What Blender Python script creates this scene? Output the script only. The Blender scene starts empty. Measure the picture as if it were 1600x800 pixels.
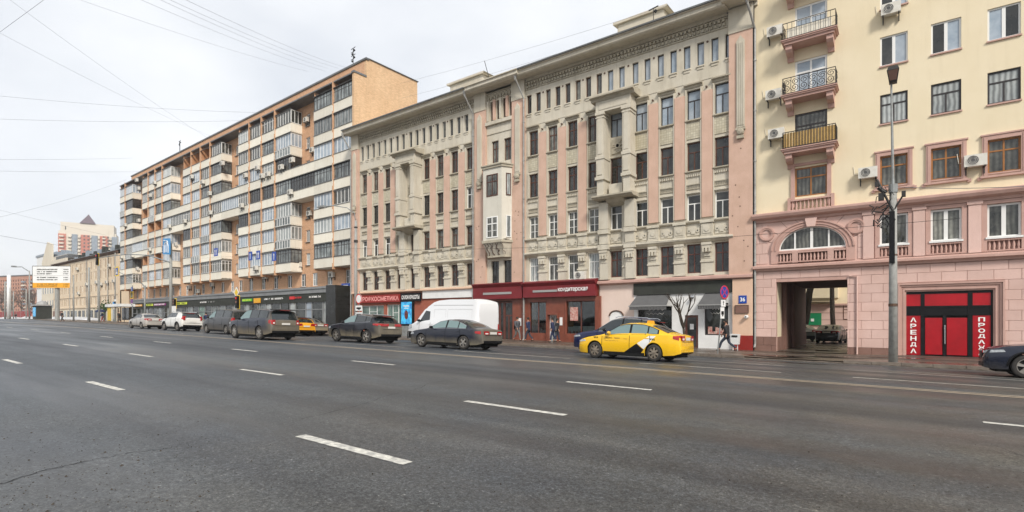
import bpy, bmesh, math, random
from mathutils import Vector, Matrix
from math import radians as R, sin, cos, pi, sqrt
random.seed(7)
sc = bpy.context.scene
col = sc.collection
# ---------------------------------------------------------------- camera
F, HX, HY, VPX, CAMZ = 822.0, 800.0, 500.0, -310.0, 1.55
TH = math.atan2(F, HX - VPX)
cd = bpy.data.cameras.new('camera'); cam = bpy.data.objects.new('camera', cd); col.objects.link(cam)
cam.location = (0, 0, CAMZ)
cam.rotation_euler = (R(90), 0, TH)
cd.sensor_width = 36; cd.lens = 36 * F / 1600; cd.shift_y = (HY - 400) / 1600
cd.clip_end = 5000; cd.clip_start = .05
sc.camera = cam
# ---------------------------------------------------------------- light
sc.view_settings.view_transform = 'Standard'; sc.view_settings.look = 'None'
sc.view_settings.gamma = 1; sc.view_settings.exposure = 1.22
W = bpy.data.worlds.new('World'); sc.world = W; W.use_nodes = True
nt = W.node_tree; nt.nodes.clear()
SUN = Vector((.62, -.50, .62)).normalized()
def wn(t, **k):
    n = nt.nodes.new(t)
    for a, b in k.items(): setattr(n, a, b)
    return n
sky = wn('ShaderNodeTexSky', sky_type='NISHITA', sun_disc=False)
sky.sun_elevation = math.asin(SUN.z); sky.sun_rotation = math.atan2(SUN.x, SUN.y)
m1 = wn('ShaderNodeVectorMath', operation='SCALE'); m1.inputs['Scale'].default_value = .9
nt.links.new(sky.outputs[0], m1.inputs[0])
tc = wn('ShaderNodeTexCoord'); mp = wn('ShaderNodeMapping'); mp.inputs['Scale'].default_value = (1, 1, 2.2)
nz = wn('ShaderNodeTexNoise'); nz.inputs['Scale'].default_value = 2.3; nz.inputs['Detail'].default_value = 5; nz.inputs['Roughness'].default_value = .5
nt.links.new(tc.outputs['Generated'], mp.inputs[0]); nt.links.new(mp.outputs[0], nz.inputs['Vector'])
cr = wn('ShaderNodeValToRGB')
cr.color_ramp.elements[0].position = .33; cr.color_ramp.elements[0].color = (3.6, 3.75, 3.98, 1)
cr.color_ramp.elements[1].position = .66; cr.color_ramp.elements[1].color = (4.8, 4.85, 4.9, 1)
nt.links.new(nz.outputs[0], cr.inputs[0])
mx = wn('ShaderNodeMix', data_type='RGBA'); mx.inputs[0].default_value = .93
nt.links.new(m1.outputs[0], mx.inputs[6]); nt.links.new(cr.outputs[0], mx.inputs[7])
bg = wn('ShaderNodeBackground'); bg.inputs['Strength'].default_value = .1
wo = wn('ShaderNodeOutputWorld')
nt.links.new(mx.outputs[2], bg.inputs[0]); nt.links.new(bg.outputs[0], wo.inputs[0])
sd = bpy.data.lights.new('sun', 'SUN'); sd.energy = 1.5; sd.angle = R(12); sd.color = (1, .94, .86)
so = bpy.data.objects.new('sun', sd); col.objects.link(so); so.rotation_euler = SUN.to_track_quat('Z', 'Y').to_euler()
so.location = (20, -20, 40)
# ---------------------------------------------------------------- pixel -> place
S_, C_ = sin(TH), cos(TH)
def ray(px, py):
    d = px - HX
    return Vector((-S_ * F + C_ * d, C_ * F + S_ * d, HY - py))
def at(px, py, Y):
    r = ray(px, py); t = Y / r.y
    return Vector((r.x * t, Y, CAMZ + r.z * t))
PR = [(-400, 0), (14.3, 0), (18.8, -.10), (26.5, -.36), (34, -.38), (3000, -.38)]
def interp(P, x):
    if x <= P[0][0]: return P[0][1]
    for (a, b), (c, d) in zip(P, P[1:]):
        if x <= c: return b + (d - b) * (x - a) / (c - a)
    return P[-1][1]
def G(X, Y):
    X = max(-140, min(60, X))
    s = -.0145 * X
    if Y > 24 and X > -7:
        k = min(1, (Y - 24) / 6); s = s * (1 - k) + .10 * k
    return s + interp(PR, Y)
def SW(X, Y):                       # top of the pavement
    return G(X, Y) + .12 * max(0, min(1, (34 - Y) / 7.5 + .15)) if Y < 34 else G(X, Y) + .01
def gp(px, py):
    r = ray(px, py); t = .001
    while t < 3 and CAMZ + r.z * t > G(r.x * t, r.y * t): t *= 1.002
    return Vector((r.x * t, r.y * t, G(r.x * t, r.y * t)))
# ---------------------------------------------------------------- materials
def mk(name, c, c2=None, rough=.8, ns=1.5, bump=0., bs=40, spec=.4, metal=0, streak=0., streakc=(.06, .05, .04), rnd=0., emit=None, coat=0, detail=5, zdirt=None, obj=False):
    m = bpy.data.materials.new(name); m.use_nodes = True; t = m.node_tree; N = t.nodes; Lk = t.links
    b = N['Principled BSDF']; b.inputs['Roughness'].default_value = rough; b.inputs['Metallic'].default_value = metal
    b.inputs['Specular IOR Level'].default_value = spec; b.inputs['Coat Weight'].default_value = coat
    b.inputs['Base Color'].default_value = (*c, 1)
    if emit:
        b.inputs['Emission Color'].default_value = (*c, 1); b.inputs['Emission Strength'].default_value = emit
    if obj:
        g_ = N.new('ShaderNodeTexCoord'); pos = g_.outputs['Object']
    else:
        g_ = N.new('ShaderNodeNewGeometry'); pos = g_.outputs['Position']
    cur = None
    if c2 is not None:
        n = N.new('ShaderNodeTexNoise'); n.inputs['Scale'].default_value = ns; n.inputs['Detail'].default_value = detail; n.inputs['Roughness'].default_value = .62
        Lk.new(pos, n.inputs['Vector'])
        r = N.new('ShaderNodeValToRGB'); r.color_ramp.elements[0].position = .34; r.color_ramp.elements[1].position = .68
        r.color_ramp.elements[0].color = (*c, 1); r.color_ramp.elements[1].color = (*c2, 1)
        Lk.new(n.outputs[0], r.inputs[0]); cur = r.outputs[0]
    def mixc(fac, a, bcol, mode='MIX'):
        x = N.new('ShaderNodeMix'); x.data_type = 'RGBA'; x.blend_type = mode
        if isinstance(fac, float): x.inputs[0].default_value = fac
        else: Lk.new(fac, x.inputs[0])
        if a is None: x.inputs[6].default_value = (*c, 1)
        else: Lk.new(a, x.inputs[6])
        if isinstance(bcol, tuple): x.inputs[7].default_value = (*bcol, 1)
        else: Lk.new(bcol, x.inputs[7])
        return x.outputs[2]
    def mathn(op, a, b_=None, cl=False):
        x = N.new('ShaderNodeMath'); x.operation = op; x.use_clamp = cl
        for i, v in ((0, a), (1, b_)):
            if v is None: continue
            if isinstance(v, (int, float)): x.inputs[i].default_value = v
            else: Lk.new(v, x.inputs[i])
        return x.outputs[0]
    if streak:
        mp_ = N.new('ShaderNodeMapping'); mp_.inputs['Scale'].default_value = (3.2, 3.2, .35); Lk.new(pos, mp_.inputs[0])
        n = N.new('ShaderNodeTexNoise'); n.inputs['Scale'].default_value = 1; n.inputs['Detail'].default_value = 8; n.inputs['Roughness'].default_value = .7; Lk.new(mp_.outputs[0], n.inputs['Vector'])
        f = mathn('MULTIPLY', mathn('SUBTRACT', n.outputs[0], .5, True), streak * 5, True)
        cur = mixc(f, cur, streakc)
    if rnd:
        oi = N.new('ShaderNodeObjectInfo'); h = N.new('ShaderNodeHueSaturation')
        Lk.new(mathn('ADD', mathn('MULTIPLY', oi.outputs['Random'], rnd * 2), 1 - rnd), h.inputs['Value'])
        if cur is None: h.inputs['Color'].default_value = (*c, 1)
        else: Lk.new(cur, h.inputs['Color'])
        cur = h.outputs[0]
    if zdirt:                        # mud thrown up from the road: (height, colour, strength)
        zh, dc, st = zdirt
        sx = N.new('ShaderNodeSeparateXYZ'); Lk.new(pos, sx.inputs[0])
        n = N.new('ShaderNodeTexNoise'); n.inputs['Scale'].default_value = 3.5; n.inputs['Detail'].default_value = 7; n.inputs['Roughness'].default_value = .7
        mp_ = N.new('ShaderNodeMapping'); mp_.inputs['Scale'].default_value = (1, 1, .6); Lk.new(pos, mp_.inputs[0]); Lk.new(mp_.outputs[0], n.inputs['Vector'])
        zz = mathn('POWER', mathn('SUBTRACT', 1., mathn('DIVIDE', sx.outputs[2], zh), True), 1.3)
        xx = mathn('MULTIPLY', mathn('SUBTRACT', sx.outputs[0], 1.9, True), 1.6, True)   # the tail is dirtier
        f = mathn('MULTIPLY', mathn('ADD', mathn('SUBTRACT', mathn('MULTIPLY', zz, 2.2), .42), mathn('MULTIPLY', mathn('SUBTRACT', n.outputs[0], .5), 1.1)), st, True)
        f = mathn('MAXIMUM', f, mathn('MULTIPLY', mathn('MULTIPLY', xx, mathn('ADD', n.outputs[0], .2)), st * mathclamp(zh), True))
        cur = mixc(f, cur, dc)
        rr = mathn('ADD', mathn('MULTIPLY', f, .55), rough, True); Lk.new(rr, b.inputs['Roughness'])
    if cur is not None:
        Lk.new(cur, b.inputs['Base Color'])
        if emit: Lk.new(cur, b.inputs['Emission Color'])
    if bump:
        n = N.new('ShaderNodeTexNoise'); n.inputs['Scale'].default_value = bs; n.inputs['Detail'].default_value = 4; Lk.new(pos, n.inputs['Vector'])
        bp = N.new('ShaderNodeBump'); bp.inputs['Strength'].default_value = bump; bp.inputs['Distance'].default_value = .02
        Lk.new(n.outputs[0], bp.inputs['Height']); Lk.new(bp.outputs[0], b.inputs['Normal'])
    return m
def mathclamp(z): return 1.0 if z > .8 else .55
def brickmat(name, c1, c2, mortar, bw=.26, bh=.078, ms=.012, axis='XZ', rough=.85, rot=0, off=.5, streak=.12):
    m = mk(name, c1, c2, rough=rough, ns=.6, bump=0, streak=streak)
    t = m.node_tree; N = t.nodes; Lk = t.links; b = N['Principled BSDF']
    src = b.inputs['Base Color'].links[0].from_socket
    g_ = N.new('ShaderNodeNewGeometry'); sx = N.new('ShaderNodeSeparateXYZ'); Lk.new(g_.outputs['Position'], sx.inputs[0])
    cb = N.new('ShaderNodeCombineXYZ'); Lk.new(sx.outputs[0 if axis == 'XZ' else 1], cb.inputs[0]); Lk.new(sx.outputs[2], cb.inputs[1])
    br = N.new('ShaderNodeTexBrick'); Lk.new(cb.outputs[0], br.inputs['Vector'])
    br.inputs['Scale'].default_value = 1; br.inputs['Brick Width'].default_value = bw; br.inputs['Row Height'].default_value = bh; br.inputs['Mortar Size'].default_value = ms; br.offset = off
    br.inputs['Color1'].default_value = (1, 1, 1, 1); br.inputs['Color2'].default_value = (.78, .76, .74, 1); br.inputs['Mortar'].default_value = (*mortar, 1)
    x = N.new('ShaderNodeMix'); x.data_type = 'RGBA'; x.blend_type = 'MULTIPLY'; x.inputs[0].default_value = 1
    Lk.new(src, x.inputs[6]); Lk.new(br.outputs[0], x.inputs[7]); Lk.new(x.outputs[2], b.inputs['Base Color'])
    return m
M = {}
M['stone'] = mk('pale_stone', (.605, .56, .465), (.51, .465, .37), ns=.6, bump=.4, bs=14, streak=.34, streakc=(.27, .235, .175))
M['stone_dk'] = mk('grimy_stone', (.48, .435, .34), (.36, .325, .25), ns=1.2, bump=.4, bs=12, streak=.3, streakc=(.14, .12, .09))
M['stonewhite'] = mk('white_render', (.64, .61, .53), (.57, .54, .46), ns=.7, streak=.16, streakc=(.3, .28, .22))
M['pinkpil'] = mk('pink_granite_render', (.62, .425, .33), (.54, .36, .27), ns=1.1, bump=.3, bs=25, streak=.2, streakc=(.33, .20, .15))
M['tile'] = brickmat('pale_wall_tiles', (.60, .56, .44), (.52, .47, .34), (.62, .6, .55), bw=.16, bh=.16, ms=.012, off=0, rough=.45)
M['yellow'] = mk('cream_stucco', (.78, .68, .49), (.73, .625, .43), ns=.35, bump=.25, bs=30, streak=.12, streakc=(.45, .36, .22))
M['pinkst'] = mk('pink_stone', (.67, .47, .41), (.60, .41, .35), ns=.8, bump=.6, bs=22, rnd=.06, streak=.09, streakc=(.35, .23, .18))
M['pinktrim'] = mk('pink_trim', (.54, .35, .295), (.48, .30, .25), ns=1.5, bump=.2, bs=30, streak=.15, streakc=(.22, .14, .11))
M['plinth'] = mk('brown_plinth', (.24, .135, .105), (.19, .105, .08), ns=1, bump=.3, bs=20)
M['brick'] = brickmat('orange_brick', (.68, .42, .26), (.60, .36, .215), (.88, .84, .8))
M['brickend'] = brickmat('orange_brick_end_wall_lit_tone', (.76, .53, .33), (.69, .465, .28), (.82, .78, .7), axis='YZ', bw=.26, bh=.078)  # paler copy of the brick: the end wall's stronger light painted in
M['loggia'] = mk('brown_brick_loggia', (.52, .27, .14), (.44, .22, .11), ns=3)
M['parapet'] = mk('cream_balcony_panel', (.80, .765, .66), (.74, .69, .58), ns=.6, rnd=.11, streak=.2, streakc=(.42, .37, .28))
M['ledge'] = mk('grey_tin_ledge', (.20, .21, .21), (.14, .14, .14), rough=.5, ns=2, metal=.3)
M['whitef'] = mk('white_frame', (.78, .78, .75), rough=.4)
M['brownf'] = mk('brown_frame', (.11, .045, .025), (.08, .03, .02), rough=.5)
M['blackf'] = mk('dark_frame', (.035, .03, .03), rough=.4)
M['greyf'] = mk('grey_frame', (.32, .32, .31), rough=.5)
M['orangef'] = mk('varnished_wood_frame', (.36, .15, .035), (.28, .11, .03), rough=.45, ns=6)
def glassmat(name, base, curtain=None, r=.04, sp=.6, wscale=9, rnd=.35):
    m = mk(name, base, curtain, rough=r, ns=1.1, spec=sp, rnd=rnd)
    t = m.node_tree; N = t.nodes; b = N['Principled BSDF']; b.inputs['IOR'].default_value = 1.5
    if curtain and wscale:
        src = b.inputs['Base Color'].links[0].from_socket
        w = N.new('ShaderNodeTexWave'); w.bands_direction = 'X'; w.inputs['Scale'].default_value = wscale / 6; w.inputs['Distortion'].default_value = 2.5; w.inputs['Detail'].default_value = 2
        g_ = N.new('ShaderNodeNewGeometry'); t.links.new(g_.outputs['Position'], w.inputs[0])
        rp = N.new('ShaderNodeMapRange'); rp.inputs[3].default_value = .45; rp.inputs[4].default_value = 1.1; t.links.new(w.outputs['Fac'], rp.inputs[0])
        h = N.new('ShaderNodeHueSaturation'); t.links.new(src, h.inputs['Color']); t.links.new(rp.outputs[0], h.inputs['Value']); t.links.new(h.outputs[0], b.inputs['Base Color'])
    # slightly wavy panes, as old glazing is
    n = N.new('ShaderNodeTexNoise'); n.inputs['Scale'].default_value = .8
    g2 = N.new('ShaderNodeNewGeometry'); t.links.new(g2.outputs['Position'], n.inputs['Vector'])
    bp = N.new('ShaderNodeBump'); bp.inputs['Strength'].default_value = .12; bp.inputs['Distance'].default_value = .1
    t.links.new(n.outputs[0], bp.inputs['Height']); t.links.new(bp.outputs[0], b.inputs['Normal'])
    return m
M['g_dark'] = glassmat('dark_glass', (.012, .014, .014), (.055, .055, .05), wscale=0)
M['g_mid'] = glassmat('glass_with_net_curtain', (.03, .033, .03), (.22, .22, .19))
M['g_pale'] = glassmat('glass_with_white_blind', (.30, .33, .33), (.46, .48, .46))
M['g_blue'] = glassmat('glass_painted_sky_reflection', (.24, .30, .36), (.42, .47, .52), rnd=.15, wscale=0)  # sky reflection painted into the pane colour
M['g_shop'] = glassmat('shop_glass', (.010, .013, .013), (.05, .055, .05), wscale=0)
M['g_green'] = glassmat('greenish_shop_glass', (.05, .10, .08), (.26, .34, .30), wscale=0)
M['g_refl'] = glassmat('balcony_glass_painted_pale_reflection', (.12, .14, .14), (.34, .37, .36), wscale=4)  # pale reflection is put into the base colour
M['g_car'] = glassmat('car_glass', (.012, .018, .02), None, r=.03, sp=1, rnd=0)
M['g_carlight'] = glassmat('car_glass_painted_light_behind', (.15, .225, .225), None, r=.03, sp=.8, rnd=0)  # opaque pane; the light seen through it is painted as pale teal
M['zinc'] = mk('roof_tin', (.16, .165, .165), (.11, .11, .11), rough=.5, ns=1, metal=.4)
M['pipe'] = mk('grey_downpipe', (.40, .40, .38), (.25, .24, .22), rough=.5, ns=3, metal=.2)
M['black'] = mk('black_stuff', (.010, .010, .010), rough=.7, spec=.15)
M['foliage'] = mk('evergreen_leaves', (.05, .11, .03), (.03, .07, .02), ns=6)
M['blackgloss'] = mk('black_plastic', (.009, .009, .010), rough=.45, spec=.2)
M['rubber'] = mk('tyre_rubber', (.025, .024, .023), (.05, .045, .04), rough=.8, ns=5)
M['rim'] = mk('alloy_rim', (.42, .40, .37), (.25, .22, .18), rough=.35, metal=.6, ns=6)
M['rimdirty'] = mk('dirty_steel_rim', (.28, .24, .19), (.16, .13, .10), rough=.6, metal=.3, ns=8)
M['chrome'] = mk('chrome', (.7, .7, .7), rough=.15, metal=1)
M['tail'] = mk('red_lamp', (.42, .012, .012), (.30, .01, .01), rough=.15, ns=10, coat=.5)
M['tailwhite'] = mk('clear_lamp', (.75, .70, .66), rough=.15, coat=.5)
M['head'] = mk('headlamp_glass', (.55, .58, .60), (.25, .27, .28), rough=.1, ns=14, coat=1)
M['amber'] = mk('amber_lamp', (.75, .25, .02), rough=.3)
M['plate'] = mk('number_plate', (.65, .63, .58), rough=.5)
M['granite'] = mk('red_granite', (.24, .075, .045), (.17, .05, .03), rough=.35, ns=2.5, bump=.05)
M['maroon'] = mk('maroon_board', (.20, .018, .022), (.155, .014, .018), rough=.45, ns=1)
M['signred'] = mk('sign_red', (.30, .022, .016), (.25, .02, .015), rough=.5, ns=2)
M['vinylred'] = mk('red_vinyl', (.42, .006, .014), (.31, .005, .01), rough=.32, ns=1.3, bump=.08, bs=5)
M['redbrickpaint'] = mk('brick_red_render', (.36, .115, .07), (.30, .09, .055), ns=1.2, bump=.2)
M['white'] = mk('white_paint', (.80, .80, .78), (.72, .72, .70), ns=2, rough=.55)
M['letter'] = mk('white_letters', (.88, .87, .84), rough=.4)
M['pinkwhite'] = mk('pale_pink_render', (.74, .60, .52), (.69, .55, .47), ns=.8, streak=.08, streakc=(.45, .33, .28))
M['peach'] = mk('peach_render', (.72, .50, .36), (.66, .45, .32), ns=.8, streak=.1, streakc=(.45, .30, .22))
M['signpinkish'] = mk('sign_pink_letters', (.85, .36, .33), rough=.4)
M['slate'] = mk('dark_grey_fascia', (.05, .054, .046), (.036, .038, .033), ns=2, rough=.75, spec=.2)
M['awning'] = mk('grey_awning_cloth', (.12, .12, .12), (.10, .10, .10), ns=3, rough=.9)
M['doorbrown'] = mk('brown_door', (.13, .045, .03), (.10, .035, .025), rough=.5, ns=3)
M['blackstone'] = brickmat('black_polished_tiles', (.03, .032, .03), (.018, .018, .018), (.5, .5, .5), bw=.5, bh=.4, ms=.01, rough=.25, streak=0)
M['shopgrey'] = mk('grey_metal_fascia', (.24, .25, .25), (.18, .185, .19), rough=.5, ns=1)
M['concrete'] = mk('concrete_pole', (.36, .36, .34), (.26, .26, .24), ns=5, bump=.2, bs=30, streak=.15)
M['polegrey'] = mk('grey_painted_steel', (.30, .32, .32), (.20, .20, .19), rough=.5, ns=4, metal=.2)
M['blue'] = mk('sign_blue', (.012, .06, .34), rough=.4)
M['bluelt'] = mk('sign_light_blue', (.03, .25, .55), rough=.4)
M['yel'] = mk('sign_yellow', (.75, .50, .02), rough=.4)
M['fluo'] = mk('fluorescent_sign_yellow', (.65, .75, .05), rough=.4)
M['sgreen'] = mk('sign_green', (.10, .42, .04), rough=.4)
M['spurple'] = mk('sign_purple', (.25, .02, .18), rough=.4)
M['sorange'] = mk('sign_orange', (.78, .36, .02), rough=.4)
M['sred'] = mk('sign_bright_red', (.62, .02, .02), rough=.4)
M['rust'] = mk('rusty_steel', (.14, .08, .05), (.05, .035, .03), ns=8, rough=.8)
M['iron'] = mk('wrought_iron', (.03, .028, .026), rough=.6)
M['goldbal'] = mk('ochre_balcony_slats', (.52, .33, .11), (.40, .25, .08), ns=4, rough=.6)
M['ac'] = mk('air_conditioner_casing', (.70, .68, .62), (.60, .57, .50), ns=5, rough=.5)
M['acgrille'] = mk('air_conditioner_grille', (.09, .09, .09), rough=.6)
M['wire'] = mk('cable_black', (.03, .03, .03), rough=.7)
M['wiregrey'] = mk('grey_cable', (.20, .20, .21), rough=.7)
M['twig'] = mk('far_twigs', (.15, .11, .085), (.10, .075, .06), ns=3, rough=.9)
M['puddle'] = mk('wet_patch', (.035, .027, .02), (.055, .042, .032), ns=3, rough=.08, spec=.6)
M['bark'] = mk('bark', (.075, .058, .042), (.035, .028, .022), ns=8, bump=.5, bs=30, rough=.9)
M['skin'] = mk('skin', (.50, .28, .19), rough=.6)
M['coat_black'] = mk('black_jacket', (.022, .022, .024), (.035, .035, .037), ns=8, rough=.85)
M['coat_navy'] = mk('navy_coat', (.02, .03, .075), (.03, .04, .09), ns=8, rough=.85)
M['coat_grey'] = mk('grey_jacket', (.07, .075, .085), (.10, .10, .11), ns=8, rough=.85)
M['coat_red'] = mk('red_jacket', (.28, .04, .03), rough=.85)
M['jeans'] = mk('dark_jeans', (.03, .04, .06), (.045, .055, .08), ns=9, rough=.9)
M['trousers'] = mk('grey_trousers', (.14, .14, .14), (.19, .19, .18), ns=9, rough=.9)
M['hair'] = mk('dark_hair', (.02, .014, .01), rough=.7)
M['snow'] = mk('dirty_snow', (.62, .64, .66), (.40, .40, .40), ns=2, bump=.5, bs=4, rough=.7)
M['green'] = mk('green_board', (.01, .20, .08), rough=.5)
M['poster'] = mk('blue_poster_print', (.02, .10, .30), (.06, .42, .62), ns=3.5, rough=.25, emit=.35)
M['posterface'] = mk('poster_figure_print', (.22, .05, .03), (.05, .02, .02), ns=7, rough=.3)
M['photoposter'] = mk('food_poster_print', (.62, .50, .42), (.42, .06, .05), ns=7, rough=.4)
M['tan'] = mk('tan_render', (.69, .57, .42), (.62, .50, .36), ns=.3, streak=.15, streakc=(.32, .24, .16))
M['cream2'] = mk('cream_gable_render', (.68, .62, .50), (.62, .55, .44), ns=.2)
M['farbrick'] = brickmat('far_orange_brick', (.52, .27, .18), (.46, .23, .15), (.9, .9, .9), bw=.5, bh=.15)
M['farred'] = mk('far_red_brick', (.52, .20, .14), (.46, .17, .12), ns=.2)
M['farcream'] = mk('far_cream_wall', (.66, .60, .50), rough=.9)
M['fargrey'] = mk('far_grey_glazing', (.28, .32, .36), (.20, .24, .28), ns=.3, rough=.4)
M['farroof'] = mk('far_pyramid_roof', (.12, .085, .10), rough=.7)
M['interior'] = mk('warm_brown_room', (.42, .20, .06), (.20, .09, .03), ns=2.5, rough=.8)  # mottled orange-brown for walls inside the shops
# asphalt
def asphalt(name, a, b_, r0, r1, grain=90):
    m = bpy.data.materials.new(name); m.use_nodes = True; t = m.node_tree; N = t.nodes; Lk = t.links; b = N['Principled BSDF']
    g_ = N.new('ShaderNodeNewGeometry'); P = g_.outputs['Position']
    def noise(scale, det=6, ro=.6, sc3=None):
        n = N.new('ShaderNodeTexNoise'); n.inputs['Scale'].default_value = scale; n.inputs['Detail'].default_value = det; n.inputs['Roughness'].default_value = ro
        if sc3:
            mp_ = N.new('ShaderNodeMapping'); mp_.inputs['Scale'].default_value = sc3; Lk.new(P, mp_.inputs[0]); Lk.new(mp_.outputs[0], n.inputs['Vector'])
        else: Lk.new(P, n.inputs['Vector'])
        return n.outputs[0]
    def ramp(s, p0, c0, p1, c1):
        r = N.new('ShaderNodeValToRGB'); r.color_ramp.elements[0].position = p0; r.color_ramp.elements[1].position = p1
        r.color_ramp.elements[0].color = (*c0, 1); r.color_ramp.elements[1].color = (*c1, 1); Lk.new(s, r.inputs[0]); return r.outputs[0]
    def mul(a_, c_):
        x = N.new('ShaderNodeMix'); x.data_type = 'RGBA'; x.blend_type = 'MULTIPLY'; x.inputs[0].default_value = 1; Lk.new(a_, x.inputs[6]); Lk.new(c_, x.inputs[7]); return x.outputs[2]
    big = ramp(noise(.18, 4, .55), .35, a, .65, b_)
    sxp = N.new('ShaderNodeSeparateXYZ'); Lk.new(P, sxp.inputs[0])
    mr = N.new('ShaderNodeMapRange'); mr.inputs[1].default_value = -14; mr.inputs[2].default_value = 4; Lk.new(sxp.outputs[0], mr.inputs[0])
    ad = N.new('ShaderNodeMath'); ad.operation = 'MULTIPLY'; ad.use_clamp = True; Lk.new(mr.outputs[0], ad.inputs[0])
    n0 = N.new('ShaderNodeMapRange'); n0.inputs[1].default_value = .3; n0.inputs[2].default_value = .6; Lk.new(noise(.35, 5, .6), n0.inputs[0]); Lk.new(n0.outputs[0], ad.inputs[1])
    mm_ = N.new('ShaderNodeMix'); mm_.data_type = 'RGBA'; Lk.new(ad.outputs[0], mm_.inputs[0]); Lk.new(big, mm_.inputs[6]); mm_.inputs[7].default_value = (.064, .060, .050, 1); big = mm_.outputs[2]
    band = ramp(noise(1, 4, .5, (.025, .8, 1)), .38, (.66, .66, .68), .60, (1.12, 1.12, 1.10))
    gr = ramp(noise(grain, 3, .85), .38, (.40, .40, .40), .62, (1.7, 1.7, 1.68))
    sp = ramp(noise(grain * .7, 1, .5), .68, (1, 1, 1), .74, (2.6, 2.5, 2.3))
    pit = ramp(noise(grain * .25, 3, .7), .28, (.35, .35, .35), .36, (1, 1, 1))
    gr2 = ramp(noise(grain * .4, 3, .8), .38, (.66, .66, .66), .62, (1.36, 1.36, 1.35)); gr3 = ramp(noise(grain * .05, 5, .7), .36, (.86, .86, .86), .66, (1.12, 1.12, 1.12))
    Lk.new(mul(mul(mul(mul(mul(mul(big, band), gr), sp), pit), gr2), gr3), b.inputs['Base Color'])
    rr = ramp(noise(1, 4, .5, (.05, .6, 1)), .35, (r0,) * 3, .65, (r1,) * 3); Lk.new(rr, b.inputs['Roughness'])
    b.inputs['Specular IOR Level'].default_value = .45
    bp = N.new('ShaderNodeBump'); bp.inputs['Strength'].default_value = .35; bp.inputs['Distance'].default_value = .008
    Lk.new(noise(grain, 3, .7), bp.inputs['Height']); Lk.new(bp.outputs[0], b.inputs['Normal'])
    return m
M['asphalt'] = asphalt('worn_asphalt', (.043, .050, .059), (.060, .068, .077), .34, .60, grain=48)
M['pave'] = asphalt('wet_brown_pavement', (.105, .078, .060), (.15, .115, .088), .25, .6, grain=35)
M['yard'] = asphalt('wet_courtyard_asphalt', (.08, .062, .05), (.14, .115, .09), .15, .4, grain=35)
M['kerb'] = mk('kerb_granite', (.22, .185, .15), (.14, .115, .095), ns=3, bump=.4, bs=30, rnd=.12)
M['paint'] = mk('road_paint', (.70, .68, .60), (.30, .295, .28), ns=11, rough=.6, bump=.3, bs=60, detail=8)
M['paintworn'] = mk('worn_road_paint', (.55, .52, .46), (.27, .25, .21), ns=6, rough=.6, bump=.3, bs=60, detail=9)
M['paintyel'] = mk('worn_cream_road_paint', (.50, .41, .30), (.30, .24, .17), ns=5, rough=.6, bump=.3, bs=60, detail=9)
M['crack'] = mk('tar_crack', (.026, .026, .026), rough=.8)
M['groundm'] = mk('far_ground', (.14, .125, .10), (.20, .18, .15), ns=.1)
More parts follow.
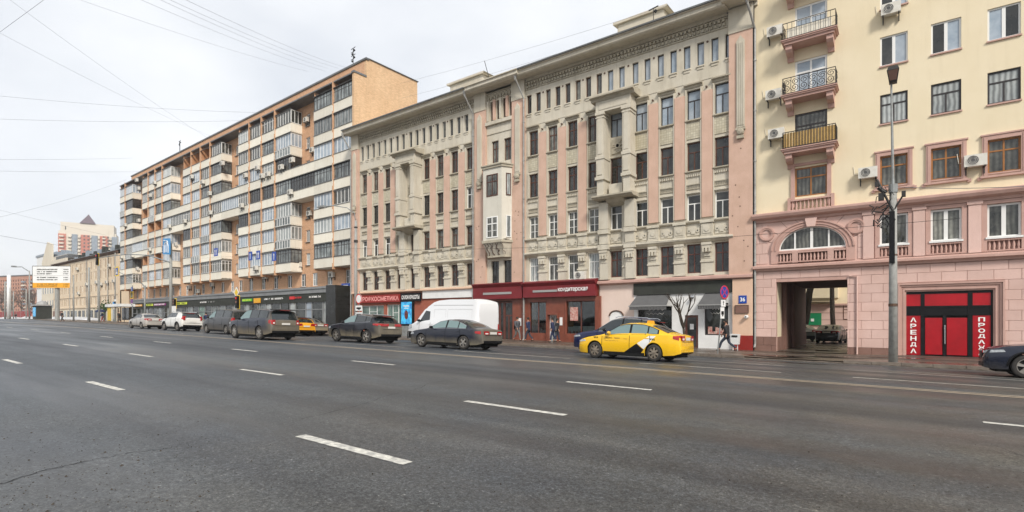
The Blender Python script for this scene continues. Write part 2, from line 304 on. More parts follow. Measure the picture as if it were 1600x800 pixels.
# ---------------------------------------------------------------- mesh helpers
class MB:
    def __init__(s): s.v = []; s.f = []; s.m = []; s.mats = []
    def mi(s, mat):
        if mat is None: return 0
        if mat not in s.mats: s.mats.append(mat)
        return s.mats.index(mat)
    def add(s, vs, fs, mat=None):
        k = len(s.v); i = s.mi(mat); s.v += [tuple(p) for p in vs]
        for f in fs: s.f.append([a + k for a in f]); s.m.append(i)
        return s
    def box(s, x0, x1, y0, y1, z0, z1, mat=None):
        return s.add([(x, y, z) for x in (x0, x1) for y in (y0, y1) for z in (z0, z1)],
                     [(0, 1, 3, 2), (4, 6, 7, 5), (0, 4, 5, 1), (2, 3, 7, 6), (0, 2, 6, 4), (1, 5, 7, 3)], mat)
    def quad(s, a, b, c, d, mat=None): return s.add([a, b, c, d], [(0, 1, 2, 3)], mat)
    def prism(s, poly, y0, y1, mat=None):          # polygon in x,z extruded along y
        n = len(poly)
        return s.add([(x, y0, z) for x, z in poly] + [(x, y1, z) for x, z in poly],
                     [tuple(range(n)), tuple(range(2 * n - 1, n - 1, -1))] + [(i, i + n, (i + 1) % n + n, (i + 1) % n) for i in range(n)], mat)
    def prismx(s, poly, x0, x1, mat=None):         # polygon in y,z extruded along x
        n = len(poly)
        return s.add([(x0, y, z) for y, z in poly] + [(x1, y, z) for y, z in poly],
                     [tuple(range(n)), tuple(range(2 * n - 1, n - 1, -1))] + [(i, i + n, (i + 1) % n + n, (i + 1) % n) for i in range(n)], mat)
    def prismz(s, poly, z0, z1, mat=None):
        n = len(poly)
        return s.add([(x, y, z0) for x, y in poly] + [(x, y, z1) for x, y in poly],
                     [tuple(range(n)), tuple(range(2 * n - 1, n - 1, -1))] + [(i, i + n, (i + 1) % n + n, (i + 1) % n) for i in range(n)], mat)
    def tube(s, pts, r, n=6, mat=None, caps=True):
        pts = [Vector(p) for p in pts]; rs = r if isinstance(r, (list, tuple)) else [r] * len(pts)
        vs = []; fs = []; up = None
        for i, p in enumerate(pts):
            d = (pts[min(i + 1, len(pts) - 1)] - pts[max(i - 1, 0)])
            d = d.normalized() if d.length > 1e-9 else Vector((0, 0, 1))
            if up is None:
                up = Vector((0, 0, 1)) if abs(d.z) < .9 else Vector((1, 0, 0))
            a = d.cross(up).normalized(); b = d.cross(a).normalized(); up = -b if False else up
            if abs(d.dot(up)) > .95: up = Vector((1, 0, 0)) if abs(d.x) < .7 else Vector((0, 1, 0)); a = d.cross(up).normalized(); b = d.cross(a).normalized()
            for k in range(n):
                w = 2 * pi * k / n; vs.append(p + (a * cos(w) + b * sin(w)) * rs[i])
        for i in range(len(pts) - 1):
            for k in range(n):
                fs.append((i * n + k, i * n + (k + 1) % n, (i + 1) * n + (k + 1) % n, (i + 1) * n + k))
        if caps: fs.append(tuple(range(n))[::-1]); fs.append(tuple(range((len(pts) - 1) * n, len(pts) * n)))
        return s.add(vs, fs, mat)
    def lathe(s, prof, cx=0, cy=0, n=10, mat=None, axis='z', z0=0, cap=True):
        vs = []; fs = []
        for r_, z in prof:
            for k in range(n):
                w = 2 * pi * k / n
                if axis == 'z': vs.append((cx + r_ * cos(w), cy + r_ * sin(w), z0 + z))
                else: vs.append((cx + r_ * cos(w), cy + z, z0 + r_ * sin(w)))
        for i in range(len(prof) - 1):
            for k in range(n): fs.append((i * n + k, i * n + (k + 1) % n, (i + 1) * n + (k + 1) % n, (i + 1) * n + k))
        if cap and prof[0][0] > 0: fs.append(tuple(range(n)))
        if cap and prof[-1][0] > 0: fs.append(tuple(range((len(prof) - 1) * n, len(prof) * n)))
        return s.add(vs, fs, mat)
    def mesh(s, name, mat=None, smooth=False):
        me = bpy.data.meshes.new(name); me.from_pydata(s.v, [], s.f)
        ms = s.mats or [mat]
        for m in ms: me.materials.append(m if not isinstance(m, str) else M[m])
        if s.mats: me.polygons.foreach_set('material_index', s.m)
        bm = bmesh.new(); bm.from_mesh(me); bmesh.ops.recalc_face_normals(bm, faces=bm.faces); bm.to_mesh(me); bm.free()
        if smooth: me.shade_smooth() if hasattr(me, 'shade_smooth') else None
        return me
def obj(name, me, parent=None, loc=(0, 0, 0), rz=0, **p):
    o = bpy.data.objects.new(name, me); col.objects.link(o); o.location = loc
    if rz: o.rotation_euler = (0, 0, rz)
    if parent: o.parent = parent
    for k, v in p.items(): o[k] = v
    return o
def put(name, mb, mat, parent=None, loc=(0, 0, 0), smooth=False, **p):
    return obj(name, mb.mesh(name, mat if not isinstance(mat, str) else M[mat], smooth), parent, loc, **p)
def thing(name, label, cat, loc=(0, 0, 0), rz=0, group=None):
    o = bpy.data.objects.new(name, None); col.objects.link(o); o.location = loc; o.rotation_euler = (0, 0, rz); o.empty_display_size = .3
    o['label'] = label; o['category'] = cat
    if group: o['group'] = group
    return o
_cache = {}
def cached(key, fn):
    if key not in _cache: _cache[key] = fn()
    return _cache[key]
def textmesh(s, size, mat, ext=.015, bold=0, center=True):
    cu = bpy.data.curves.new('lettering', 'FONT'); cu.body = s; cu.size = size; cu.extrude = ext; cu.offset = bold
    if center: cu.align_x = 'CENTER'; cu.align_y = 'CENTER'
    cu.resolution_u = 2
    o = bpy.data.objects.new('tmp', cu); col.objects.link(o); bpy.context.view_layer.update()
    me = bpy.data.meshes.new_from_object(o.evaluated_get(bpy.context.evaluated_depsgraph_get()))
    bpy.data.objects.remove(o); me.name = 'lettering'
    me.transform(Matrix.Rotation(R(90), 4, 'X')); me.materials.clear(); me.materials.append(M[mat])
    return me
def text(s, w, h, mat, parent, loc, name='lettering', rz=0, ext=.015, bold=0):
    me = textmesh(s, 1, mat, 0, bold)
    xs = [v.co.x for v in me.vertices] or [0, 1]; zs = [v.co.z for v in me.vertices] or [0, 1]
    cx, cz = (min(xs) + max(xs)) / 2, (min(zs) + max(zs)) / 2
    me.transform(Matrix.Translation((-cx, 0, -cz))); me.transform(Matrix.Diagonal((w / max(.01, max(xs) - min(xs)), 1, h / max(.01, max(zs) - min(zs)), 1)))
    return obj(name, me, parent, loc, rz)
def wallgrid(mb, x0, x1, z0, z1, holes, y=0, depth=.3, mat=None, rmat=None):
    hs = [(max(a, x0), min(b, x1), max(c, z0), min(d, z1)) for a, b, c, d in holes if b > x0 and a < x1 and d > z0 and c < z1]
    zs = sorted({z0, z1, *[h[2] for h in hs], *[h[3] for h in hs]})
    for za, zb in zip(zs, zs[1:]):
        if zb - za < 1e-6: continue
        zc = (za + zb) / 2
        blk = sorted((h[0], h[1]) for h in hs if h[2] < zc < h[3])
        x = x0
        for a, b in blk + [(x1, x1)]:
            if a > x + 1e-6: mb.quad((x, y, za), (a, y, za), (a, y, zb), (x, y, zb), mat)
            x = max(x, b)
    for a, b, c, d in hs:
        e = y + depth; rm = rmat or mat
        mb.quad((a, y, c), (a, e, c), (a, e, d), (a, y, d), rm); mb.quad((b, y, c), (b, y, d), (b, e, d), (b, e, c), rm)
        mb.quad((a, y, d), (a, e, d), (b, e, d), (b, y, d), rm); mb.quad((a, y, c), (b, y, c), (b, e, c), (a, e, c), rm)
def frame_mb(w, h, style, t=.06, d=.07):
    m = MB(); x0, x1 = -w / 2, w / 2
    m.box(x0, x0 + t, 0, d, 0, h); m.box(x1 - t, x1, 0, d, 0, h); m.box(x0 + t, x1 - t, 0, d, 0, t); m.box(x0 + t, x1 - t, 0, d, h - t, h)
    q = t * .9
    if style in ('cross', 'grid', 'cross2'):
        zt = h * .66
        m.box(x0 + t, x1 - t, .005, d, zt - q / 2, zt + q / 2)
        m.box(-q / 2, q / 2, .004, d - .002, t, zt - q / 2)
        if style != 'cross': m.box(-q / 2, q / 2, .004, d - .002, zt + q / 2, h - t)
        if style == 'grid':
            for s in (-1, 1): m.box(min(s * q / 2, s * (w / 2 - t)), max(s * q / 2, s * (w / 2 - t)), .01, d - .01, zt * .5 - .015, zt * .5 + .015)
    elif style == 'double': m.box(-q, q, .005, d, t, h - t)
    elif style == 'sash':
        m.box(x0 + t + .0, -q / 2, .005, d, h * .5 - .02, h * .5 + .02); m.box(-q / 2, q / 2, .004, d, t, h - t)
    elif style == 'triple':
        for k in (-1, 1): m.box(k * w / 6 - q / 2, k * w / 6 + q / 2, .004, d, t, h - t)
        m.box(-w / 6 + q / 2, w / 6 - q / 2, .006, d, h * .7 - .02, h * .7 + .02)
    return m
def window(parent, x, y, z, w, h, style='cross', fm='brownf', gm='g_dark', sill=None, t=.06, name='window', rz=0, sp=.12):
    w = round(w, 2); h = round(h, 2)
    f = obj(name, cached(('wf', w, h, style, fm, t), lambda: frame_mb(w, h, style, t).mesh('window_frame', M[fm])), parent, (x, y, z), rz)
    obj('pane', cached(('wg', w, h, gm, t), lambda: MB().box(-w / 2 + t * .5, w / 2 - t * .5, .035, .05, t * .5, h - t * .5).mesh('pane', M[gm])), f)
    if sill: obj('sill', cached(('ws', w, sill, sp), lambda: MB().box(-w / 2 - .08, w / 2 + .08, -sp - .2, .0, -.09, -.002).mesh('sill', M[sill])), f)
    return f
def rglass(p=(.45, .3, .15, .1)):
    return random.choices(('g_dark', 'g_mid', 'g_pale', 'g_blue'), p)[0]
# ================================================================ GROUND
def sheet(name, xs, ys, fn, mat, **p):
    mb = MB(); n = len(ys)
    vs = [(x, y, fn(x, y)) for x in xs for y in ys]
    fs = [(i * n + j, (i + 1) * n + j, (i + 1) * n + j + 1, i * n + j + 1) for i in range(len(xs) - 1) for j in range(n - 1)]
    mb.add(vs, fs); return put(name, mb, mat, smooth=True, **p)
XS = [-900, -500, -300, -200, -160, -140] + list(range(-130, -8, 10)) + [-8.6, -7, -5, -2, 0, 3, 8, 20, 40, 60, 200]
sheet('ground', [-2500] + XS + [2500], [-2500, -400, -60, -20, 14.3, 34, 60, 120, 400, 2500], lambda x, y: G(x, y) - .45, 'groundm', kind='structure')
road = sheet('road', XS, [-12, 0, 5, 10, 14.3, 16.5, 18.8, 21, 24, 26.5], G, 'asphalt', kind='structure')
DRV = (-6.3, -1.9)                                     # the driveway through the arch cuts the pavement
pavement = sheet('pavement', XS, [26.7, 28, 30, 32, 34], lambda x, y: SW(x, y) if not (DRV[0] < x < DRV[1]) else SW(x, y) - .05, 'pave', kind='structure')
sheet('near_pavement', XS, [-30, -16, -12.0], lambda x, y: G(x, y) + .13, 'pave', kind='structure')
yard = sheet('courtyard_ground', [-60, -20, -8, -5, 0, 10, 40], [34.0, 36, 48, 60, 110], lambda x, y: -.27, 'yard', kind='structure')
kerb = put('kerb', MB().box(-300, 60, 26.56, 26.66, -6, -5.9), 'kerb', kind='structure')
bpy.data.objects.remove(kerb)
kb = MB()
for a, b in zip(XS, XS[1:]):
    if a < -140 or b > 60: 
        za, zb = G(a, 26.5), G(b, 26.5)
        kb.add([(a, 26.5, za), (b, 26.5, zb), (b, 26.5, zb + .13), (a, 26.5, za + .13), (a, 26.7, za), (b, 26.7, zb), (b, 26.7, zb + .13), (a, 26.7, za + .13)], [(0, 1, 2, 3), (3, 2, 6, 7), (4, 7, 6, 5)])
kerb = put('kerb', kb, 'kerb', kind='structure')
kst = MB().box(0, .985, 0, .2, -.1, .13).mesh('kerb_stone', M['kerb'])
x = -140.
while x < 12:
    dz = 0
    if DRV[0] - .5 < x < DRV[1] - .3: dz = -.10
    o = obj('kerb_stone', kst, kerb, (x, 26.5 + random.uniform(-.012, .012), G(x, 26.5) + dz + random.uniform(-.008, .008)))
    o.rotation_euler = (random.uniform(-.01, .01), .0145, random.uniform(-.008, .008)); x += 1.0
# markings
def ribbon(name, pts, w, mat, lift=.004, parent=road, worn=0):
    mb = MB(); vs = []; n = len(pts)
    for i, (x, y) in enumerate(pts):
        a = Vector(pts[max(i - 1, 0)]); b = Vector(pts[min(i + 1, n - 1)]); d = (b - a).normalized(); nn = Vector((-d.y, d.x))
        ww = w[i] if isinstance(w, list) else w
        for s in (-1, 1):
            q = Vector((x, y)) + nn * ww / 2 * s; vs.append((q.x, q.y, G(q.x, q.y) + lift))
    fs = [(2 * i, 2 * i + 2, 2 * i + 3, 2 * i + 1) for i in range(n - 1)]
    mb.add(vs, fs); return put(name, mb, mat, parent)
def line(name, x0, x1, y, w, mat, step=3, jit=0):
    n = max(2, int((x1 - x0) / step) + 1)
    return ribbon(name, [(x0 + (x1 - x0) * i / (n - 1), y) for i in range(n)], [w * (1 + random.uniform(-jit, jit)) for _ in range(n)], mat)
for yy, x0 in ((3.73, -6.1), (7.1, -6.3), (10.75, -6.35)):
    for k in range(-2, 14):
        xx = x0 - k * (8.13 if k >= 0 else 7.35)
        line('lane_dash', xx, xx + 1.98 + (.1 if yy > 5 else 0), yy + random.uniform(-.02, .02), .145, 'paint', .09, .07)
for yy in (14.82, 15.12): line('centre_line', -140, 40, yy, .13, 'paintyel', 1.5, .3)
line('lane_line', -1.1, 30, 17.5, .13, 'paintworn', 1, .25)
for a, b in ((-7.4, -2.9), (-16.2, -10.2), (-25, -19.5), (-34, -28), (-43, -37), (-55, -47)): line('lane_line', a, b, 17.5, .13, 'paintworn', .5, .25)
line('lane_line', -1.6, 30, 21.3, .13, 'paintworn', 1, .3)
line('lane_line', -12, -3.4, 21.5, .12, 'paintworn', 1, .3)
line('lane_line', -2.1, 30, 22.5, .10, 'paintworn', 1, .3)
line('lane_line', -80, -20, 21.4, .12, 'paintworn', 1, .3)
for a in range(-120, -60, 8): line('lane_dash', a, a + 2, 17.5, .13, 'paint', .5, .1)
def crack(pix, w):
    pts = []
    P = [gp(*p) for p in pix]
    for a, b in zip(P, P[1:]):
        n = 9
        for i in range(n):
            t = i / n; pts.append((a.x + (b.x - a.x) * t + random.gauss(0, .018), a.y + (b.y - a.y) * t + random.gauss(0, .018)))
    pts.append((P[-1].x, P[-1].y))
    ribbon('crack', pts, [w * random.uniform(.12, .8) for _ in pts], 'crack', .003)
crack([(0, 757), (70, 735), (120, 724), (200, 708), (262, 701)], .028)
crack([(262, 701), (300, 690), (380, 677)], .010)
crack([(40, 561), (120, 556), (188, 551)], .022)
crack([(470, 655), (560, 634), (612, 616), (650, 609), (668, 600), (720, 590)], .018)
crack([(720, 590), (760, 583)], .012)
crack([(1540, 690), (1570, 702), (1600, 714)], .012)
# loose grit on the near asphalt
gm_ = MB(); rr = random.Random(3)
for i in range(900):
    if i < 500: px, py = rr.uniform(-20, 330) ** 1.0, rr.uniform(640, 800)
    else: px, py = rr.uniform(0, 1600), rr.uniform(590, 800)
    p = gp(px, py); s = rr.uniform(.003, .009) if rr.random() < .93 else rr.uniform(.010, .018)
    if px > 330: s *= .8
    vs = [(p.x + s * cos(k * pi / 2 + i) * rr.uniform(.6, 1.2), p.y + s * sin(k * pi / 2 + i) * rr.uniform(.6, 1.2), p.z) for k in range(4)] + [(p.x, p.y, p.z + s * .8)]
    gm_.add(vs, [(0, 1, 4), (1, 2, 4), (2, 3, 4), (3, 0, 4)])
put('grit', gm_, 'bark', kind='stuff', label='loose dark grit scattered over the near asphalt', category='grit')
# manhole
# ================================================================ BUILDING B  (grey stone house with pink pilasters)
BX = -26.35; BY = 34.0
B = thing('apartment_house', 'five storey pale stone apartment house with pink pilasters and a deep cornice', 'building', (BX, BY, 0))
def X34(px): return at(px, 500, BY).x - BX
RW = [-23.07, -21.3, -19.57, -17.85, -16.1, -14.23, -12.45, -10.7, -8.96]
RW = [x - BX for x in RW]; LW = [-x for x in RW]
XL, XR = -19.28, 19.2
rows = [(14.4, 16.3), (11.1, 12.95), (7.9, 9.6), (4.55, 6.4)]
holes = []
WW = .88
for xs_ in (RW, LW):
    for x in xs_:
        for a, b in rows: holes.append((x - WW / 2, x + WW / 2, a, b))
        for s in (-.43, .43): holes.append((x + s - .22, x + s + .22, 17.75, 19.2))
cxs = [-.56, .72]
for x in cxs:
    holes += [(x - .36, x + .36, 14.5, 16.3), (x - .4, x + .4, 4.55, 6.4)]
for k in range(4): holes.append((-1.05 + k * .66 - .02, -1.05 + k * .66 + .34, 18.0, 19.6))
mb = MB(); wallgrid(mb, XL, XR, 3.9, 21.0, holes, 0, .28)
mb.box(XL, XR, 6, 6.2, 3.9, 20.9); mb.quad((XL, 0, 20.9), (XR, 0, 20.9), (XR, 6, 22.2), (XL, 6, 22.2)); mb.box(XL, XL + .2, .001, 6, -.6, 20.9); mb.box(XR - .2, XR, .001, 6, -.6, 20.9)
put('wall', mb, 'stone', B)
put('roof', MB().add([(XL, -.2, 21.0), (XR, -.2, 21.0), (XR, 7, 21.7), (XL, 7, 21.7), (XL, 14, 21.0), (XR, 14, 21.0)], [(0, 1, 2, 3), (3, 2, 5, 4)]).box(XL, XR, 13.9, 14, -.5, 21), 'zinc', B)
# windows
rb = random.Random(11)
for side, xs_ in ((1, RW), (-1, LW)):
    for i, x in enumerate(xs_):
        fm5 = 'blackf' if (side > 0 and i >= 4) else 'brownf'
        st = 'cross2' if not (side > 0 and i >= 4) else 'cross'
        for r_, (a, b) in enumerate(rows):
            if r_ == 0: fm, gm, s_ = fm5, ('g_blue' if (side > 0 and i >= 4) else rb.choice(['g_mid', 'g_dark'])), st
            elif r_ == 1: fm, gm, s_ = ('brownf' if side > 0 or i < 3 else 'blackf'), 'g_dark', ('cross2' if side < 0 or i < 4 else 'cross')
            elif r_ == 2:
                fm = 'whitef' if (side > 0 or i > 4) else 'brownf'; gm = rb.choice(['g_dark', 'g_mid']); s_ = 'grid' if (side > 0 and i < 4) else 'cross'
            else:
                if side > 0 and i < 4: fm, gm, s_ = 'whitef', rb.choice(['g_mid', 'g_pale', 'g_mid']), 'cross'
                else: fm, gm, s_ = 'brownf', 'g_dark', 'cross2'
                if side > 0 and i >= 4: fm, gm = 'doorbrown', 'g_dark'
            if side < 0 and r_ == 1 and i in (0, 1, 2): fm = 'whitef' if i == 0 else 'brownf'
            window(B, x, .16, a, WW, b - a, s_, fm, gm, t=.07)
        for s in (-.43, .43): window(B, x + s, .14, 17.75, .44, 1.45, 'plain', ('blackf' if side > 0 and i >= 4 else 'brownf' if side > 0 else 'greyf'), ('g_blue' if side > 0 and i >= 4 else 'g_dark' if rb.random() < .6 else 'g_mid'), t=.05)
for x in cxs:
    window(B, x, .16, 14.5, .72, 1.8, 'cross2', 'brownf', 'g_mid'); window(B, x, .16, 4.55, .8, 1.85, 'grid', 'blackf', 'g_dark')
for k in range(4): window(B, -1.05 + k * .66 + .16, .16, 18.0, .36, 1.6, 'plain', 'brownf', 'g_dark', t=.05)
# repeated trims
def hood_mb(w=1.16):
    m = MB(); m.prismx([(-.24, .16), (-.24, .22), (0, .30), (0, 0), (-.06, 0), (-.10, .10)], -w / 2, w / 2); return m
hood = hood_mb().mesh('window_hood', M['stone_dk'])
sill_ = MB().prismx([(-.17, 0), (-.17, .07), (0, .10), (0, -.06), (-.05, -.06)], -.52, .52).mesh('sill', M['stone_dk'])
asill = MB().box(-.25, .25, -.12, 0, 0, .08).box(-.2, .2, -.07, 0, -.16, 0).mesh('attic_sill', M['stone'])
tpan = MB().box(-.44, .44, -.045, 0, 0, 1.0).mesh('tile_panel', M['tile'])
jamb = MB().box(-.055, .055, -.07, 0, 0, 1.95).mesh('jamb', M['stone'])
dm = MB(); dm.box(-.46, .46, -.05, 0, .22, .30)
for k in range(7): dm.box(-.43 + k * .136, -.36 + k * .136, -.10, 0, .06, .2)
dentil = dm.mesh('dentil_strip', M['stone'])
om = MB(); om.box(-.46, .46, -.06, 0, 0, .05); om.box(-.46, .46, -.06, 0, .28, .34)
for k in range(9): om.add([(-.44 + k * .1, -.02, .06), (-.37 + k * .1, -.07, .06), (-.36 + k * .1, -.07, .27), (-.44 + k * .1, -.02, .27)], [(0, 1, 2, 3)])
orn = om.mesh('ornament_strip', M['stone_dk'])
for side, xs_ in ((1, RW), (-1, LW)):
    for i, x in enumerate(xs_):
        if i == 4: continue
        obj('window_hood', hood, B, (x, 0, 16.42)); obj('sill', sill_, B, (x, 0, 14.3)); obj('tile_panel', tpan, B, (x, 0, 13.15))
        for s in (-.5, .5):
            obj('jamb', jamb, B, (x + s, 0, 14.42)); obj('jamb', jamb, B, (x + s, 0, 11.1))
        obj('sill', sill_, B, (x, 0, 11.02))
        if side > 0: obj('dentil_strip', dentil, B, (x, 0, 10.66)); obj('ornament_strip', orn, B, (x, 0, 9.92))
        else: obj('ornament_strip', orn, B, (x, 0, 10.2))
        obj('lintel', cached('lint', lambda: MB().box(-.5, .5, -.08, 0, 0, .1).mesh('lintel', M['stone'])), B, (x, 0, 9.66))
        obj('sill', sill_, B, (x, 0, 13.0 + .0) if False else (x, 0, 7.84))
    for x in xs_:
        for s in (-.43, .43): obj('attic_sill', asill, B, (x + s, 0, 17.62))
# pilasters
pil = MB().box(-.33, .33, -.14, 0, 8.05, 16.0).mesh('pilaster', M['pinkpil'])
edge = MB().box(-.035, .035, -.10, 0, 8.05, 16.35).mesh('pilaster_edge', M['stone'])
rel = MB(); rel.prism([(-.36, 0), (.36, 0), (.36, .75), (-.36, .75)], -.16, 0); rel.prism([(-.26, .12), (.26, .12), (.26, .64), (-.26, .64)], -.20, -.16)
rel.lathe([(.15, -.24), (.15, -.2), (.1, -.2), (.1, -.24)], n=10, axis='y', z0=.38)
rel.box(-.42, .42, -.24, 0, .78, .92); rel.box(-.42, .42, -.2, 0, -.12, -.02)
plaque = rel.mesh('frieze_plaque', M['stone'])
br = MB()
for k, (d, z0, z1) in enumerate(((.34, .82, .98), (.30, .62, .8), (.22, .36, .6), (.14, .12, .34), (.08, 0, .10))): br.box(-.30 + k * .03, .30 - k * .03, -d, 0, z0, z1)
for s in (-.2, 0, .2): br.box(s - .05, s + .05, -.36 + abs(s) * .2, 0, .38, .62)
bracket = br.mesh('bracket', M['stone'])
pier2 = MB().box(-.36, .36, -.10, 0, 0, .92).box(-.42, .42, -.16, 0, -.10, 0).box(-.42, .42, -.16, 0, .70, .80).mesh('lower_pier', M['stone'])
def mids(xs_): return [(a + b) / 2 for a, b in zip(xs_, xs_[1:])]
for xs_ in (RW, LW):
    for k, x in enumerate(mids(xs_)):
        if k not in (3, 4):
            obj('pilaster', pil, B, (x, 0, 0))
            for s in (-.39, .39): obj('pilaster_edge', edge, B, (x + s, 0, 0))
        obj('frieze_plaque', plaque, B, (x, 0, 6.9)); obj('bracket', bracket, B, (x, 0, 5.45)); obj('lower_pier', pier2, B, (x, 0, 4.5))
# relief shields between plaques
sh = MB()
sh.prism([(-.4, .1), (.4, .1), (.4, .7), (-.4, .7)], -.05, 0)
for s in (-1, 1): sh.lathe([(.13, -.10), (.13, -.05), (.05, -.05), (.05, -.10)], cx=s * .27, n=8, axis='y', z0=.4)
sh.prism([(-.12, .2), (.12, .2), (.16, .55), (0, .62), (-.16, .55)], -.11, -.05)
shm = sh.mesh('frieze_relief', M['stone'])
for xs_ in (RW, LW):
    for x in xs_: obj('frieze_relief', shm, B, (x, 0, 6.85))
def ledge(name, x0, x1, z, prof, mat='stone'):
    return put(name, MB().prismx(prof, x0, x1), mat, B, (0, 0, z))
for a, b in ((XL + 1.1, -2.62), (2.5, XR - 1.1)):
    ledge('string_course', a, b, 7.76, [(-.15, .0), (-.20, .06), (-.20, .11), (0, .14), (0, -.02)])
    ledge('string_course', a, b, 6.5, [(-.14, .0), (-.34, .16), (-.34, .24), (-.18, .30), (0, .34), (0, -.04)])
    ledge('string_course', a, b, 16.75, [(-.03, .0), (-.03, .85), (0, .86), (0, 0)])
# end piers and centre piers
for x0, x1, s in ((XR - 1.35, XR + .02, 1), (XL - .02, XL + 1.05, 0), (-2.62, -1.42, 1), (1.3, 2.5, 1)):
    put('corner_pier', MB().box(x0, x1, -.22, 0, 4.3, 19.0), 'pinkpil', B)
    put('pier_head', MB().box(x0 - .03, x1 + .03, -.27, 0, 19.0, 20.5), 'stone', B)
    xc = (x0 + x1) / 2
    fm = MB()
    for d in (-.16, -.055, .055, .16): fm.box(xc + d - .035, xc + d + .035, -.34, -.22, 13.3, 18.3)
    fm.box(xc - .24, xc + .24, -.30, -.22, 13.2, 18.4); fm.prism([(xc - .24, 18.4), (xc + .24, 18.4), (xc, 18.75)], -.3, -.22)
    put('fluted_relief', fm, 'stone', B)
    mm = MB(); mm.lathe([(.0, -.50), (.16, -.46), (.22, -.36), (.22, -.22)], cx=xc, n=10, axis='y', z0=12.9); mm.box(xc - .2, xc + .2, -.4, -.22, 12.5, 12.68)
    mm.box(xc - .28, xc + .28, -.36, -.22, 13.02, 13.16)
    put('carved_boss', mm, 'stone_dk', B)
    h = MB()
    for k in range(9):
        hx, hz = x0 + .2 + rb.random() * (x1 - x0 - .4), 5 + rb.random() * 7
        h.box(hx - .03, hx + .03, -.235, -.2, hz, hz + .06)
    put('rust_spot', h, 'rust', B)
# cornice
cp = [(0, 0), (-.12, 0), (-.12, .20), (-.22, .22), (-1.05, .12), (-1.15, .20), (-1.15, .42), (-1.27, .46), (-1.27, .52), (0, .66)]
put('cornice', MB().prismx(cp, XL - .2, XR - 1.36), 'stone', B, (0, 0, 20.28))
put('cornice_end', MB().prismx([(y - .35 if y < -.2 else y, z) for y, z in cp], XR - 1.5, XR + .25), 'stone', B, (0, 0, 20.36))
put('cornice_end', MB().prismx([(y - .18 if y < -.2 else y, z) for y, z in cp], -2.75, 2.62), 'stone', B, (0, 0, 20.33))
put('gutter', MB().prismx([(-1.30, .49), (-1.36, .50), (-1.36, .60), (-.2, .80), (-.2, .70)], XL - .22, XR + .2), 'zinc', B, (0, 0, 20.28))
dn = MB()
for a, b in ((XL + 1.2, -2.7), (2.6, XR - 1.4)):
    n = int((b - a) / .26)
    dn.box(a, b, -.07, 0, 19.62, 19.70); dn.box(a, b, -.09, 0, 20.16, 20.24)
    for k in range(n):
        xx = a + k * .26; dn.box(xx, xx + .15, -.17, 0, 19.98, 20.16); dn.box(xx + .05, xx + .20, -.11, 0, 19.74, 19.92)
put('dentil_frieze', dn, 'stone_dk', B, kind='stuff')
cf = MB()
for k in range(26):
    a_ = k * .105; cf.box(-1.38 + a_, -1.31 + a_, -.06 - .05 * (k % 3), 0, 19.72 + .12 * (k % 2), 20.2 - .1 * (k % 3))
put('carved_frieze', cf, 'stone_dk', B)
for k in range(5): put('chequered_pier', MB().box(-1.23 + k * .66 - .12, -1.23 + k * .66 + .10, -.16, 0, 18.0, 19.65), 'pinkpil' if k % 2 else 'stone', B)
put('centre_sill', MB().box(-1.42, 1.3, -.26, 0, 17.62, 17.9), 'stone', B)
put('centre_panel', MB().box(-1.40, 1.28, -.06, 0, 16.9, 17.6), 'stone', B)
# ventilation dots
vd = MB()
for xs_ in (RW, LW):
    for x in mids(xs_): vd.lathe([(.07, -.03), (.07, 0)], cx=x, n=8, axis='y', z0=19.1); vd.lathe([(.06, -.15), (.06, 0)], cx=x - .05, n=8, axis='y', z0=16.25)
put('vent_cap', vd, 'rust', B)
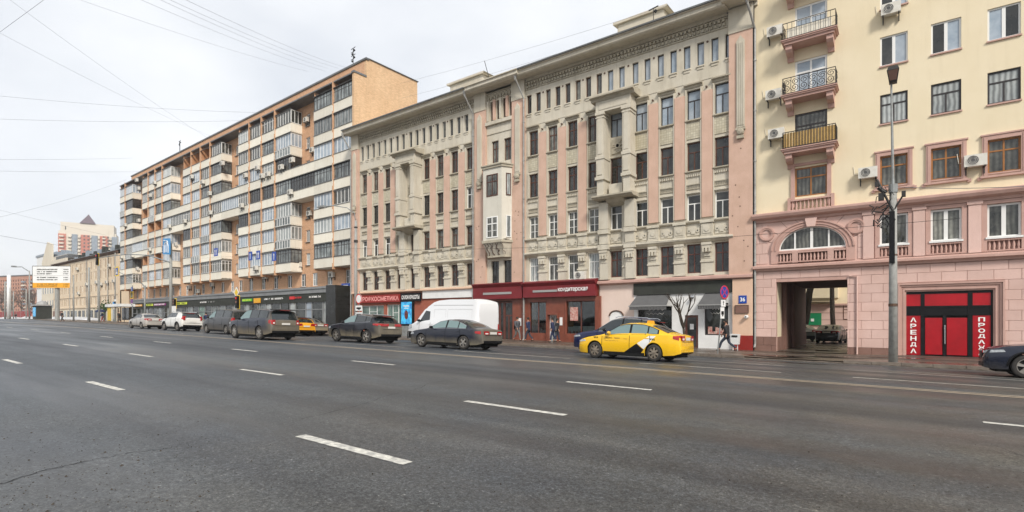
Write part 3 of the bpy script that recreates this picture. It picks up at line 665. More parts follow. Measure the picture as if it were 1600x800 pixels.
# porticoes
for cx in (10.45, -10.45):
    for s in (-1, 1):
        x = cx + s * .98; m = MB(); q = .27
        y0, y1 = -.92, -.001
        m.box(x - q, x + q, y0, y1, 12.95, 15.9); m.box(x - q + .1, x + q - .1, y0 - .03, y0, 13.1, 15.6)
        m.box(x - q - .05, x + q + .05, y0 - .05, y1, 15.6, 15.68); m.box(x - q - .08, x + q + .08, y0 - .08, y1, 15.82, 16.0)
        m.box(x - q - .07, x + q + .07, y0 - .07, y1, 12.75, 12.95)
        m.box(x - q - .02, x + q + .02, y0 - .02, y1, 11.5, 12.75); m.box(x - q + .08, x + q - .08, y0 - .07, y0 - .02, 11.65, 12.5)
        m.box(x - q - .09, x + q + .09, y0 - .09, y1, 11.3, 11.5); m.box(x - q + .02, x + q - .02, y0 + .04, y1, 10.25, 11.3)
        put('column', m, 'stone', B)
        m = MB(); m.box(x - .36, x + .36, -.42, 0, 7.95, 9.8); m.box(x - .4, x + .4, -.5, 0, 7.6, 7.9); m.box(x - .33, x + .33, -.36, 0, 6.9, 7.6); m.box(x - .42, x + .42, -.46, 0, 6.5, 6.85)
        m.box(x - .33, x + .33, -.3, 0, 4.4, 6.5)
        put('lower_column', m, 'stone', B); obj('bracket', bracket, B, (x, -.2, 5.45))
    put('entablature', MB().box(cx - 1.3, cx + 1.3, -.94, 0, 16.0, 16.75).box(cx - 1.05, cx + 1.05, -.97, -.94, 16.15, 16.55), 'stone', B)
    put('portico_cornice', MB().prismx([(0, 0), (-1.0, 0), (-1.1, .14), (-1.35, .2), (-1.35, .30), (0, .52)], cx - 1.62, cx + 1.62), 'stone_dk', B, (0, 0, 16.75))
    put('balcony_slab', MB().prismx([(0, 0), (-1.0, .0), (-1.2, .12), (-1.2, .22), (0, .30)], cx - 1.5, cx + 1.5).prismx([(0, 0), (-.85, 0), (-.5, -.22), (0, -.42)], cx - .65, cx + .65), 'stone_dk', B, (0, 0, 9.95))
    pm = MB(); pm.box(cx - .5, cx + .5, -.10, 0, 13.2, 14.2)
    for k in range(14): pm.box(cx - .42 + rb.random() * .7, cx - .3 + rb.random() * .7 + .12, -.17, -.1, 13.25 + k * .06, 13.32 + k * .06)
    pm.lathe([(.2, -.2), (.2, -.1), (.12, -.1), (.12, -.2)], cx=cx, n=10, axis='y', z0=13.7)
    put('carved_panel', pm, 'stone_dk', B); put('apron', MB().box(cx - .5, cx + .5, -.5, 0, 10.25, 11.0), 'stone', B)
# oriel
def oriel():
    fr, bk = .95, 1.5
    pl = [(-bk, 0), (-fr, -1.0), (fr, -1.0), (bk, 0)]
    put('oriel_wall', MB().prismz(pl, 7.95, 13.75), 'stonewhite', OR)
    big = [(x * 1.07, y * 1.1) for x, y in pl]
    put('oriel_cornice', MB().prismz(big, 13.75, 13.93).prismz([(x * 1.12, y * 1.18) for x, y in pl], 13.93, 14.02), 'stone_dk', OR)
    put('oriel_ledge', MB().prismz(big, 7.75, 7.95), 'stone_dk', OR)
    lo = [(x * .8, y * .55) for x, y in pl]; v = [(x, y, 7.75) for x, y in pl] + [(x, y, 6.75) for x, y in lo]
    put('corbel', MB().add(v, [(0, 1, 5, 4), (1, 2, 6, 5), (2, 3, 7, 6), (4, 5, 6, 7)]), 'stone', OR)
    put('corbel_base', MB().prismz([(x * 1.08, y * 1.1) for x, y in lo], 6.62, 6.75), 'stone_dk', OR)
    cm = MB(); q = random.Random(5)
    for k in range(7):
        a = -.8 + k * .27; pts = [Vector((a, -1.02, 7.7))]
        for j in range(1, 6): pts.append(Vector((a + q.uniform(-.15, .15) + j * .03 * (-1) ** k, -1.02 + j * .085, 7.7 - j * .18)))
        cm.tube(pts, .022, 4)
    put('vine_relief', cm, 'rust', OR)
    window(OR, 0, -1.04, 11.5, 1.15, 1.75, 'cross2', 'brownf', 'g_mid', t=.07); window(OR, 0, -1.04, 8.15, 1.15, 1.7, 'grid', 'whitef', 'g_mid', t=.09)
    for s in (1, -1):
        a = math.atan2(1.0, .55) * s
        for z0, f_ in ((11.5, 'brownf'), (8.15, 'whitef')):
            window(OR, s * 1.30, -.53, z0, .42, 1.75, 'plain', f_, 'g_pale', t=.06, rz=a)
OR = obj('oriel', MB().box(-1.3, 1.3, -.9, -.001, 8.0, 8.02).mesh('oriel_floor', M['stone']), B, (-.06, 0, 0)); oriel()
# roof dormers, chimneys
for px, py, w_, h_ in ((1000, 40, 3.6, 1.7), (728, 132, 4.0, 1.5)):
    p = at(px, py, 37.0); put('roof_house', MB().box(p.x - BX - w_ / 2, p.x - BX + w_ / 2, 3, 6, 21, 24.0).add([(p.x - BX - w_ / 2 - .3, 2.8, 24.0), (p.x - BX + w_ / 2 + .3, 2.8, 24.0), (p.x - BX + w_ / 2 + .3, 6, 24.35), (p.x - BX - w_ / 2 - .3, 6, 24.35), (p.x - BX - w_ / 2 - .3, 2.8, 24.18), (p.x - BX + w_ / 2 + .3, 2.8, 24.18)], [(0, 1, 2, 3), (0, 1, 5, 4), (4, 5, 2, 3)]), 'stone', B)
# drainpipes
def pipe(x, ztop=20.2, y=-.32, z0=-.1, r=.065, fun=True):
    m = MB(); m.tube([(x - .25, -1.1, ztop + .4), (x - .22, -1.0, ztop - .1), (x, y, ztop - 1.3), (x, y, z0 + .2), (x, y - .15, z0)], r, 8)
    for z in range(2, 19, 3): m.tube([(x, y, z), (x, y, z + .08)], r * 1.5, 8)
    if fun: m.lathe([(.16, ztop + .45), (.16, ztop + .3), (.06, ztop - .05)], x - .25, -1.1, 8)
    return put('drainpipe', m, 'pipe', B)
pipe(X34(822)); pipe(X34(743)); pipe(XL + .02); pipe(XR + .12, y=-.15)
put('party_joint', MB().box(XR + .02, XR + .06, -.23, .3, -.4, 20.9), 'black', B)
# ---------------------------------------------------------------- ground floor shops of B
put('shop_band', MB().prismx([(-.05, 0), (-.34, .12), (-.34, .22), (-.10, .30), (0, .30), (0, 0)], XL, X34(743)), 'peach', B, (0, 0, 4.12))
put('shop_band', MB().prismx([(-.05, 0), (-.40, .10), (-.40, .24), (-.10, .34), (0, .34), (0, 0)], X34(937), XR), 'pinktrim', B, (0, 0, 4.02))
def Z(px, py, Y=BY): return at(px, py, Y).z
def Xl(px, Y=BY): return at(px, 500, Y).x - BX
def shopwall(name, x0, x1, holes, mat, z1=4.12, y=-.02, depth=.3):
    m = MB(); wallgrid(m, x0, x1, -.7, z1, holes, y, depth); return put(name, m, mat, B)
# 1 red cosmetics shop
a0, a1 = Xl(564), Xl(600); b0, b1 = Xl(604), Xl(630)
shopwall('shop_wall', XL, Xl(662), [(a0, a1, .9, 3.0), (b0, b1, .4, 3.05)], 'redbrickpaint')
for a, b, z0, z1 in ((a0, a1, .9, 3.0), (b0, b1, .4, 3.05)):
    window(B, (a + b) / 2, .12, z0, b - a, z1 - z0, 'triple', 'whitef', 'g_green', t=.07, name='shop_window')
# 2 white blind sign
shopwall('shop_wall', Xl(662), Xl(743), [(Xl(705), Xl(725), .8, 2.7)], 'redbrickpaint')
window(B, (Xl(705) + Xl(725)) / 2, .12, .8, Xl(725) - Xl(705), 1.9, 'double', 'doorbrown', 'g_shop', name='shop_window')
put('fascia', MB().box(Xl(662), Xl(742), -.16, -.03, 3.5, 4.38), 'white', B)
# 3 maroon shop
shopwall('shop_wall', Xl(743), Xl(821), [(Xl(773), Xl(801), -.3, 3.1)], 'granite')
put('fascia', MB().box(Xl(744), Xl(820), -.42, -.03, 3.25, 4.2).prismx([(-.03, 4.2), (-.42, 4.2), (-.6, 4.45), (-.6, 4.52), (-.03, 4.6)], Xl(744), Xl(820)), 'maroon', B)
c = (Xl(773) + Xl(801)) / 2; w_ = Xl(801) - Xl(773)
put('light_strip', MB().box(Xl(760), Xl(804), -.45, -.42, 3.62, 3.80), 'greyf', B)
window(B, c - w_ / 4, .1, -.3, w_ / 2, 3.35, 'double', 'doorbrown', 'g_shop', t=.10, name='shop_door'); window(B, c + w_ / 4, .1, -.3, w_ / 2, 3.35, 'cross', 'doorbrown', 'g_dark', t=.12, name='shop_window')
put('interior_wall', MB().box(c - w_ / 2, c + w_ / 2, .27, .29, -.3, 3), 'interior', B)
# 4 confectioner's
h4 = [(Xl(829), Xl(854), .55, 2.95), (Xl(857), Xl(872), -.3, 1.95), (Xl(886), Xl(931), .55, 2.95)]
shopwall('shop_wall', Xl(821), Xl(937), h4, 'granite', y=-.10, depth=.45)
put('fascia', MB().box(Xl(823), Xl(935), -.52, -.11, 3.28, 4.12).prismx([(-.11, 4.12), (-.52, 4.12), (-.7, 4.36), (-.7, 4.44), (-.11, 4.56)], Xl(823), Xl(936)), 'maroon', B)
m = MB(); m.box(h4[0][0] - .12, h4[0][1] + .05, -.16, -.10, 2.95, 3.07); m.box(h4[2][0] - .1, h4[2][1] + .1, -.16, -.10, 2.95, 3.07)
m.box(h4[2][0] - .1, h4[2][0], -.16, -.10, .45, 2.95); m.box(h4[2][1], h4[2][1] + .1, -.16, -.10, .45, 2.95)
m.box(h4[1][0] - .1, h4[1][0], -.2, -.1, -.4, 1.95); m.box(h4[1][1], h4[1][1] + .1, -.2, -.1, -.4, 1.95); m.box(h4[1][0] - .1, h4[1][1] + .1, -.2, -.1, 1.95, 2.08)
m.box(Xl(934) - .1, Xl(940), -.22, -.02, -.5, 3.26); put('granite_surround', m, 'granite', B)
for i in (0, 2):
    a, b, z0, z1 = h4[i]
    put('display_floor', MB().box(a, b, .15, .3, z0, z0 + .55 if i == 2 else z0 + .75), 'white' if i == 2 else 'photoposter', B)
    put('display_side', MB().box(a, a + .42, .10, .3, z0 + .5, z1), 'interior', B)
    mm = MB()
    for k in range(8): q_ = a + .2 + k * (b - a - .4) / 7; mm.lathe([(.09, 0), (.11, .12), (.02, .2)], q_, .16, 6, z0=z0 + .01)
    put('cake', mm, 'photoposter', B)
    put('pane', MB().box(a, b, .06, .07, z0, z1), 'g_pane' if False else 'g_shop', B) if False else None
    put('window_bar', MB().box((a + b) / 2 - .05, (a + b) / 2 + .05, .02, .08, z0, z1).box(a, b, .02, .08, z1 - .07, z1), 'doorbrown', B)
a, b, z0, z1 = h4[1]; window(B, (a + b) / 2, .2, z0, b - a, z1 - z0, 'plain', 'white', 'g_pale', t=.1, name='shop_door')
# real clear panes with a black sheet behind, painting in the darkness of the room
gp_ = bpy.data.materials.new('clear_shop_pane'); gp_.use_nodes = True; _n = gp_.node_tree.nodes; _l = gp_.node_tree.links
_n.clear(); _o = _n.new('ShaderNodeOutputMaterial'); _m = _n.new('ShaderNodeMixShader'); _t = _n.new('ShaderNodeBsdfTransparent'); _g = _n.new('ShaderNodeBsdfGlossy'); _g.inputs['Roughness'].default_value = .03
_f = _n.new('ShaderNodeFresnel'); _f.inputs[0].default_value = 1.7; _l.new(_f.outputs[0], _m.inputs[0]); _l.new(_t.outputs[0], _m.inputs[1]); _l.new(_g.outputs[0], _m.inputs[2]); _l.new(_m.outputs[0], _o.inputs[0])
_t.inputs[0].default_value = (.75, .8, .8, 1)
M['clear'] = gp_
for i in (0, 2):
    a, b, z0, z1 = h4[i]; put('pane', MB().box(a, b, .03, .04, z0, z1), 'clear', B)
    put('black_backing', MB().box(a, b, .31, .34, z0, z1), 'black', B)
put('poster', MB().box(Xl(891), Xl(903), -.02, .01, 1.5, 2.5), 'photoposter', B)
put('notice', MB().box(Xl(875) + .05, Xl(880), -.13, -.105, 1.15, 1.75), 'white', B); put('notice', MB().box(Xl(810), Xl(815), -.06, -.025, 1.1, 1.7), 'white', B)
# 5 pale pink wall with boarded arch
na, nb = Xl(953), Xl(974); pts = [(na, -.3), (nb, -.3), (nb, 1.85)] + [((na + nb) / 2 + (nb - na) / 2 * cos(pi * k / 8), 1.85 + .35 * sin(pi * k / 8)) for k in range(1, 8)] + [(na, 1.85)]
shopwall('shop_wall', Xl(937), Xl(991), [], 'pinkwhite')
put('boarded_arch', MB().prism(pts, -.05, -.02), 'white', B)
am = MB(); am.tube([(x, -.06, z) for x, z in pts[2:]] , .06, 5); put('arch_rim', am, 'rust', B)
# 6 white shop with awnings
g6 = [(Xl(997), Xl(1050), .35, 2.5), (Xl(1070), Xl(1091), -.3, 1.86), (Xl(1101), Xl(1138), .6, 2.6)]
shopwall('shop_wall', Xl(991), Xl(1146), g6, 'white')
put('fascia', MB().box(Xl(991), Xl(1146), -.14, -.03, 3.25, 4.06), 'slate', B)
for i in (0, 2):
    a, b, z0, z1 = g6[i]; window(B, (a + b) / 2, .08, z0, b - a, z1 - z0, 'plain', 'blackf', 'g_shop', t=.07, name='shop_window')
    mm = MB(); q = random.Random(i)
    for k in range(9): xx = a + .2 + k * (b - a - .4) / 9; mm.box(xx, xx + .13, .02, .07, z0 + .07, z0 + .2 + q.random() * .35)
    put('window_display', mm, 'food_' if False else 'photoposter', B)
    mm = MB()
    for k in range(2):
        xs = a + (b - a) * .25; w2 = (b - a) * .5
        mm.tube([(xs + w2 * j / 12, .06, 2.25 - .28 * k + .05 * sin(j * 2.1 + k)) for j in range(13)], .012, 4)
    put('window_script', mm, 'letter', B)
a, b, z0, z1 = g6[1]; d_ = window(B, (a + b) / 2, .05, z0, b - a, z1 - z0, 'plain', 'doorbrown', 'g_dark', t=.14, name='shop_door')
put('notice', MB().box(-.12, .12, .02, .03, 1.25, 1.6), 'white', d_)
def awning(x0, x1):
    y = -.03; m = MB(); m.add([(x0 + .15, y, 3.24), (x1 - .1, y, 3.24), (x1, y - 1.0, 2.5), (x0, y - 1.0, 2.5), (x0 + .15, y, 3.2), (x1 - .1, y, 3.2), (x1, y - 1.0, 2.46), (x0, y - 1.0, 2.46)],
        [(0, 1, 2, 3), (7, 6, 5, 4), (0, 3, 7, 4), (1, 5, 6, 2)])
    n = 12; 
    for k in range(n): xa = x0 + (x1 - x0) * k / n; m.box(xa + .01, xa + (x1 - x0) / n - .01, y - 1.0 - .02, y - .98, 2.22, 2.46)
    a = put('awning', m, 'awning', B); put('awning_bar', MB().box(x0 - .05, x1 + .05, y - 1.05, y - 1.0, 2.44, 2.5).box(x0 - .05, x0, y - 1.0, y, 2.44, 2.48).box(x1, x1 + .05, y - 1.0, y, 2.44, 2.48), 'greyf', a)
awning(Xl(993), Xl(1050)); awning(Xl(1098), Xl(1140))
put('wall_lamp', MB().lathe([(.02, -.3), (.12, -.28), (.12, -.12), (.03, -.03)], Xl(1084), -.05, 10, axis='y', z0=3.0), 'chrome', B)
# 7 corner pier with number
put('corner_pier', MB().box(Xl(1146), XR + .02, -.24, 0, -.5, 4.02), 'peach', B)
put('pier_plinth', MB().box(Xl(1148), XR + .03, -.30, -.24, -.5, .62), 'signred', B)
# ---- signs: things of their own
def sign(name, label, cat, x0, x1, z0, z1, y, mat, txt=None, tm='letter', tw=.9, th=.6, d=.12, group=None, bold=.02, frame=None):
    t = thing(name, label, cat, ((x0 + x1) / 2, y, z0), 0, group); w, h = x1 - x0, z1 - z0
    put('board', MB().box(-w / 2, w / 2, 0, d, 0, h), mat, t)
    if txt: text(txt, w * tw, h * th, tm, t, (0, -.012, h / 2), bold=bold)
    if frame: put('frame', MB().box(-w / 2 - .03, w / 2 + .03, -.02, .0, -.03, 0).box(-w / 2 - .03, w / 2 + .03, -.02, 0, h, h + .03).box(-w / 2 - .03, -w / 2, -.02, 0, 0, h).box(w / 2, w / 2 + .03, -.02, 0, 0, h), frame, t)
    return t
def wx(px, Y=BY): return at(px, 500, Y).x
sign('shop_sign', 'long red shop sign with pale letters ПРОФКОСМЕТИКА above the shop windows', 'sign', wx(564.5), wx(628), 3.28, 4.0, 33.72, 'signred', 'ПРОФКОСМЕТИКА', 'signpinkish', .96, .66, bold=.03)
sign('shop_sign', 'black shop sign with white letters beside the red cosmetics sign', 'sign', wx(629.5), wx(661), 3.3, 4.06, 33.70, 'blackgloss', 'САЛОН КРАСОТЫ', 'letter', .88, .5, bold=.03)
t = thing('shop_sign', 'white lettering КОНДИТЕРСКАЯ with a faded pale strip on the maroon fascia', 'sign', (wx(880), 33.44, 3.6))
x_ = wx(871.5, 33.4) - t.location.x; x2 = wx(918, 33.4) - t.location.x
text('кондитерская', x2 - x_, .34, 'letter', t, ((x_ + x2) / 2, -.02, .16), bold=.02)
put('light_strip', MB().box(wx(832, 33.4) - t.location.x, x_ - .1, -.01, .03, .06, .22), 'greyf', t)
sign('house_number', 'dark blue enamel plate with the white number 36 on the corner pier', 'house number', wx(1154, 33.7), wx(1166.5, 33.7), 2.55, 3.03, 33.72, 'blue', '36', 'letter', .62, .52, d=.03, bold=.03)
sign('memorial_plaque', 'rusty brown plaque below the house number 36', 'plaque', wx(1149, 33.7), wx(1169, 33.7), 1.98, 2.42, 33.71, 'plinth', d=.04, frame='rust')
t = sign('street_name_sign', 'small blue street name plate on the brick wall beside the black shop block', 'sign', wx(534, 35.8), wx(547.5, 35.8), 5.0, 5.6, 35.75, 'blue', d=.04)
def scribble(parent, w, h, n, mat, z, y=-.012, seed=0, x0=None):
    q = random.Random(seed); m = MB(); x = -w / 2 if x0 is None else x0; step = w / n
    for k in range(n):
        if q.random() < .08: x += step; continue
        a = step * .8
        m.box(x, x + a * .28, y - .012, y, z - h / 2, z + h / 2)
        m.box(x, x + a, y - .011, y, z + h / 2 - h * .2, z + h / 2) if q.random() < .6 else m.box(x, x + a, y - .011, y, z - .1 * h, z + .1 * h)
        if q.random() < .6: m.box(x + a * .72, x + a, y - .012, y, z - h / 2, z + h / 2)
        x += step
    return put('lettering', m, mat, parent)
scribble(t, .9, .12, 9, 'letter', .36)
# ================================================================ BUILDING C (cream and pink)
CX = -1.2
C = thing('apartment_building', 'cream apartment building on a pink stone base with an arched carriageway', 'building', (CX, BY, 0))
cx_ = lambda X: X - CX
x0, x1 = -7.12, 12.0
cols = [-.33, 1.78, 3.91, 6.05, 8.2, 10.3]
hol = []; rowsC = [(8.6, 10.19), (11.9, 13.44), (14.95, 16.5), (17.95, 19.5), (21.0, 22.5)]
for x in cols:
    for a, b in rowsC: hol.append((x - .585, x + .585, a, b))
dcol = -4.13
for a, b in ((8.6, 10.25), (11.3, 13.35), (14.35, 16.4), (17.4, 19.5), (20.5, 22.5)): hol.append((dcol - .8, dcol + .8, a, b))
hol = [(cx_(a), cx_(b), c, d) for a, b, c, d in hol]
m = MB(); wallgrid(m, cx_(x0), cx_(x1), 7.7, 25.5, hol, 0, .16)
m.box(cx_(x0), cx_(x0) + .2, .002, 12, 7.7, 25.5); m.box(cx_(x0), cx_(x1), .4, .6, 7.7, 25.4)
put('wall', m, 'yellow', C)
put('roof', MB().box(cx_(x0) - .1, cx_(x1) + .2, -.6, 13, 25.5, 25.9), 'zinc', C)
rc = random.Random(4)
for i, x in enumerate(cols):
    for r_, (a, b) in enumerate(rowsC):
        st, fm, gm = [('cross2', 'orangef', 'g_mid'), ('cross', 'blackf', 'g_pale'), ('double', 'whitef', 'g_blue'), ('double', 'whitef', 'g_blue'), ('double', 'whitef', 'g_blue')][r_]
        wv = window(C, cx_(x), .07, a, 1.17, b - a, st, fm, gm, t=.075)
        if r_ in (2, 3): # insect screen on one sash
            s = -1 if i != 2 else 1
            obj('screen', cached(('scr', s, b - a), lambda: MB().box(min(s * .07, s * .52), max(s * .07, s * .52), .02, .033, .08, b - a - .08).mesh('insect_screen', M['acgrille'] if False else M['g_dark'])), wv)
        put('window_ledge', MB().box(cx_(x) - .62, cx_(x) + .62, -.08, .07, a - .07, a), 'pinktrim', C)
        if r_ == 0:
            q = MB(); X = cx_(x)
            q.box(X - .78, X - .585, -.10, -.001, a - .12, b + .2); q.box(X + .585, X + .78, -.10, -.001, a - .12, b + .2); q.box(X - .585, X + .585, -.10, -.001, b, b + .2)
            q.box(X - .84, X + .84, -.14, -.001, b + .2, b + .27); q.box(X - .86, X + .86, -.15, -.001, a - .22, a - .12); q.box(X - .95, X - .8, -.1, -.001, a - .3, a - .15); q.box(X + .8, X + .95, -.1, -.001, a - .3, a - .15)
            q.box(X - .72, X - .65, -.13, -.1, a - .12, b + .14); q.box(X + .65, X + .72, -.13, -.1, a - .12, b + .14)
            put('window_surround', q, 'pinktrim', C)
X = cx_(dcol)
window(C, X, .07, 8.6, 1.6, 1.65, 'cross2', 'orangef', 'g_mid', t=.08)
window(C, X, .07, 11.3, 1.6, 2.05, 'cross', 'blackf', 'g_mid', t=.09); window(C, X, .07, 14.35, 1.6, 2.05, 'cross2', 'whitef', 'g_blue', t=.11)
window(C, X, .07, 17.4, 1.6, 2.1, 'cross2', 'whitef', 'g_blue', t=.1); window(C, X, .07, 20.5, 1.6, 2.0, 'cross2', 'whitef', 'g_blue', t=.1)
q = MB()
for s in (-1, 1): q.box(X + s * .9 - .1, X + s * .9 + .1, -.1, -.001, 8.0, 10.35)
q.box(X - 1.0, X + 1.0, -.1, -.001, 10.35, 10.5); q.box(X - 1.15, X - 1.0, -.2, -.001, 7.75, 8.55); q.box(X + 1.0, X + 1.15, -.2, -.001, 7.75, 8.55)
put('window_surround', q, 'pinktrim', C)
bal_prof = [(.05, 0), (.05, .05), (.035, .07), (.06, .2), (.04, .34), (.03, .42), (.05, .46), (.05, .5)]
balm = MB().lathe(bal_prof, 0, 0, 8).mesh('baluster', M['pinktrim'], True)
def balustrade(xa, xb, z, y=-.10, h=.5, step=.19):
    o = put('balustrade_rail', MB().box(xa, xb, y - .09, -.003, z + h, z + h + .09).box(xa, xb, y - .09, -.003, z - .06, z), 'pinktrim', C)
    n = int((xb - xa) / step); 
    for k in range(n): obj('baluster', balm, o, (xa + (k + .5) * (xb - xa) / n, y, z))
balustrade(X - 1.0, X + 1.0, 7.85, -.12)
# balconies
def balcony(z, kind):
    m = MB(); w = 1.32; y1 = -1.02
    m.box(X - w, X + w, y1, -.002, z - .14, z); m.box(X - w - .05, X + w + .05, y1 - .05, -.002, z - .06, z - .01); m.box(X - w + .1, X + w - .1, y1 + .08, -.002, z - .28, z - .14)
    b = put('balcony', m, 'pinktrim', C)
    for s in (-1, 1):
        xx = X + s * (w - .32); mm = MB(); mm.prismx([(0, z - .95), (-.12, z - .95), (-.22, z - .75), (-.7, z - .66), (-.84, z - .52), (-.84, z - .28), (0, z - .28)], xx - .16, xx + .16); put('bracket', mm, 'pinktrim', b)
    r = MB(); h = .92; yy = y1 + .06
    P = [(X - w + .04, -.05), (X - w + .04, yy), (X + w - .04, yy), (X + w - .04, -.05)]
    for zz in ((z + .06, z + h) if kind != 'iron' else (z + .05, z + h)): r.tube([(x, y, zz) for x, y in P], .024, 4)
    if kind in ('plain', 'slat'):
        for a, b_ in zip(P, P[1:]):
            L = math.hypot(a[0] - b_[0], a[1] - b_[1]); n = int(L / (.22 if kind == 'plain' else .14))
            for k in range(n + 1): t = k / n; x, y = a[0] + (b_[0] - a[0]) * t, a[1] + (b_[1] - a[1]) * t; r.box(x - .011, x + .011, y - .011, y + .011, z, z + h)
    if kind == 'plain':
        r.tube([(x, y, z + h * .62) for x, y in P], .016, 4)
        put('balcony_box', MB().box(X - w + .25, X + w - .25, yy + .08, yy + .3, z + .0, z + .62), 'parapet', b)
    if kind == 'iron':
        for a, b_ in zip(P, P[1:]):
            L = math.hypot(a[0] - b_[0], a[1] - b_[1]); n = 6 if L > 1.2 else 2
            for k in range(n):
                for s in (1, -1):
                    pts = []
                    for j in range(22):
                        th_ = j / 21 * 3.3 * pi; rad = .21 * (1 - j / 26)
                        u = (k + .5) / n * L + s * (rad * cos(th_) + .02); v = z + h / 2 + s * (.16 + rad * sin(th_) * .95)
                        u = max(0, min(L, u)); t = u / L; bul = -.10 * sin(pi * (v - z) / h) if abs(a[1] - b_[1]) < .01 else 0
                        pts.append((a[0] + (b_[0] - a[0]) * t, a[1] + (b_[1] - a[1]) * t + bul, v))
                    r.tube(pts, .018, 4)
                x, y = a[0] + (b_[0] - a[0]) * k / n, a[1] + (b_[1] - a[1]) * k / n; r.tube([(x, y, z), (x, y - .1 * (abs(a[1] - b_[1]) < .01), z + h / 2), (x, y, z + h)], .016, 4)
        m2 = MB()
    put('railing', r, 'iron', b)
    if kind == 'slat':
        sl = None
        for k in range(17):
            xx = X - w + .10 + k * .148; o = obj('slat', cached('slat', lambda: MB().box(0, .13, 0, .02, 0, .78).mesh('slat', M['goldbal'])), b, (xx, yy + .03, z + .08))
        for s in (-1, 1):
            for k in range(6): obj('slat', cached('slat2', lambda: MB().box(0, .02, 0, .13, 0, .78).mesh('slat', M['goldbal'])), b, (X + s * (w - .08), yy + .08 + k * .15, z + .08))
balcony(11.2, 'slat'); balcony(14.25, 'iron'); balcony(17.35, 'plain'); balcony(20.45, 'plain')
# pink base
LXa, LXb = -5.75, -2.45; lc = (LXa + LXb) / 2; lr = (LXb - LXa) / 2; lz = 5.58; lh = 1.26
put('base_cornice', MB().prismx([(0, 0), (-.12, 0), (-.16, .12), (-.42, .22), (-.50, .36), (-.50, .46), (-.38, .50), (0, .58)], cx_(x0) - .02, cx_(x1)), 'pinktrim', C, (0, 0, 7.30))
put('string_course', MB().prismx([(0, 0), (-.14, 0), (-.20, .10), (-.34, .16), (-.34, .28), (-.12, .36), (0, .40)], cx_(x0) - .02, cx_(x1)), 'pinktrim', C, (0, 0, 4.42))
# second floor zone wall, with lunette opening
from mathutils.geometry import tessellate_polygon
def polywall(name, outer, hs, y, mat, depth=.25):
    loops = [[Vector((a, b, 0)) for a, b in outer]] + [[Vector((a, b, 0)) for a, b in h] for h in hs]
    flat = [p for l in loops for p in l]; tr = tessellate_polygon(loops)
    mb = MB(); mb.add([(p.x, y, p.y) for p in flat], tr)
    for h in hs:
        n = len(h)
        for i in range(n): a, b = h[i], h[(i + 1) % n]; mb.quad((a[0], y, a[1]), (b[0], y, b[1]), (b[0], y + depth, b[1]), (a[0], y + depth, a[1]))
    return put(name, mb, mat, C)
arc = lambda cx0, cz0, rx, rz, n=20, a0=0, a1=pi: [(cx0 + rx * cos(a0 + (a1 - a0) * k / n), cz0 + rz * sin(a0 + (a1 - a0) * k / n)) for k in range(n + 1)]
lun = arc(cx_(lc), lz, lr, lh)
polywall('lunette_wall', [(cx_(x0), 4.4), (cx_(-1.25), 4.4), (cx_(-1.25), 7.4), (cx_(x0), 7.4)], [lun], 0, 'pinkst')
h2 = [(cx_(x - .60), cx_(x + .60), 4.86, 7.12) for x in cols]
m = MB(); wallgrid(m, cx_(-1.25), cx_(x1), 4.4, 7.4, h2, 0, .22); put('wall', m, 'pinkst', C)
for x in cols:
    window(C, cx_(x), .08, 5.5, 1.2, 1.6, 'double', 'whitef', 'g_mid', t=.09); balustrade(cx_(x - .6), cx_(x + .6), 4.90, .02, .44, .16)
    put('apron_panel', MB().box(cx_(x - .6), cx_(x + .6), .15, .2, 4.86, 5.5), 'pinktrim', C); put('window_ledge', MB().box(cx_(x - .66), cx_(x + .66), -.12, .1, 5.43, 5.52), 'white', C)
    q = MB(); Xc = cx_(x)
    q.box(Xc - .80, Xc - .60, -.07, 0, 4.84, 7.2); q.box(Xc + .60, Xc + .80, -.07, 0, 4.84, 7.2); q.box(Xc - .8, Xc + .8, -.08, 0, 7.12, 7.28); put('window_surround', q, 'pinktrim', C)
for x in (.72, 2.86, 4.98, 7.1, 9.2, -1.42):
    q = MB(); q.box(cx_(x) - .24, cx_(x) + .24, -.12, 0, 4.82, 7.16); q.box(cx_(x) - .29, cx_(x) + .29, -.17, 0, 7.16, 7.30); put('pilaster', q, 'pinkst', C)
# lunette window
lw = put('lunette_window', MB().tube([(x, .10, z) for x, z in lun], .05, 6).box(cx_(lc) - .07, cx_(lc) + .07, .06, .14, lz, lz + lh).box(cx_(lc) - .88, cx_(lc) - .80, .07, .13, lz, lz + lh * .86).box(cx_(lc) + .80, cx_(lc) + .88, .07, .13, lz, lz + lh * .86).box(cx_(LXa), cx_(LXb), .05, .15, lz - .03, lz + .08), 'whitef', C)
put('pane', MB().prism(lun, .13, .15), 'g_mid', lw)
am = MB()
def ringmb(mb, cx0, cz0, rx0, rz0, rx1, rz1, y0, y1, n=28, a0=0, a1=pi):
    A = arc(cx0, cz0, rx0, rz0, n, a0, a1); Bq = arc(cx0, cz0, rx1, rz1, n, a0, a1)
    for i in range(n):
        mb.add([(A[i][0], y0, A[i][1]), (A[i + 1][0], y0, A[i + 1][1]), (Bq[i + 1][0], y0, Bq[i + 1][1]), (Bq[i][0], y0, Bq[i][1]), (A[i][0], y1, A[i][1]), (A[i + 1][0], y1, A[i + 1][1]), (Bq[i + 1][0], y1, Bq[i + 1][1]), (Bq[i][0], y1, Bq[i][1])],
               [(0, 1, 2, 3), (0, 4, 5, 1), (3, 2, 6, 7)])
ringmb(am, cx_(lc), lz - .0, lr + .02, lh + .02, lr + .42, lh + .34, -.10, 0); ringmb(am, cx_(lc), lz, lr + .14, lh + .12, lr + .22, lh + .18, -.14, -.1)
ringmb(am, cx_(lc), lz, lr + .34, lh + .27, lr + .42, lh + .34, -.16, -.1)
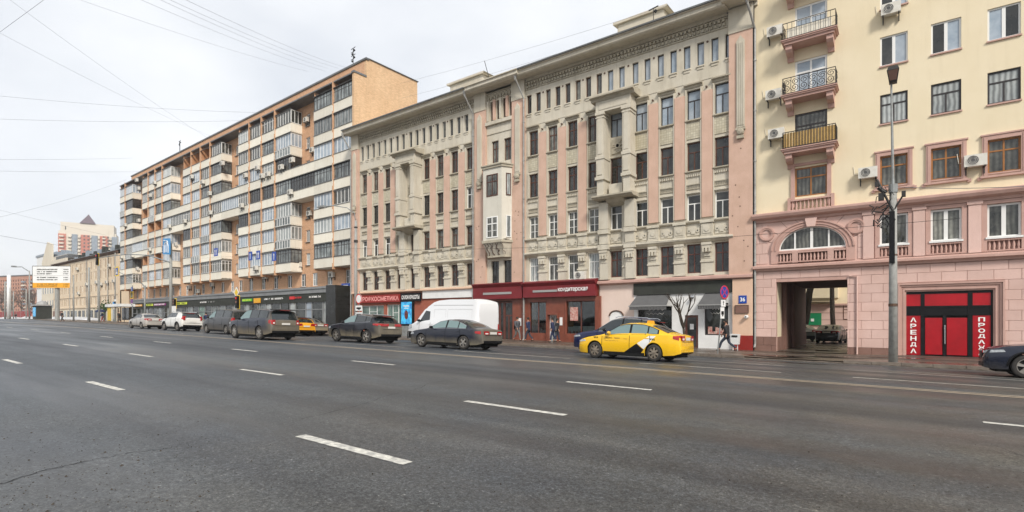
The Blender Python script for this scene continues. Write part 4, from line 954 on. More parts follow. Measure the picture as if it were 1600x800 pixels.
for s in (-1, 1): am.box(cx_(lc) + s * (lr + .22) - .20, cx_(lc) + s * (lr + .22) + .20, -.10, 0, 4.82, lz)
put('archivolt', am, 'pinktrim', C)
put('keystone', MB().prism([(cx_(lc) - .2, lz + lh - .02), (cx_(lc) + .2, lz + lh - .02), (cx_(lc) + .3, 7.3), (cx_(lc) - .3, 7.3)], -.24, 0), 'pinkst', C)
put('balustrade_niche', MB().box(cx_(LXa), cx_(LXb), -.02, 0, 4.86, 5.52), 'plinth', C)
for a, b in ((LXa, -5.05), (-4.75, -3.3), (-3.0, LXb)): balustrade(cx_(a), cx_(b), 4.92, -.12, .46, .17)
for a, b in ((-5.05, -4.75), (-3.3, -3.0)): put('pedestal', MB().box(cx_(a), cx_(b), -.2, 0, 4.84, 5.5), 'pinktrim', C)
for x in (-6.42, -1.98):
    q = MB(); ringmb(q, cx_(x), 6.62, .26, .26, .42, .42, -.10, 0, 24, 0, 2 * pi); ringmb(q, cx_(x), 6.62, .34, .34, .38, .38, -.13, -.1, 24, 0, 2 * pi)
    q.lathe([(.26, -.02), (.26, .0)], cx_(x), 0, 20, axis='y', z0=6.62); put('medallion', q, 'pinktrim', C)
# radial joints above the arch
vj = MB()
for k in range(1, 10):
    a = pi * k / 10
    if k == 5: continue
    p0 = (cx_(lc) + (lr + .46) * cos(a), lz + (lh + .38) * sin(a)); p1 = (cx_(lc) + (lr + 1.0) * cos(a), min(7.28, lz + (lh + .9) * sin(a)))
    vj.tube([(p0[0], -.004, p0[1]), (p1[0], -.004, p1[1])], .012, 3)
put('voussoir_joint', vj, 'plinth', C)
# ground zone: gate + shop opening, wall sheet recessed behind stone blocks
GA, GB, GZ = -5.9, -2.38, 3.77
DA, DB, DZ = -.15, 3.94, 3.45
m = MB(); wallgrid(m, cx_(x0), cx_(x1), -.8, 4.45, [(cx_(GA), cx_(GB), -.8, GZ), (cx_(DA), cx_(DB), -.8, DZ)], 0, .3)
m.box(cx_(x0), cx_(x0) + .15, .003, 11.7, -.6, 7.6)
put('base_wall', m, 'pinktrim', C)
um = MB(); c = .012
um.add([(0, 0, 0), (1, 0, 0), (1, 0, 1), (0, 0, 1), (c, -.024, c * 1.5), (1 - c, -.024, c * 1.5), (1 - c, -.024, 1 - c * 1.5), (c, -.024, 1 - c * 1.5)], [(4, 5, 6, 7), (0, 1, 5, 4), (1, 2, 6, 5), (2, 3, 7, 6), (3, 0, 4, 7)])
umesh = um.mesh('stone_block', M['pinkst']); umdark = um.mesh('plinth_block', M['plinth'])
def block(xa, xb, za, zb, me=umesh, y=-.002):
    if xb - xa < .06 or zb - za < .05: return
    o = obj('stone_block', me, C, (cx_(xa) + .003, y + random.uniform(-.006, .0), za + .003)); o.scale = (xb - xa - .006, 1, zb - za - .006)
hz = .487; z = -.42; r_ = 0
while z < 4.40:
    zt = min(z + hz, 4.41); xx = x0 - (.45 if r_ % 2 else 0)
    while xx < 7.5:
        segs = [(max(xx, x0), xx + .97)]
        for A_, B_, T_ in ((GA, GB, GZ), (DA, DB, DZ)):
            if z < T_ - .05:
                ns_ = []
                for a, b in segs:
                    if b <= A_ or a >= B_: ns_.append((a, b)); continue
                    if a < A_: ns_.append((a, A_))
                    if b > B_: ns_.append((B_, b))
                segs = ns_
        for a, b in segs: block(a, b, z, zt, umdark if (z < .5 and b < -2.0) or z < -.3 else umesh)
        xx += .97
    z = zt; r_ += 1
for r_, z in enumerate((4.86, 5.47, 6.08, 6.69)):
    for a, b in ((x0, -6.35), (-1.9, -1.3)):
        block(a, a + (b - a) * (.6 if r_ % 2 else .4), z, z + .6 - .0); block(a + (b - a) * (.6 if r_ % 2 else .4), b, z, z + .6)
# moulded portal of the red shopfront
pm = MB(); ia, ib, iz = .13, 3.53, 3.0
for k, (d, y) in enumerate(((0, -.10), (.07, -.04), (.14, .02), (.21, -.0), (.27, .08))):
    a, b, t = DA + d, DB - d * 1.2, DZ - d * 1.3
    e = .075
    pm.box(cx_(a), cx_(a) + e, y, .3, -.5, t); pm.box(cx_(b) - e, cx_(b), y, .3, -.5, t); pm.box(cx_(a) + e, cx_(b) - e, y, .3, t - e * 1.25, t)
put('portal', pm, 'pinktrim', C)
sf = put('shopfront', MB().box(cx_(ia), cx_(ib), .22, .26, -.45, iz + .1), 'black', C)
fr = MB(); Yf = .14
for a, b, zt_ in ((ia, ia + .06, iz), (.79, .95, iz), (1.67, 1.80, 1.9), (2.62, 2.80, iz), (3.46, ib, iz)): fr.box(cx_(a), cx_(b), Yf, .22, -.35, zt_)
for a, b in ((-.36, -.25), (1.78, 1.86), (2.18, 2.27), (2.88, iz)): fr.box(cx_(ia), cx_(ib), Yf + .004, .22, a, b)
fr.box(cx_(ia), cx_(ib), Yf + .03, .22, 1.86, 2.18); put('shopfront_frame', fr, 'blackgloss', sf)
for n_, a, b, z0, z1 in (('panel', .19, .79, -.25, 1.78), ('door_leaf', .97, 1.65, -.2, 1.66), ('door_leaf', 1.82, 2.60, -.2, 1.66), ('panel', 2.80, 3.46, -.25, 1.78), ('transom_panel', .19, .79, 2.27, 2.88), ('transom_panel', .85, 2.72, 2.27, 2.88), ('transom_panel', 2.80, 3.46, 2.27, 2.88)):
    put(n_, MB().box(cx_(a), cx_(b), .165, .2, z0, z1), 'vinylred', sf)
put('door_handle', MB().tube([(cx_(1.74), .08, .35), (cx_(1.74), .08, 1.3)], .022, 6), 'chrome', sf)
for word, xx in (('АРЕНДА', .49), ('ПРОДАЖА', 3.13)):
    n = len(word); z0, z1 = (-.2, 1.72); h = (z1 - z0) / n
    for k, ch in enumerate(word): text(ch, .25, h * .74, 'letter', sf, (cx_(xx), .155, z1 - h * (k + .5)), bold=.03)
# passage
ps = MB(); L = 11.8
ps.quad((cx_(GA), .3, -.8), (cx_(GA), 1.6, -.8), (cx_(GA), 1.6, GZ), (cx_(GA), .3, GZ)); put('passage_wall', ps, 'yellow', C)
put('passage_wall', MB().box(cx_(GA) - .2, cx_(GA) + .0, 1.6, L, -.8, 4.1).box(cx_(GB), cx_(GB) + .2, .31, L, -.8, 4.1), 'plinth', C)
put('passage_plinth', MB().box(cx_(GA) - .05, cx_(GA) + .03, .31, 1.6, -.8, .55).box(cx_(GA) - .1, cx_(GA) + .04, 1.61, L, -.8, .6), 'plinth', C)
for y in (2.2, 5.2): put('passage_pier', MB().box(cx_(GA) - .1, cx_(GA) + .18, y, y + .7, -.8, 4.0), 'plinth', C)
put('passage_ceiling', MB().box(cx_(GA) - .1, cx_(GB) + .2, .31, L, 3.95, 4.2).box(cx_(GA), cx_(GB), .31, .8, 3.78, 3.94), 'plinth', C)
put('rear_wall', MB().box(cx_(GB), cx_(12), L, L + .3, -.8, 25).box(cx_(x0), cx_(GA) - .1, L, L + .3, -.8, 25).box(cx_(GA) - .1, cx_(GB), L + .001, L + .3, 3.96, 25), 'yellow', C)
put('rain_pipe', MB().tube([(cx_(-1.93), -.1, -.3), (cx_(-1.93), -.1, 3.9), (cx_(-2.3), -.1, 3.95)], .045, 6), 'pinkst', C)
put('side_canopy', MB().box(cx_(5.0), cx_(7.0), -.35, 0, 3.2, 3.4).box(cx_(5.2), cx_(5.6), -.3, 0, 3.0, 3.2), 'plinth', C)
put('side_door', MB().box(cx_(5.3), cx_(6.6), -.07, -.05, -.3, 2.9), 'plinth', C)
put('threshold', MB().box(cx_(DA), cx_(DB), -.25, .1, -.55, -.33), 'kerb', C)
# courtyard
YB = thing('courtyard_house', 'pink and cream house across the courtyard seen through the arch', 'building', (-6, 66, 0))
put('wall', MB().box(-14, 14, 0, .3, -.5, 3.2), 'pinkst', YB); put('upper_wall', MB().box(-14, 14, .01, .3, 3.21, 20), 'yellow', YB)
put('string_course', MB().box(-14, 14, -.2, 0, 3.1, 3.3), 'pinktrim', YB); put('oriel', MB().box(-2.6, .6, -1.2, 0, 3.9, 9.2).box(-2.3, .3, -.9, 0, 3.5, 3.9), 'yellow', YB)
put('sign_box', MB().box(-2.5, -1.0, -.1, -.01, 1.0, 2.3), 'green', YB); put('notice', MB().box(-2.0, -1.7, -.13, -.1, 1.4, 1.7), 'white', YB)  # green sign box on the courtyard wall, with a white notice
for x in (-8, -5, 1.6, 4.2): window(YB, x, -.03, 6.2, 1.2, 1.6, 'cross2', 'brownf', 'g_dark'); window(YB, x, -.03, 1.6, 1.2, 1.6, 'cross2', 'brownf', 'g_dark')
for k in range(3): put('joint', MB().box(-14, 14, -.02, -.002, .8 + k * .75, .84 + k * .75), 'plinth', YB)
# ================================================================ BUILDING A (orange brick block of flats)
AA = R(1.75)
A = thing('brick_apartment_block', 'nine storey orange brick block of flats with rows of glazed cream balconies', 'building', (-46.1, 36.0, 0), -AA)
Minv = (Matrix.Translation(A.location) @ Matrix.Rotation(-AA, 4, 'Z')).inverted()
def UA(px, off, py=500):
    n = Vector((sin(AA), cos(AA), 0)); r = ray(px, py); P0 = Vector((-46.1, 36, 0))
    t = (n.dot(P0) - off) / n.dot(r); p = Minv @ Vector((r.x * t, r.y * t, CAMZ + r.z * t)); return p
AL = 76.1
gaps = [(7.72, 12.7), (26.3, 31.5), (45.2, 50.3), (63.6, 68.9)]
bays = [(0.35, 3.8), (3.8, 7.72), (12.7, 16.4), (16.4, 19.8), (19.8, 23.1), (23.1, 26.3), (31.5, 35.1), (35.1, 38.5), (38.5, 41.9), (41.9, 45.2), (50.3, 53.9), (53.9, 57.2), (57.2, 60.5), (60.5, 63.6), (68.9, 72.8), (72.8, 75.9)]
corner = {12.7, 31.5, 50.3, 68.9}
FH = 2.8; Z0 = 7.4
wins = []
for g0, g1 in gaps:
    for f in range(7):
        z = Z0 + f * FH + .75
        wins.append((-g0 - 2.45, -g0 - 1.75, z, z + 1.45)); wins.append((-g0 - 4.15, -g0 - 3.25, z, z + 1.45))
low = [UA(p, 0).x for p in (544.5, 515, 492, 474, 452.5, 431, 411.5, 392, 376, 363, 348, 332.5, 317.5, 304, 292)]
x = low[-1] - 2.9
while x > -75: low.append(x); x -= 2.95
for x in low: wins.append((x - .55, x + .55, 5.6, 7.15))
m = MB(); wallgrid(m, -AL, -.35, -1, 27.5, wins, 0.0, .2); m.box(-AL, -.35, .35, .4, -1, 28); put('wall', m, 'brick', A)
ra = random.Random(21)
for k, (a, b, z0, z1) in enumerate(wins):
    window(A, (a + b) / 2, .10, z0, b - a, z1 - z0, 'sash' if k % 3 else 'double', 'whitef', ra.choice(['g_dark', 'g_mid', 'g_dark', 'g_pale']), t=.08)
    if k % 2: put('window_ledge', MB().box(a - .05, b + .05, -.14, 0, z0 - .06, z0), 'ledge', A)
# end wall: a brick pier in front, body behind
put('end_wall', MB().box(-.35, 0, -1.5, 7.2, -1, 27.55).box(-.35, -.001, 0.02, 7.2, 27.55, 29.6), 'brickend', A)
put('end_wall_ledge', MB().box(-.4, .08, -1.6, .02, 27.55, 27.75), 'ledge', A)
put('rear_wall', MB().box(-AL, -.36, 7.0, 7.2, -1, 29.5).box(-AL, -AL + .3, .41, 7.0, -1, 28), 'brick', A)
put('roof_fascia', MB().box(-AL + 1.5, -.36, .001, .25, 27.66, 29.45), 'brick', A)
put('eaves_soffit', MB().box(-AL + .2, -.36, -.02 + .03, 1.0, 27.9, 28.0).box(-AL, -.36, -1.45, 1.0, 27.30, 27.36), 'ledge', A) if False else put('eaves_slab', MB().box(-AL, -.36, -1.55, 0.0, 27.50, 27.64), 'ledge', A)
put('roof_edge', MB().box(-AL + 1.4, .12, -.10, .3, 29.45, 29.66).box(-.5, .12, .3, 7.3, 29.6, 29.68), 'zinc', A)
put('roof', MB().box(-AL, -.3, .26, 7.2, 28.6, 28.8), 'zinc', A)
for u in (9, 30.5, 52, 60): put('chimney', MB().box(-u - .8, -u, 2.0, 3.2, 28.8, 30.5), 'white', A)
# balconies
def glaz(w, style, h=1.55):
    fr = MB(); n = max(3, round(w / .62)); t = .035 if style != 'dark' else .028
    for k in range(n + 1): x = -w / 2 + w * k / n; fr.box(max(-w / 2, x - t), min(w / 2, x + t), -.03, .03, .04, h - .04)
    fr.box(-w / 2, w / 2, -.035, .035, 0, .06); fr.box(-w / 2, w / 2, -.035, .035, h - .06, h)
    if style in ('dark', 'white2'): fr.box(-w / 2, w / 2, -.025, .025, h * .72, h * .72 + .04)
    return fr
def balc(u0, u1, f, style, proj=1.5, isC=False, span=False):
    w = round(u1 - u0, 3); xc = -(u0 + u1) / 2; z = Z0 + f * FH; y = -proj
    pmesh = cached(('par', w, isC), lambda: MB().box(-w / 2 + .02, w / 2 - .02, 0, .07, 0, 1.05).box(w / 2 - .09, w / 2 - .02, .07, 1.49 if isC else 1.0, 0, 1.05).box(-w / 2 + .02, w / 2 - .02, .07, 1.49, -.02, .12).mesh('balcony_parapet', M['parapet']))
    b = obj('balcony', pmesh, A, (xc, y, z))
    obj('tin_ledge', cached(('tl', w), lambda: MB().box(-w / 2, w / 2 + .02, -.06, .10, 0, .05).mesh('tin_ledge', M['ledge'])), b, (0, 0, 1.05))
    obj('tin_canopy', cached(('tc', w, f == 6), lambda: MB().prismx([(-.12, 0), (.1, .10), (.1, .02), (-.12, -.03)], -w / 2, w / 2 + .04).mesh('tin_canopy', M['ledge'])), b, (0, 0, 2.68))
    if style == 'open':
        obj('loggia_back', cached(('lb', w), lambda: MB().box(-w / 2, w / 2, 1.40, 1.48, .1, 2.7).box(-w / 2 + .02, -w / 2 + .1, .2, 1.4, .1, 2.7).mesh('loggia_wall', M['loggia'])), b)
        window(b, .3, 1.5, .6, min(1.4, w - .8), 1.5, 'double', 'doorbrown', 'g_dark', name='balcony_door') if False else None
        return b
    st = 'dark' if style == 'dark' else ('white2' if style == 'white2' else 'white')
    g = obj('glazing', cached(('gl', w, style), lambda: glaz(w - .08, st).mesh('balcony_glazing', M['blackf' if style == 'dark' else 'greyf' if style == 'grey' else 'whitef'])), b, (0, .06, 1.10))
    gm = {'dark': ('g_refl', 'g_dark', 'g_refl')[int(u0 + f) % 3], 'grey': 'g_refl'}.get(style, ra.choice(['g_mid', 'g_blue', 'g_pale', 'g_blue', 'g_mid']))
    obj('pane', cached(('gp', w, gm), lambda: MB().box(-w / 2 + .06, w / 2 - .06, .0, .012, .03, 1.52).mesh('pane', M[gm])), g)
    if style in ('white', 'white2') and ra.random() < .13:
        lo = obj('lower_glazing', cached(('gll', w), lambda: glaz(w - .08, 'white', 1.0).mesh('lower_glazing', M['whitef'])), b, (0, -.05, .03))
        obj('pane', cached(('glp', w), lambda: MB().box(-w / 2 + .06, w / 2 - .06, .0, .012, .03, .97).mesh('pane', M['g_refl'])), lo)
    if isC:
        s = obj('side_glazing', cached(('sg', style), lambda: glaz(1.34, st).mesh('side_glazing', M['blackf' if style == 'dark' else 'whitef'])), b, (w / 2 - .06, .76, 1.10), R(90))
        obj('pane', cached(('sgp', gm), lambda: MB().box(-.65, .65, -.006, .006, .03, 1.52).mesh('pane', M[gm])), s)
    return b
for (u0, u1) in bays:
    isC = u0 in corner
    for f in range(7):
        t = 6 - f                                   # floors from the top
        if u0 < 8: style = {0: 'dark', 1: 'grey', 2: 'white', 3: 'dark', 4: 'white', 5: 'white', 6: 'dark'}[t]
        else:
            style = ra.choices(['white', 'white2', 'dark', 'open'], [.52, .20, .18, .10])[0]
            if t == 3 and u0 < 31 and ra.random() < .5: style = 'dark'
            if (u0 > 34 and u0 < 42 and t == 0): style = 'open'
            if isC and style == 'open': style = 'white' if u0 != 30.3 else 'open'
            if isC and t == 2: style = 'dark'
        balc(u0, u1, f, style, isC=isC)
# long balconies that bridge the recesses on the fourth and fifth rows from the top
for i, (g0, g1) in enumerate(gaps):
    balc(g0, g1, 3 if i != 3 else 2, 'dark' if i == 0 else 'white'); w = g1 - g0
    fz = 4 if i != 3 else 3
    b = obj('balcony', MB().box(-w / 2, w / 2, 0, .07, 0, 1.05).box(-w / 2, w / 2, .07, 1.49, -.02, .12).mesh('balcony_parapet', M['parapet']), A, (-(g0 + g1) / 2, -1.5, Z0 + fz * FH))
    put('tin_ledge', MB().box(-w / 2, w / 2, -.06, .10, 1.05, 1.10), 'ledge', b)
# brick ribs between bays
rb_ = MB().box(-.075, .075, -.12, .10, 0, 1).mesh('brick_rib', M['brick'])
for u in (3.8, 16.4, 19.8, 23.1, 35.1, 38.5, 41.9, 53.9, 57.2, 60.5, 72.8):
    o = obj('brick_rib', rb_, A, (-u, -1.5, 7.1)); o.scale = (1, 1, 20.6 if u > 4 else 20.6)
    for k in range(7):
        obj('render_patch', cached('rp', lambda: MB().box(-.08, .08, -.125, -.118, 0, .6).mesh('render_patch', M['parapet'])), A, (-u, -1.5, Z0 + k * FH + ra.uniform(0, .5)))
    obj('end_slab', cached('es', lambda: MB().box(-.07, .07, .1, 1.49, 0, 20.5).mesh('dividing_wall', M['loggia'])), A, (-u, -1.5, 7.1))
for u in (.2, 7.72 - .0, 26.3, 45.2, 63.6, 75.95):
    if u in (.2,): continue
    obj('dividing_wall', cached('dw', lambda: MB().box(-.07, .07, .12, 1.49, 0, 20.3).mesh('dividing_wall', M['brick'])), A, (-u + .02, -1.5, 7.2))
# shop pavilion along the ground floor
e0 = UA(513, 2.3).x; e1 = UA(528, 2.3).x; eL = UA(203, 2.3).x
sp = obj('shop_pavilion', MB().box(eL, e0, -2.25, -.01, 4.95, 5.25).box(eL, e0, -2.35, -2.2, 4.55, 5.0).box(eL, e0, -2.45, -2.3, 5.0, 5.12).mesh('pavilion_roof', M['shopgrey']), A)
put('fascia', MB().box(eL, e0, -2.28, -2.2, 3.55, 4.55), 'slate', sp)
put('black_end_block', MB().box(e0, e1, -2.6, -.02, -1, 5.25), 'blackstone', sp)
put('side_wall', MB().box(e1 - .1, e1 - .01, -.02, -.01, -1, 4), 'black', sp)
x = e0; k = 0
pat = ['w', 'g', 'c', 'g', 'w', 'g', 'g', 'w', 'd', 'g', 'w', 'g', 'w', 'g', 'd', 'd', 'g', 'y', 'g', 'd', 'g', 'g', 'd', 'w', 'g', 'd', 'g', 'g', 'w', 'd', 'g', 'g']
while x > eL + 1:
    w = 1.25 if pat[k % 32] in 'wc' else 2.2; c = pat[k % 32]
    fl = -1.2 + .0 
    put('shop_window', MB().box(x - w + .05, x - .05, -2.12, -2.08, -.3, 3.55), {'w': 'g_pale', 'g': 'g_shop', 'c': 'g_blue', 'd': 'g_refl', 'y': 'g_green'}[c], sp)
    put('mullion', MB().box(x - .06, x + .06, -2.2, -2.05, -.5, 3.55).box(x - w, x, -2.18, -2.06, 2.7, 2.78), 'shopgrey', sp)
    x -= w; k += 1
put('pavilion_base', MB().box(eL, e0, -2.25, -2.0, -1, .9).box(eL, e0, -2.05, -.02, -1, 0), 'shopgrey', sp)
# ground floor end recess between A and B
put('passage_dark_panel', MB().box(e1, 0, -.15, -.05, -1, 1.9), 'black', A); put('door_canopy', MB().box(e1 + .1, -.3, -.7, -.01, 4.25, 4.7), 'white', A)  # black panel paints in the darkness of the passage
put('red_wall', MB().box(e1, 0, -.16, -.06, 1.9, 4.2), 'redbrickpaint', A)
t = thing('round_shop_sign', 'red square sign with a white figure in the recess beside the black tiled block', 'sign', tuple(A.matrix_basis @ Vector((-1.7, -.35, 2.6))))
put('board', MB().prism([(-.75, .2), (.1, -.2), (.85, .1), (.7, 1.1), (0, 1.45), (-.55, 1.1)], 0, .06), 'sred', t); put('figure', MB().prism([(-.3, .3), (.2, .2), (.4, .6), (.1, .9), (0, .6), (-.2, .8)], -.015, 0), 'letter', t)
# shop signs of the pavilion
def asign(pa, pb, mat, tm, label, z=3.95, h=.34, txt=None, bar=True, n=10, seed=1):
    xa, xb = UA(pa, 2.32).x, UA(pb, 2.32).x; w = xb - xa
    p = A.matrix_basis @ Vector(((xa + xb) / 2, -2.34, z)); t = thing('shop_sign', label, 'sign', tuple(p), -AA)
    if mat: put('board', MB().box(-w / 2, w / 2, -.04, .04, 0, h), mat, t)
    if tm: scribble(t, w * .92, h * .6, n, tm, h / 2, -.045, seed)
asign(412.5, 445, None, 'letter', 'thin row of small white letters above pale curtained shop windows', n=16)
asign(453, 460, 'sred', None, 'small red square emblem at the head of a red and white shop sign'); asign(461, 474, None, 'sred', 'short row of red letters on the dark fascia', n=8, seed=2)
asign(483, 503, None, 'letter', 'white letters on the dark fascia next to the black tiled block', n=13, seed=3)
asign(379, 394, 'sgreen', 'fluo', 'green shop sign left of the orange one', n=8, seed=4); asign(397, 407, 'sorange', 'yel', 'short orange shop sign beside the green one', h=.6, z=3.7, n=5, seed=5)
asign(313, 324, None, 'letter', 'short bold white lettering on the grey fascia', n=6, seed=6); asign(326, 337, None, 'greyf', 'faint grey lettering on the grey fascia', n=7, seed=7)
asign(271, 292, 'fluo', 'slate', 'long fluorescent yellow shop sign behind the tall pole', n=14, seed=8); asign(241, 259, 'spurple', 'letter', 'purple shop sign left of the tall pole', n=12, seed=9)
asign(227, 239, 'fluo', 'slate', 'short yellow shop sign beside the purple one', n=8, seed=10); asign(211, 222, 'sorange', 'letter', 'orange shop sign at the far end of the brick block', n=8, seed=11)
# ================================================================ AIR CONDITIONERS
acb = MB(); acb.box(-.42, .42, -.3, 0, 0, .56); acm = acb.mesh('air_conditioner', M['ac'])
acg = MB(); acg.lathe([(.0, -.335), (.06, -.335), (.06, -.325), (.22, -.32), (.22, -.3)], -.1, 0, 12, axis='y', z0=.28)
acgm = acg.mesh('fan_grille', M['acgrille'])
acw = MB()
for r_ in (.10, .16, .22): acw.tube([(-.1 + r_ * cos(a * pi / 6), -.345, .28 + r_ * sin(a * pi / 6)) for a in range(13)], .008, 3, caps=False)
acwm = acw.mesh('wire_guard', M['ac'])
acbr = MB().box(-.36, -.31, -.34, .1, -.06, 0).box(.31, .36, -.34, .1, -.06, 0).box(-.36, -.31, 0.0, .1, -.35, 0).box(.31, .36, 0.0, .1, -.35, 0).mesh('bracket', M['iron'])
def ac(p, label, rz=0, group='air conditioners on the facades', s=1):
    t = thing('air_conditioner', label, 'air conditioner', tuple(p), rz, group); t.scale = (s, s, s)
    for n_, me in (('casing', acm), ('fan_grille', acgm), ('wire_guard', acwm), ('bracket', acbr)): obj(n_, me, t)
    return t
def acC(px, py, lab): 
    p = at(px, py, 33.7); ac((p.x, 33.86, p.z - .28), lab)
    m = MB(); m.tube([(p.x - CX - .4, -.03, p.z), (p.x - CX - .6, -.03, p.z + .02), (p.x - CX - .66, -.03, p.z + .5)], .014, 4); put('hose', m, 'parapet', C)
acC(1211, 49, 'air conditioner left of the top balcony with a plain railing'); acC(1209, 148, 'air conditioner left of the scrolled wrought iron balcony'); acC(1213, 209, 'air conditioner left of the ochre slatted balcony')
acC(1356, 270, 'air conditioner on the cream wall between the lowest balcony and the street lamp'); acC(1392, 14, 'air conditioner at the top edge above the street lamp'); acC(1524, 251, 'air conditioner between two pink framed windows')
p = at(904.5, 430, 33.5); ac((p.x, 33.85, p.z - .28), 'air conditioner standing on the maroon confectioner fascia')
ords = ['top', 'second', 'third', 'fourth', 'fifth', 'sixth', 'lowest']
lst = [(480, 188), (490, 235 + 0), (458, 251), (441, 262), (420, 273), (411, 276), (385, 275), (465, 338), (485, 334), (463, 373), (469, 414), (401, 419), (455, 301), (349, 256), (329, 303), (318, 285), (301, 277), (330, 333), (290, 346), (379, 322), (404, 263),
       (392, 432), (416, 433), (436, 428), (520, 430), (333, 445), (311, 455), (297, 449), (243, 286), (236, 306), (215, 282), (218, 345), (197, 352), (266, 354), (208, 400), (235, 390), (276, 382), (277, 437), (191, 402), (216, 420), (218, 295), (366, 458)]
colw = ['first', 'second', 'third', 'fourth', 'fifth', 'sixth', 'seventh', 'eighth', 'ninth', 'tenth', 'eleventh', 'twelfth', 'thirteenth', 'fourteenth', 'fifteenth', 'sixteenth']
acl = {}
for k, (px, py) in enumerate(lst):
    low_ = py > 424; p = UA(px, .1 if (low_ or px in (480, 490, 465, 485, 463, 469)) else 1.58, py)
    r_ = max(0, min(6, int((27.2 - p.z) / 2.8)))
    nb = min(range(len(bays)), key=lambda i: abs((bays[i][0] + bays[i][1]) / 2 + p.x))
    acl.setdefault((7 if low_ else r_, nb), []).append((px, p))
for (r_, nb), L_ in acl.items():
    L_.sort(key=lambda q: q[0])
    for i, (px, p) in enumerate(L_):
        w = A.matrix_basis @ p; which = '' if len(L_) == 1 else ('left-hand ' if i == 0 else 'right-hand ')
        where = 'below the lowest balconies' if r_ == 7 else f'{ords[r_]} balcony row'
        ac((w.x, w.y, w.z - .25), f'{which}air conditioner on the brick block, {where}, {colw[nb]} column from the right', -AA)
# ================================================================ FAR BUILDINGS
Dp = (-133.5, 39.9)
D = thing('old_apartment_house', 'tan four storey house with tall narrow windows beyond the brick block', 'building', (-133.5, 39.9, 1.5))
hs = []
for k in range(28):
    xx = -46.5 + k * 1.62 + (.35 if k % 2 else 0)
    for z0, z1 in ((3.6, 5.2), (6.6, 8.2), (9.4, 11.2), (11.9 - .2, 13.6)): hs.append((xx - .32, xx + .32, z0, z1))
m = MB(); wallgrid(m, -48, 0, 2.6, 14.3, hs, 0, .25); m.box(-48, 0, .4, .6, -1, 14); m.box(-.3, 0, .01, 12, -1, 14.2); put('wall', m, 'tan', D)
for a, b, c, d in hs: window(D, (a + b) / 2, .12, c, b - a, d - c, 'plain', 'brownf' if (int(a) % 3) else 'whitef', 'g_dark', t=.05)
put('cornice', MB().prismx([(0, 0), (-.5, .3), (-.6, .5), (0, .6)], -48, .2), 'rust', D, (0, 0, 14.2)); put('roof', MB().add([(-48, -.5, 14.8), (0, -.5, 14.8), (0, 6, 17.4), (-48, 6, 17.4), (-48, 12, 14.8), (0, 12, 14.8)], [(0, 1, 2, 3), (3, 2, 5, 4)]), 'zinc', D)
put('string_course', MB().box(-48, 0, -.15, 0, 5.5, 5.65).box(-48, 0, -.18, 0, 2.9, 3.1), 'tan', D)
for k in range(16): put('shop_window', MB().box(-47.3 + k * 2.95, -45.6 + k * 2.95, -.05, .02, -.5, 2.3), 'g_shop' if k % 3 else 'g_pale', D)
put('shop_wall', MB().box(-48, 0, .03, .2, -1, 2.6), 'cream2', D); put('door_panel', MB().box(-48, -40, -.1, -.06, -.5, 2.4), 'plinth', D)
for k in range(14): put('roof_vent', MB().box(-42 + k * 3, -41.2 + k * 3 + (k % 3) * .4, 3, 4, 15, 16.6 + (k % 4) * .35), 'slate' if k % 3 else 'fargrey', D)
for k, x in enumerate((-5.5, -12, -20, -33)): put('drainpipe', MB().tube([(x, -.2, 0), (x, -.2, 14.2)], .08, 5), 'pipe', D)
for k, (px, py) in enumerate(((171, 417), (151, 443), (167, 443), (178, 441), (136, 446), (123, 460), (158, 446), (121, 422))):
    p = at(px, py, 39.7); ac((p.x, 39.8, p.z), 'air conditioner on the tan house, ' + ['just below the eaves by the brick block', 'third from the right in the middle row', 'second from the right in the middle row', 'rightmost in the middle row', 'leftmost in the middle row', 'low down at the far end', 'below the middle row near the centre', 'highest at the far end'][k], s=1.15, group='air conditioners on the tan house')
# cream gabled house, white building
E_ = thing('gabled_house', 'cream house with a stepped gable behind the direction board', 'building', tuple(at(78, 500, 44).xy) + (1.5,))
t_ = 44 / ray(78, 500).y
put('wall', MB().box(-9, 16, 0, .4, -2, 17.5).prism([(-9, 17.5), (2, 17.5), (2, 22.5), (-3, 23.5)], 0, .4), 'cream2', E_)
for k in range(5):
    for j in range(3): window(E_, -7 + k * 2.6, -.08, 3.5 + j * 4.4, 1.3, 2.4, 'plain', 'whitef', 'g_mid')
put('roof', MB().box(4, 16, .5, 10, 17.5, 18.6), 'zinc', E_)
False and put('pediment', MB().prism([(-3, 23.5), (-2.5, 23.5), (2.2, 22.3), (2.2, 21.8)], -.2, .5), 'rust', E_)
Wb = thing('white_office_building', 'plain white building rising behind the gabled house', 'building', tuple(at(64, 500, 55).xy) + (1.5,))
put('wall', MB().box(-6, 7, 0, 6, -2, 24.5), 'white', Wb); put('roof', MB().box(-6.3, 14, -.3, 6, 24.5, 25.2), 'fargrey', Wb); put('wing', MB().box(7, 30, 1, 7, -2, 23.5), 'farcream', Wb)
for k in range(5): put('roof_plant', MB().box(7.5 + k * 4, 9.5 + k * 4, 1.5, 4, 23.5, 24.8 + (k % 2) * .8), 'fargrey', Wb)
for k in range(4): window(Wb, -4 + k * 2.8, -.1, 12, 1.2, 1.8, 'plain', 'greyf', 'g_mid')
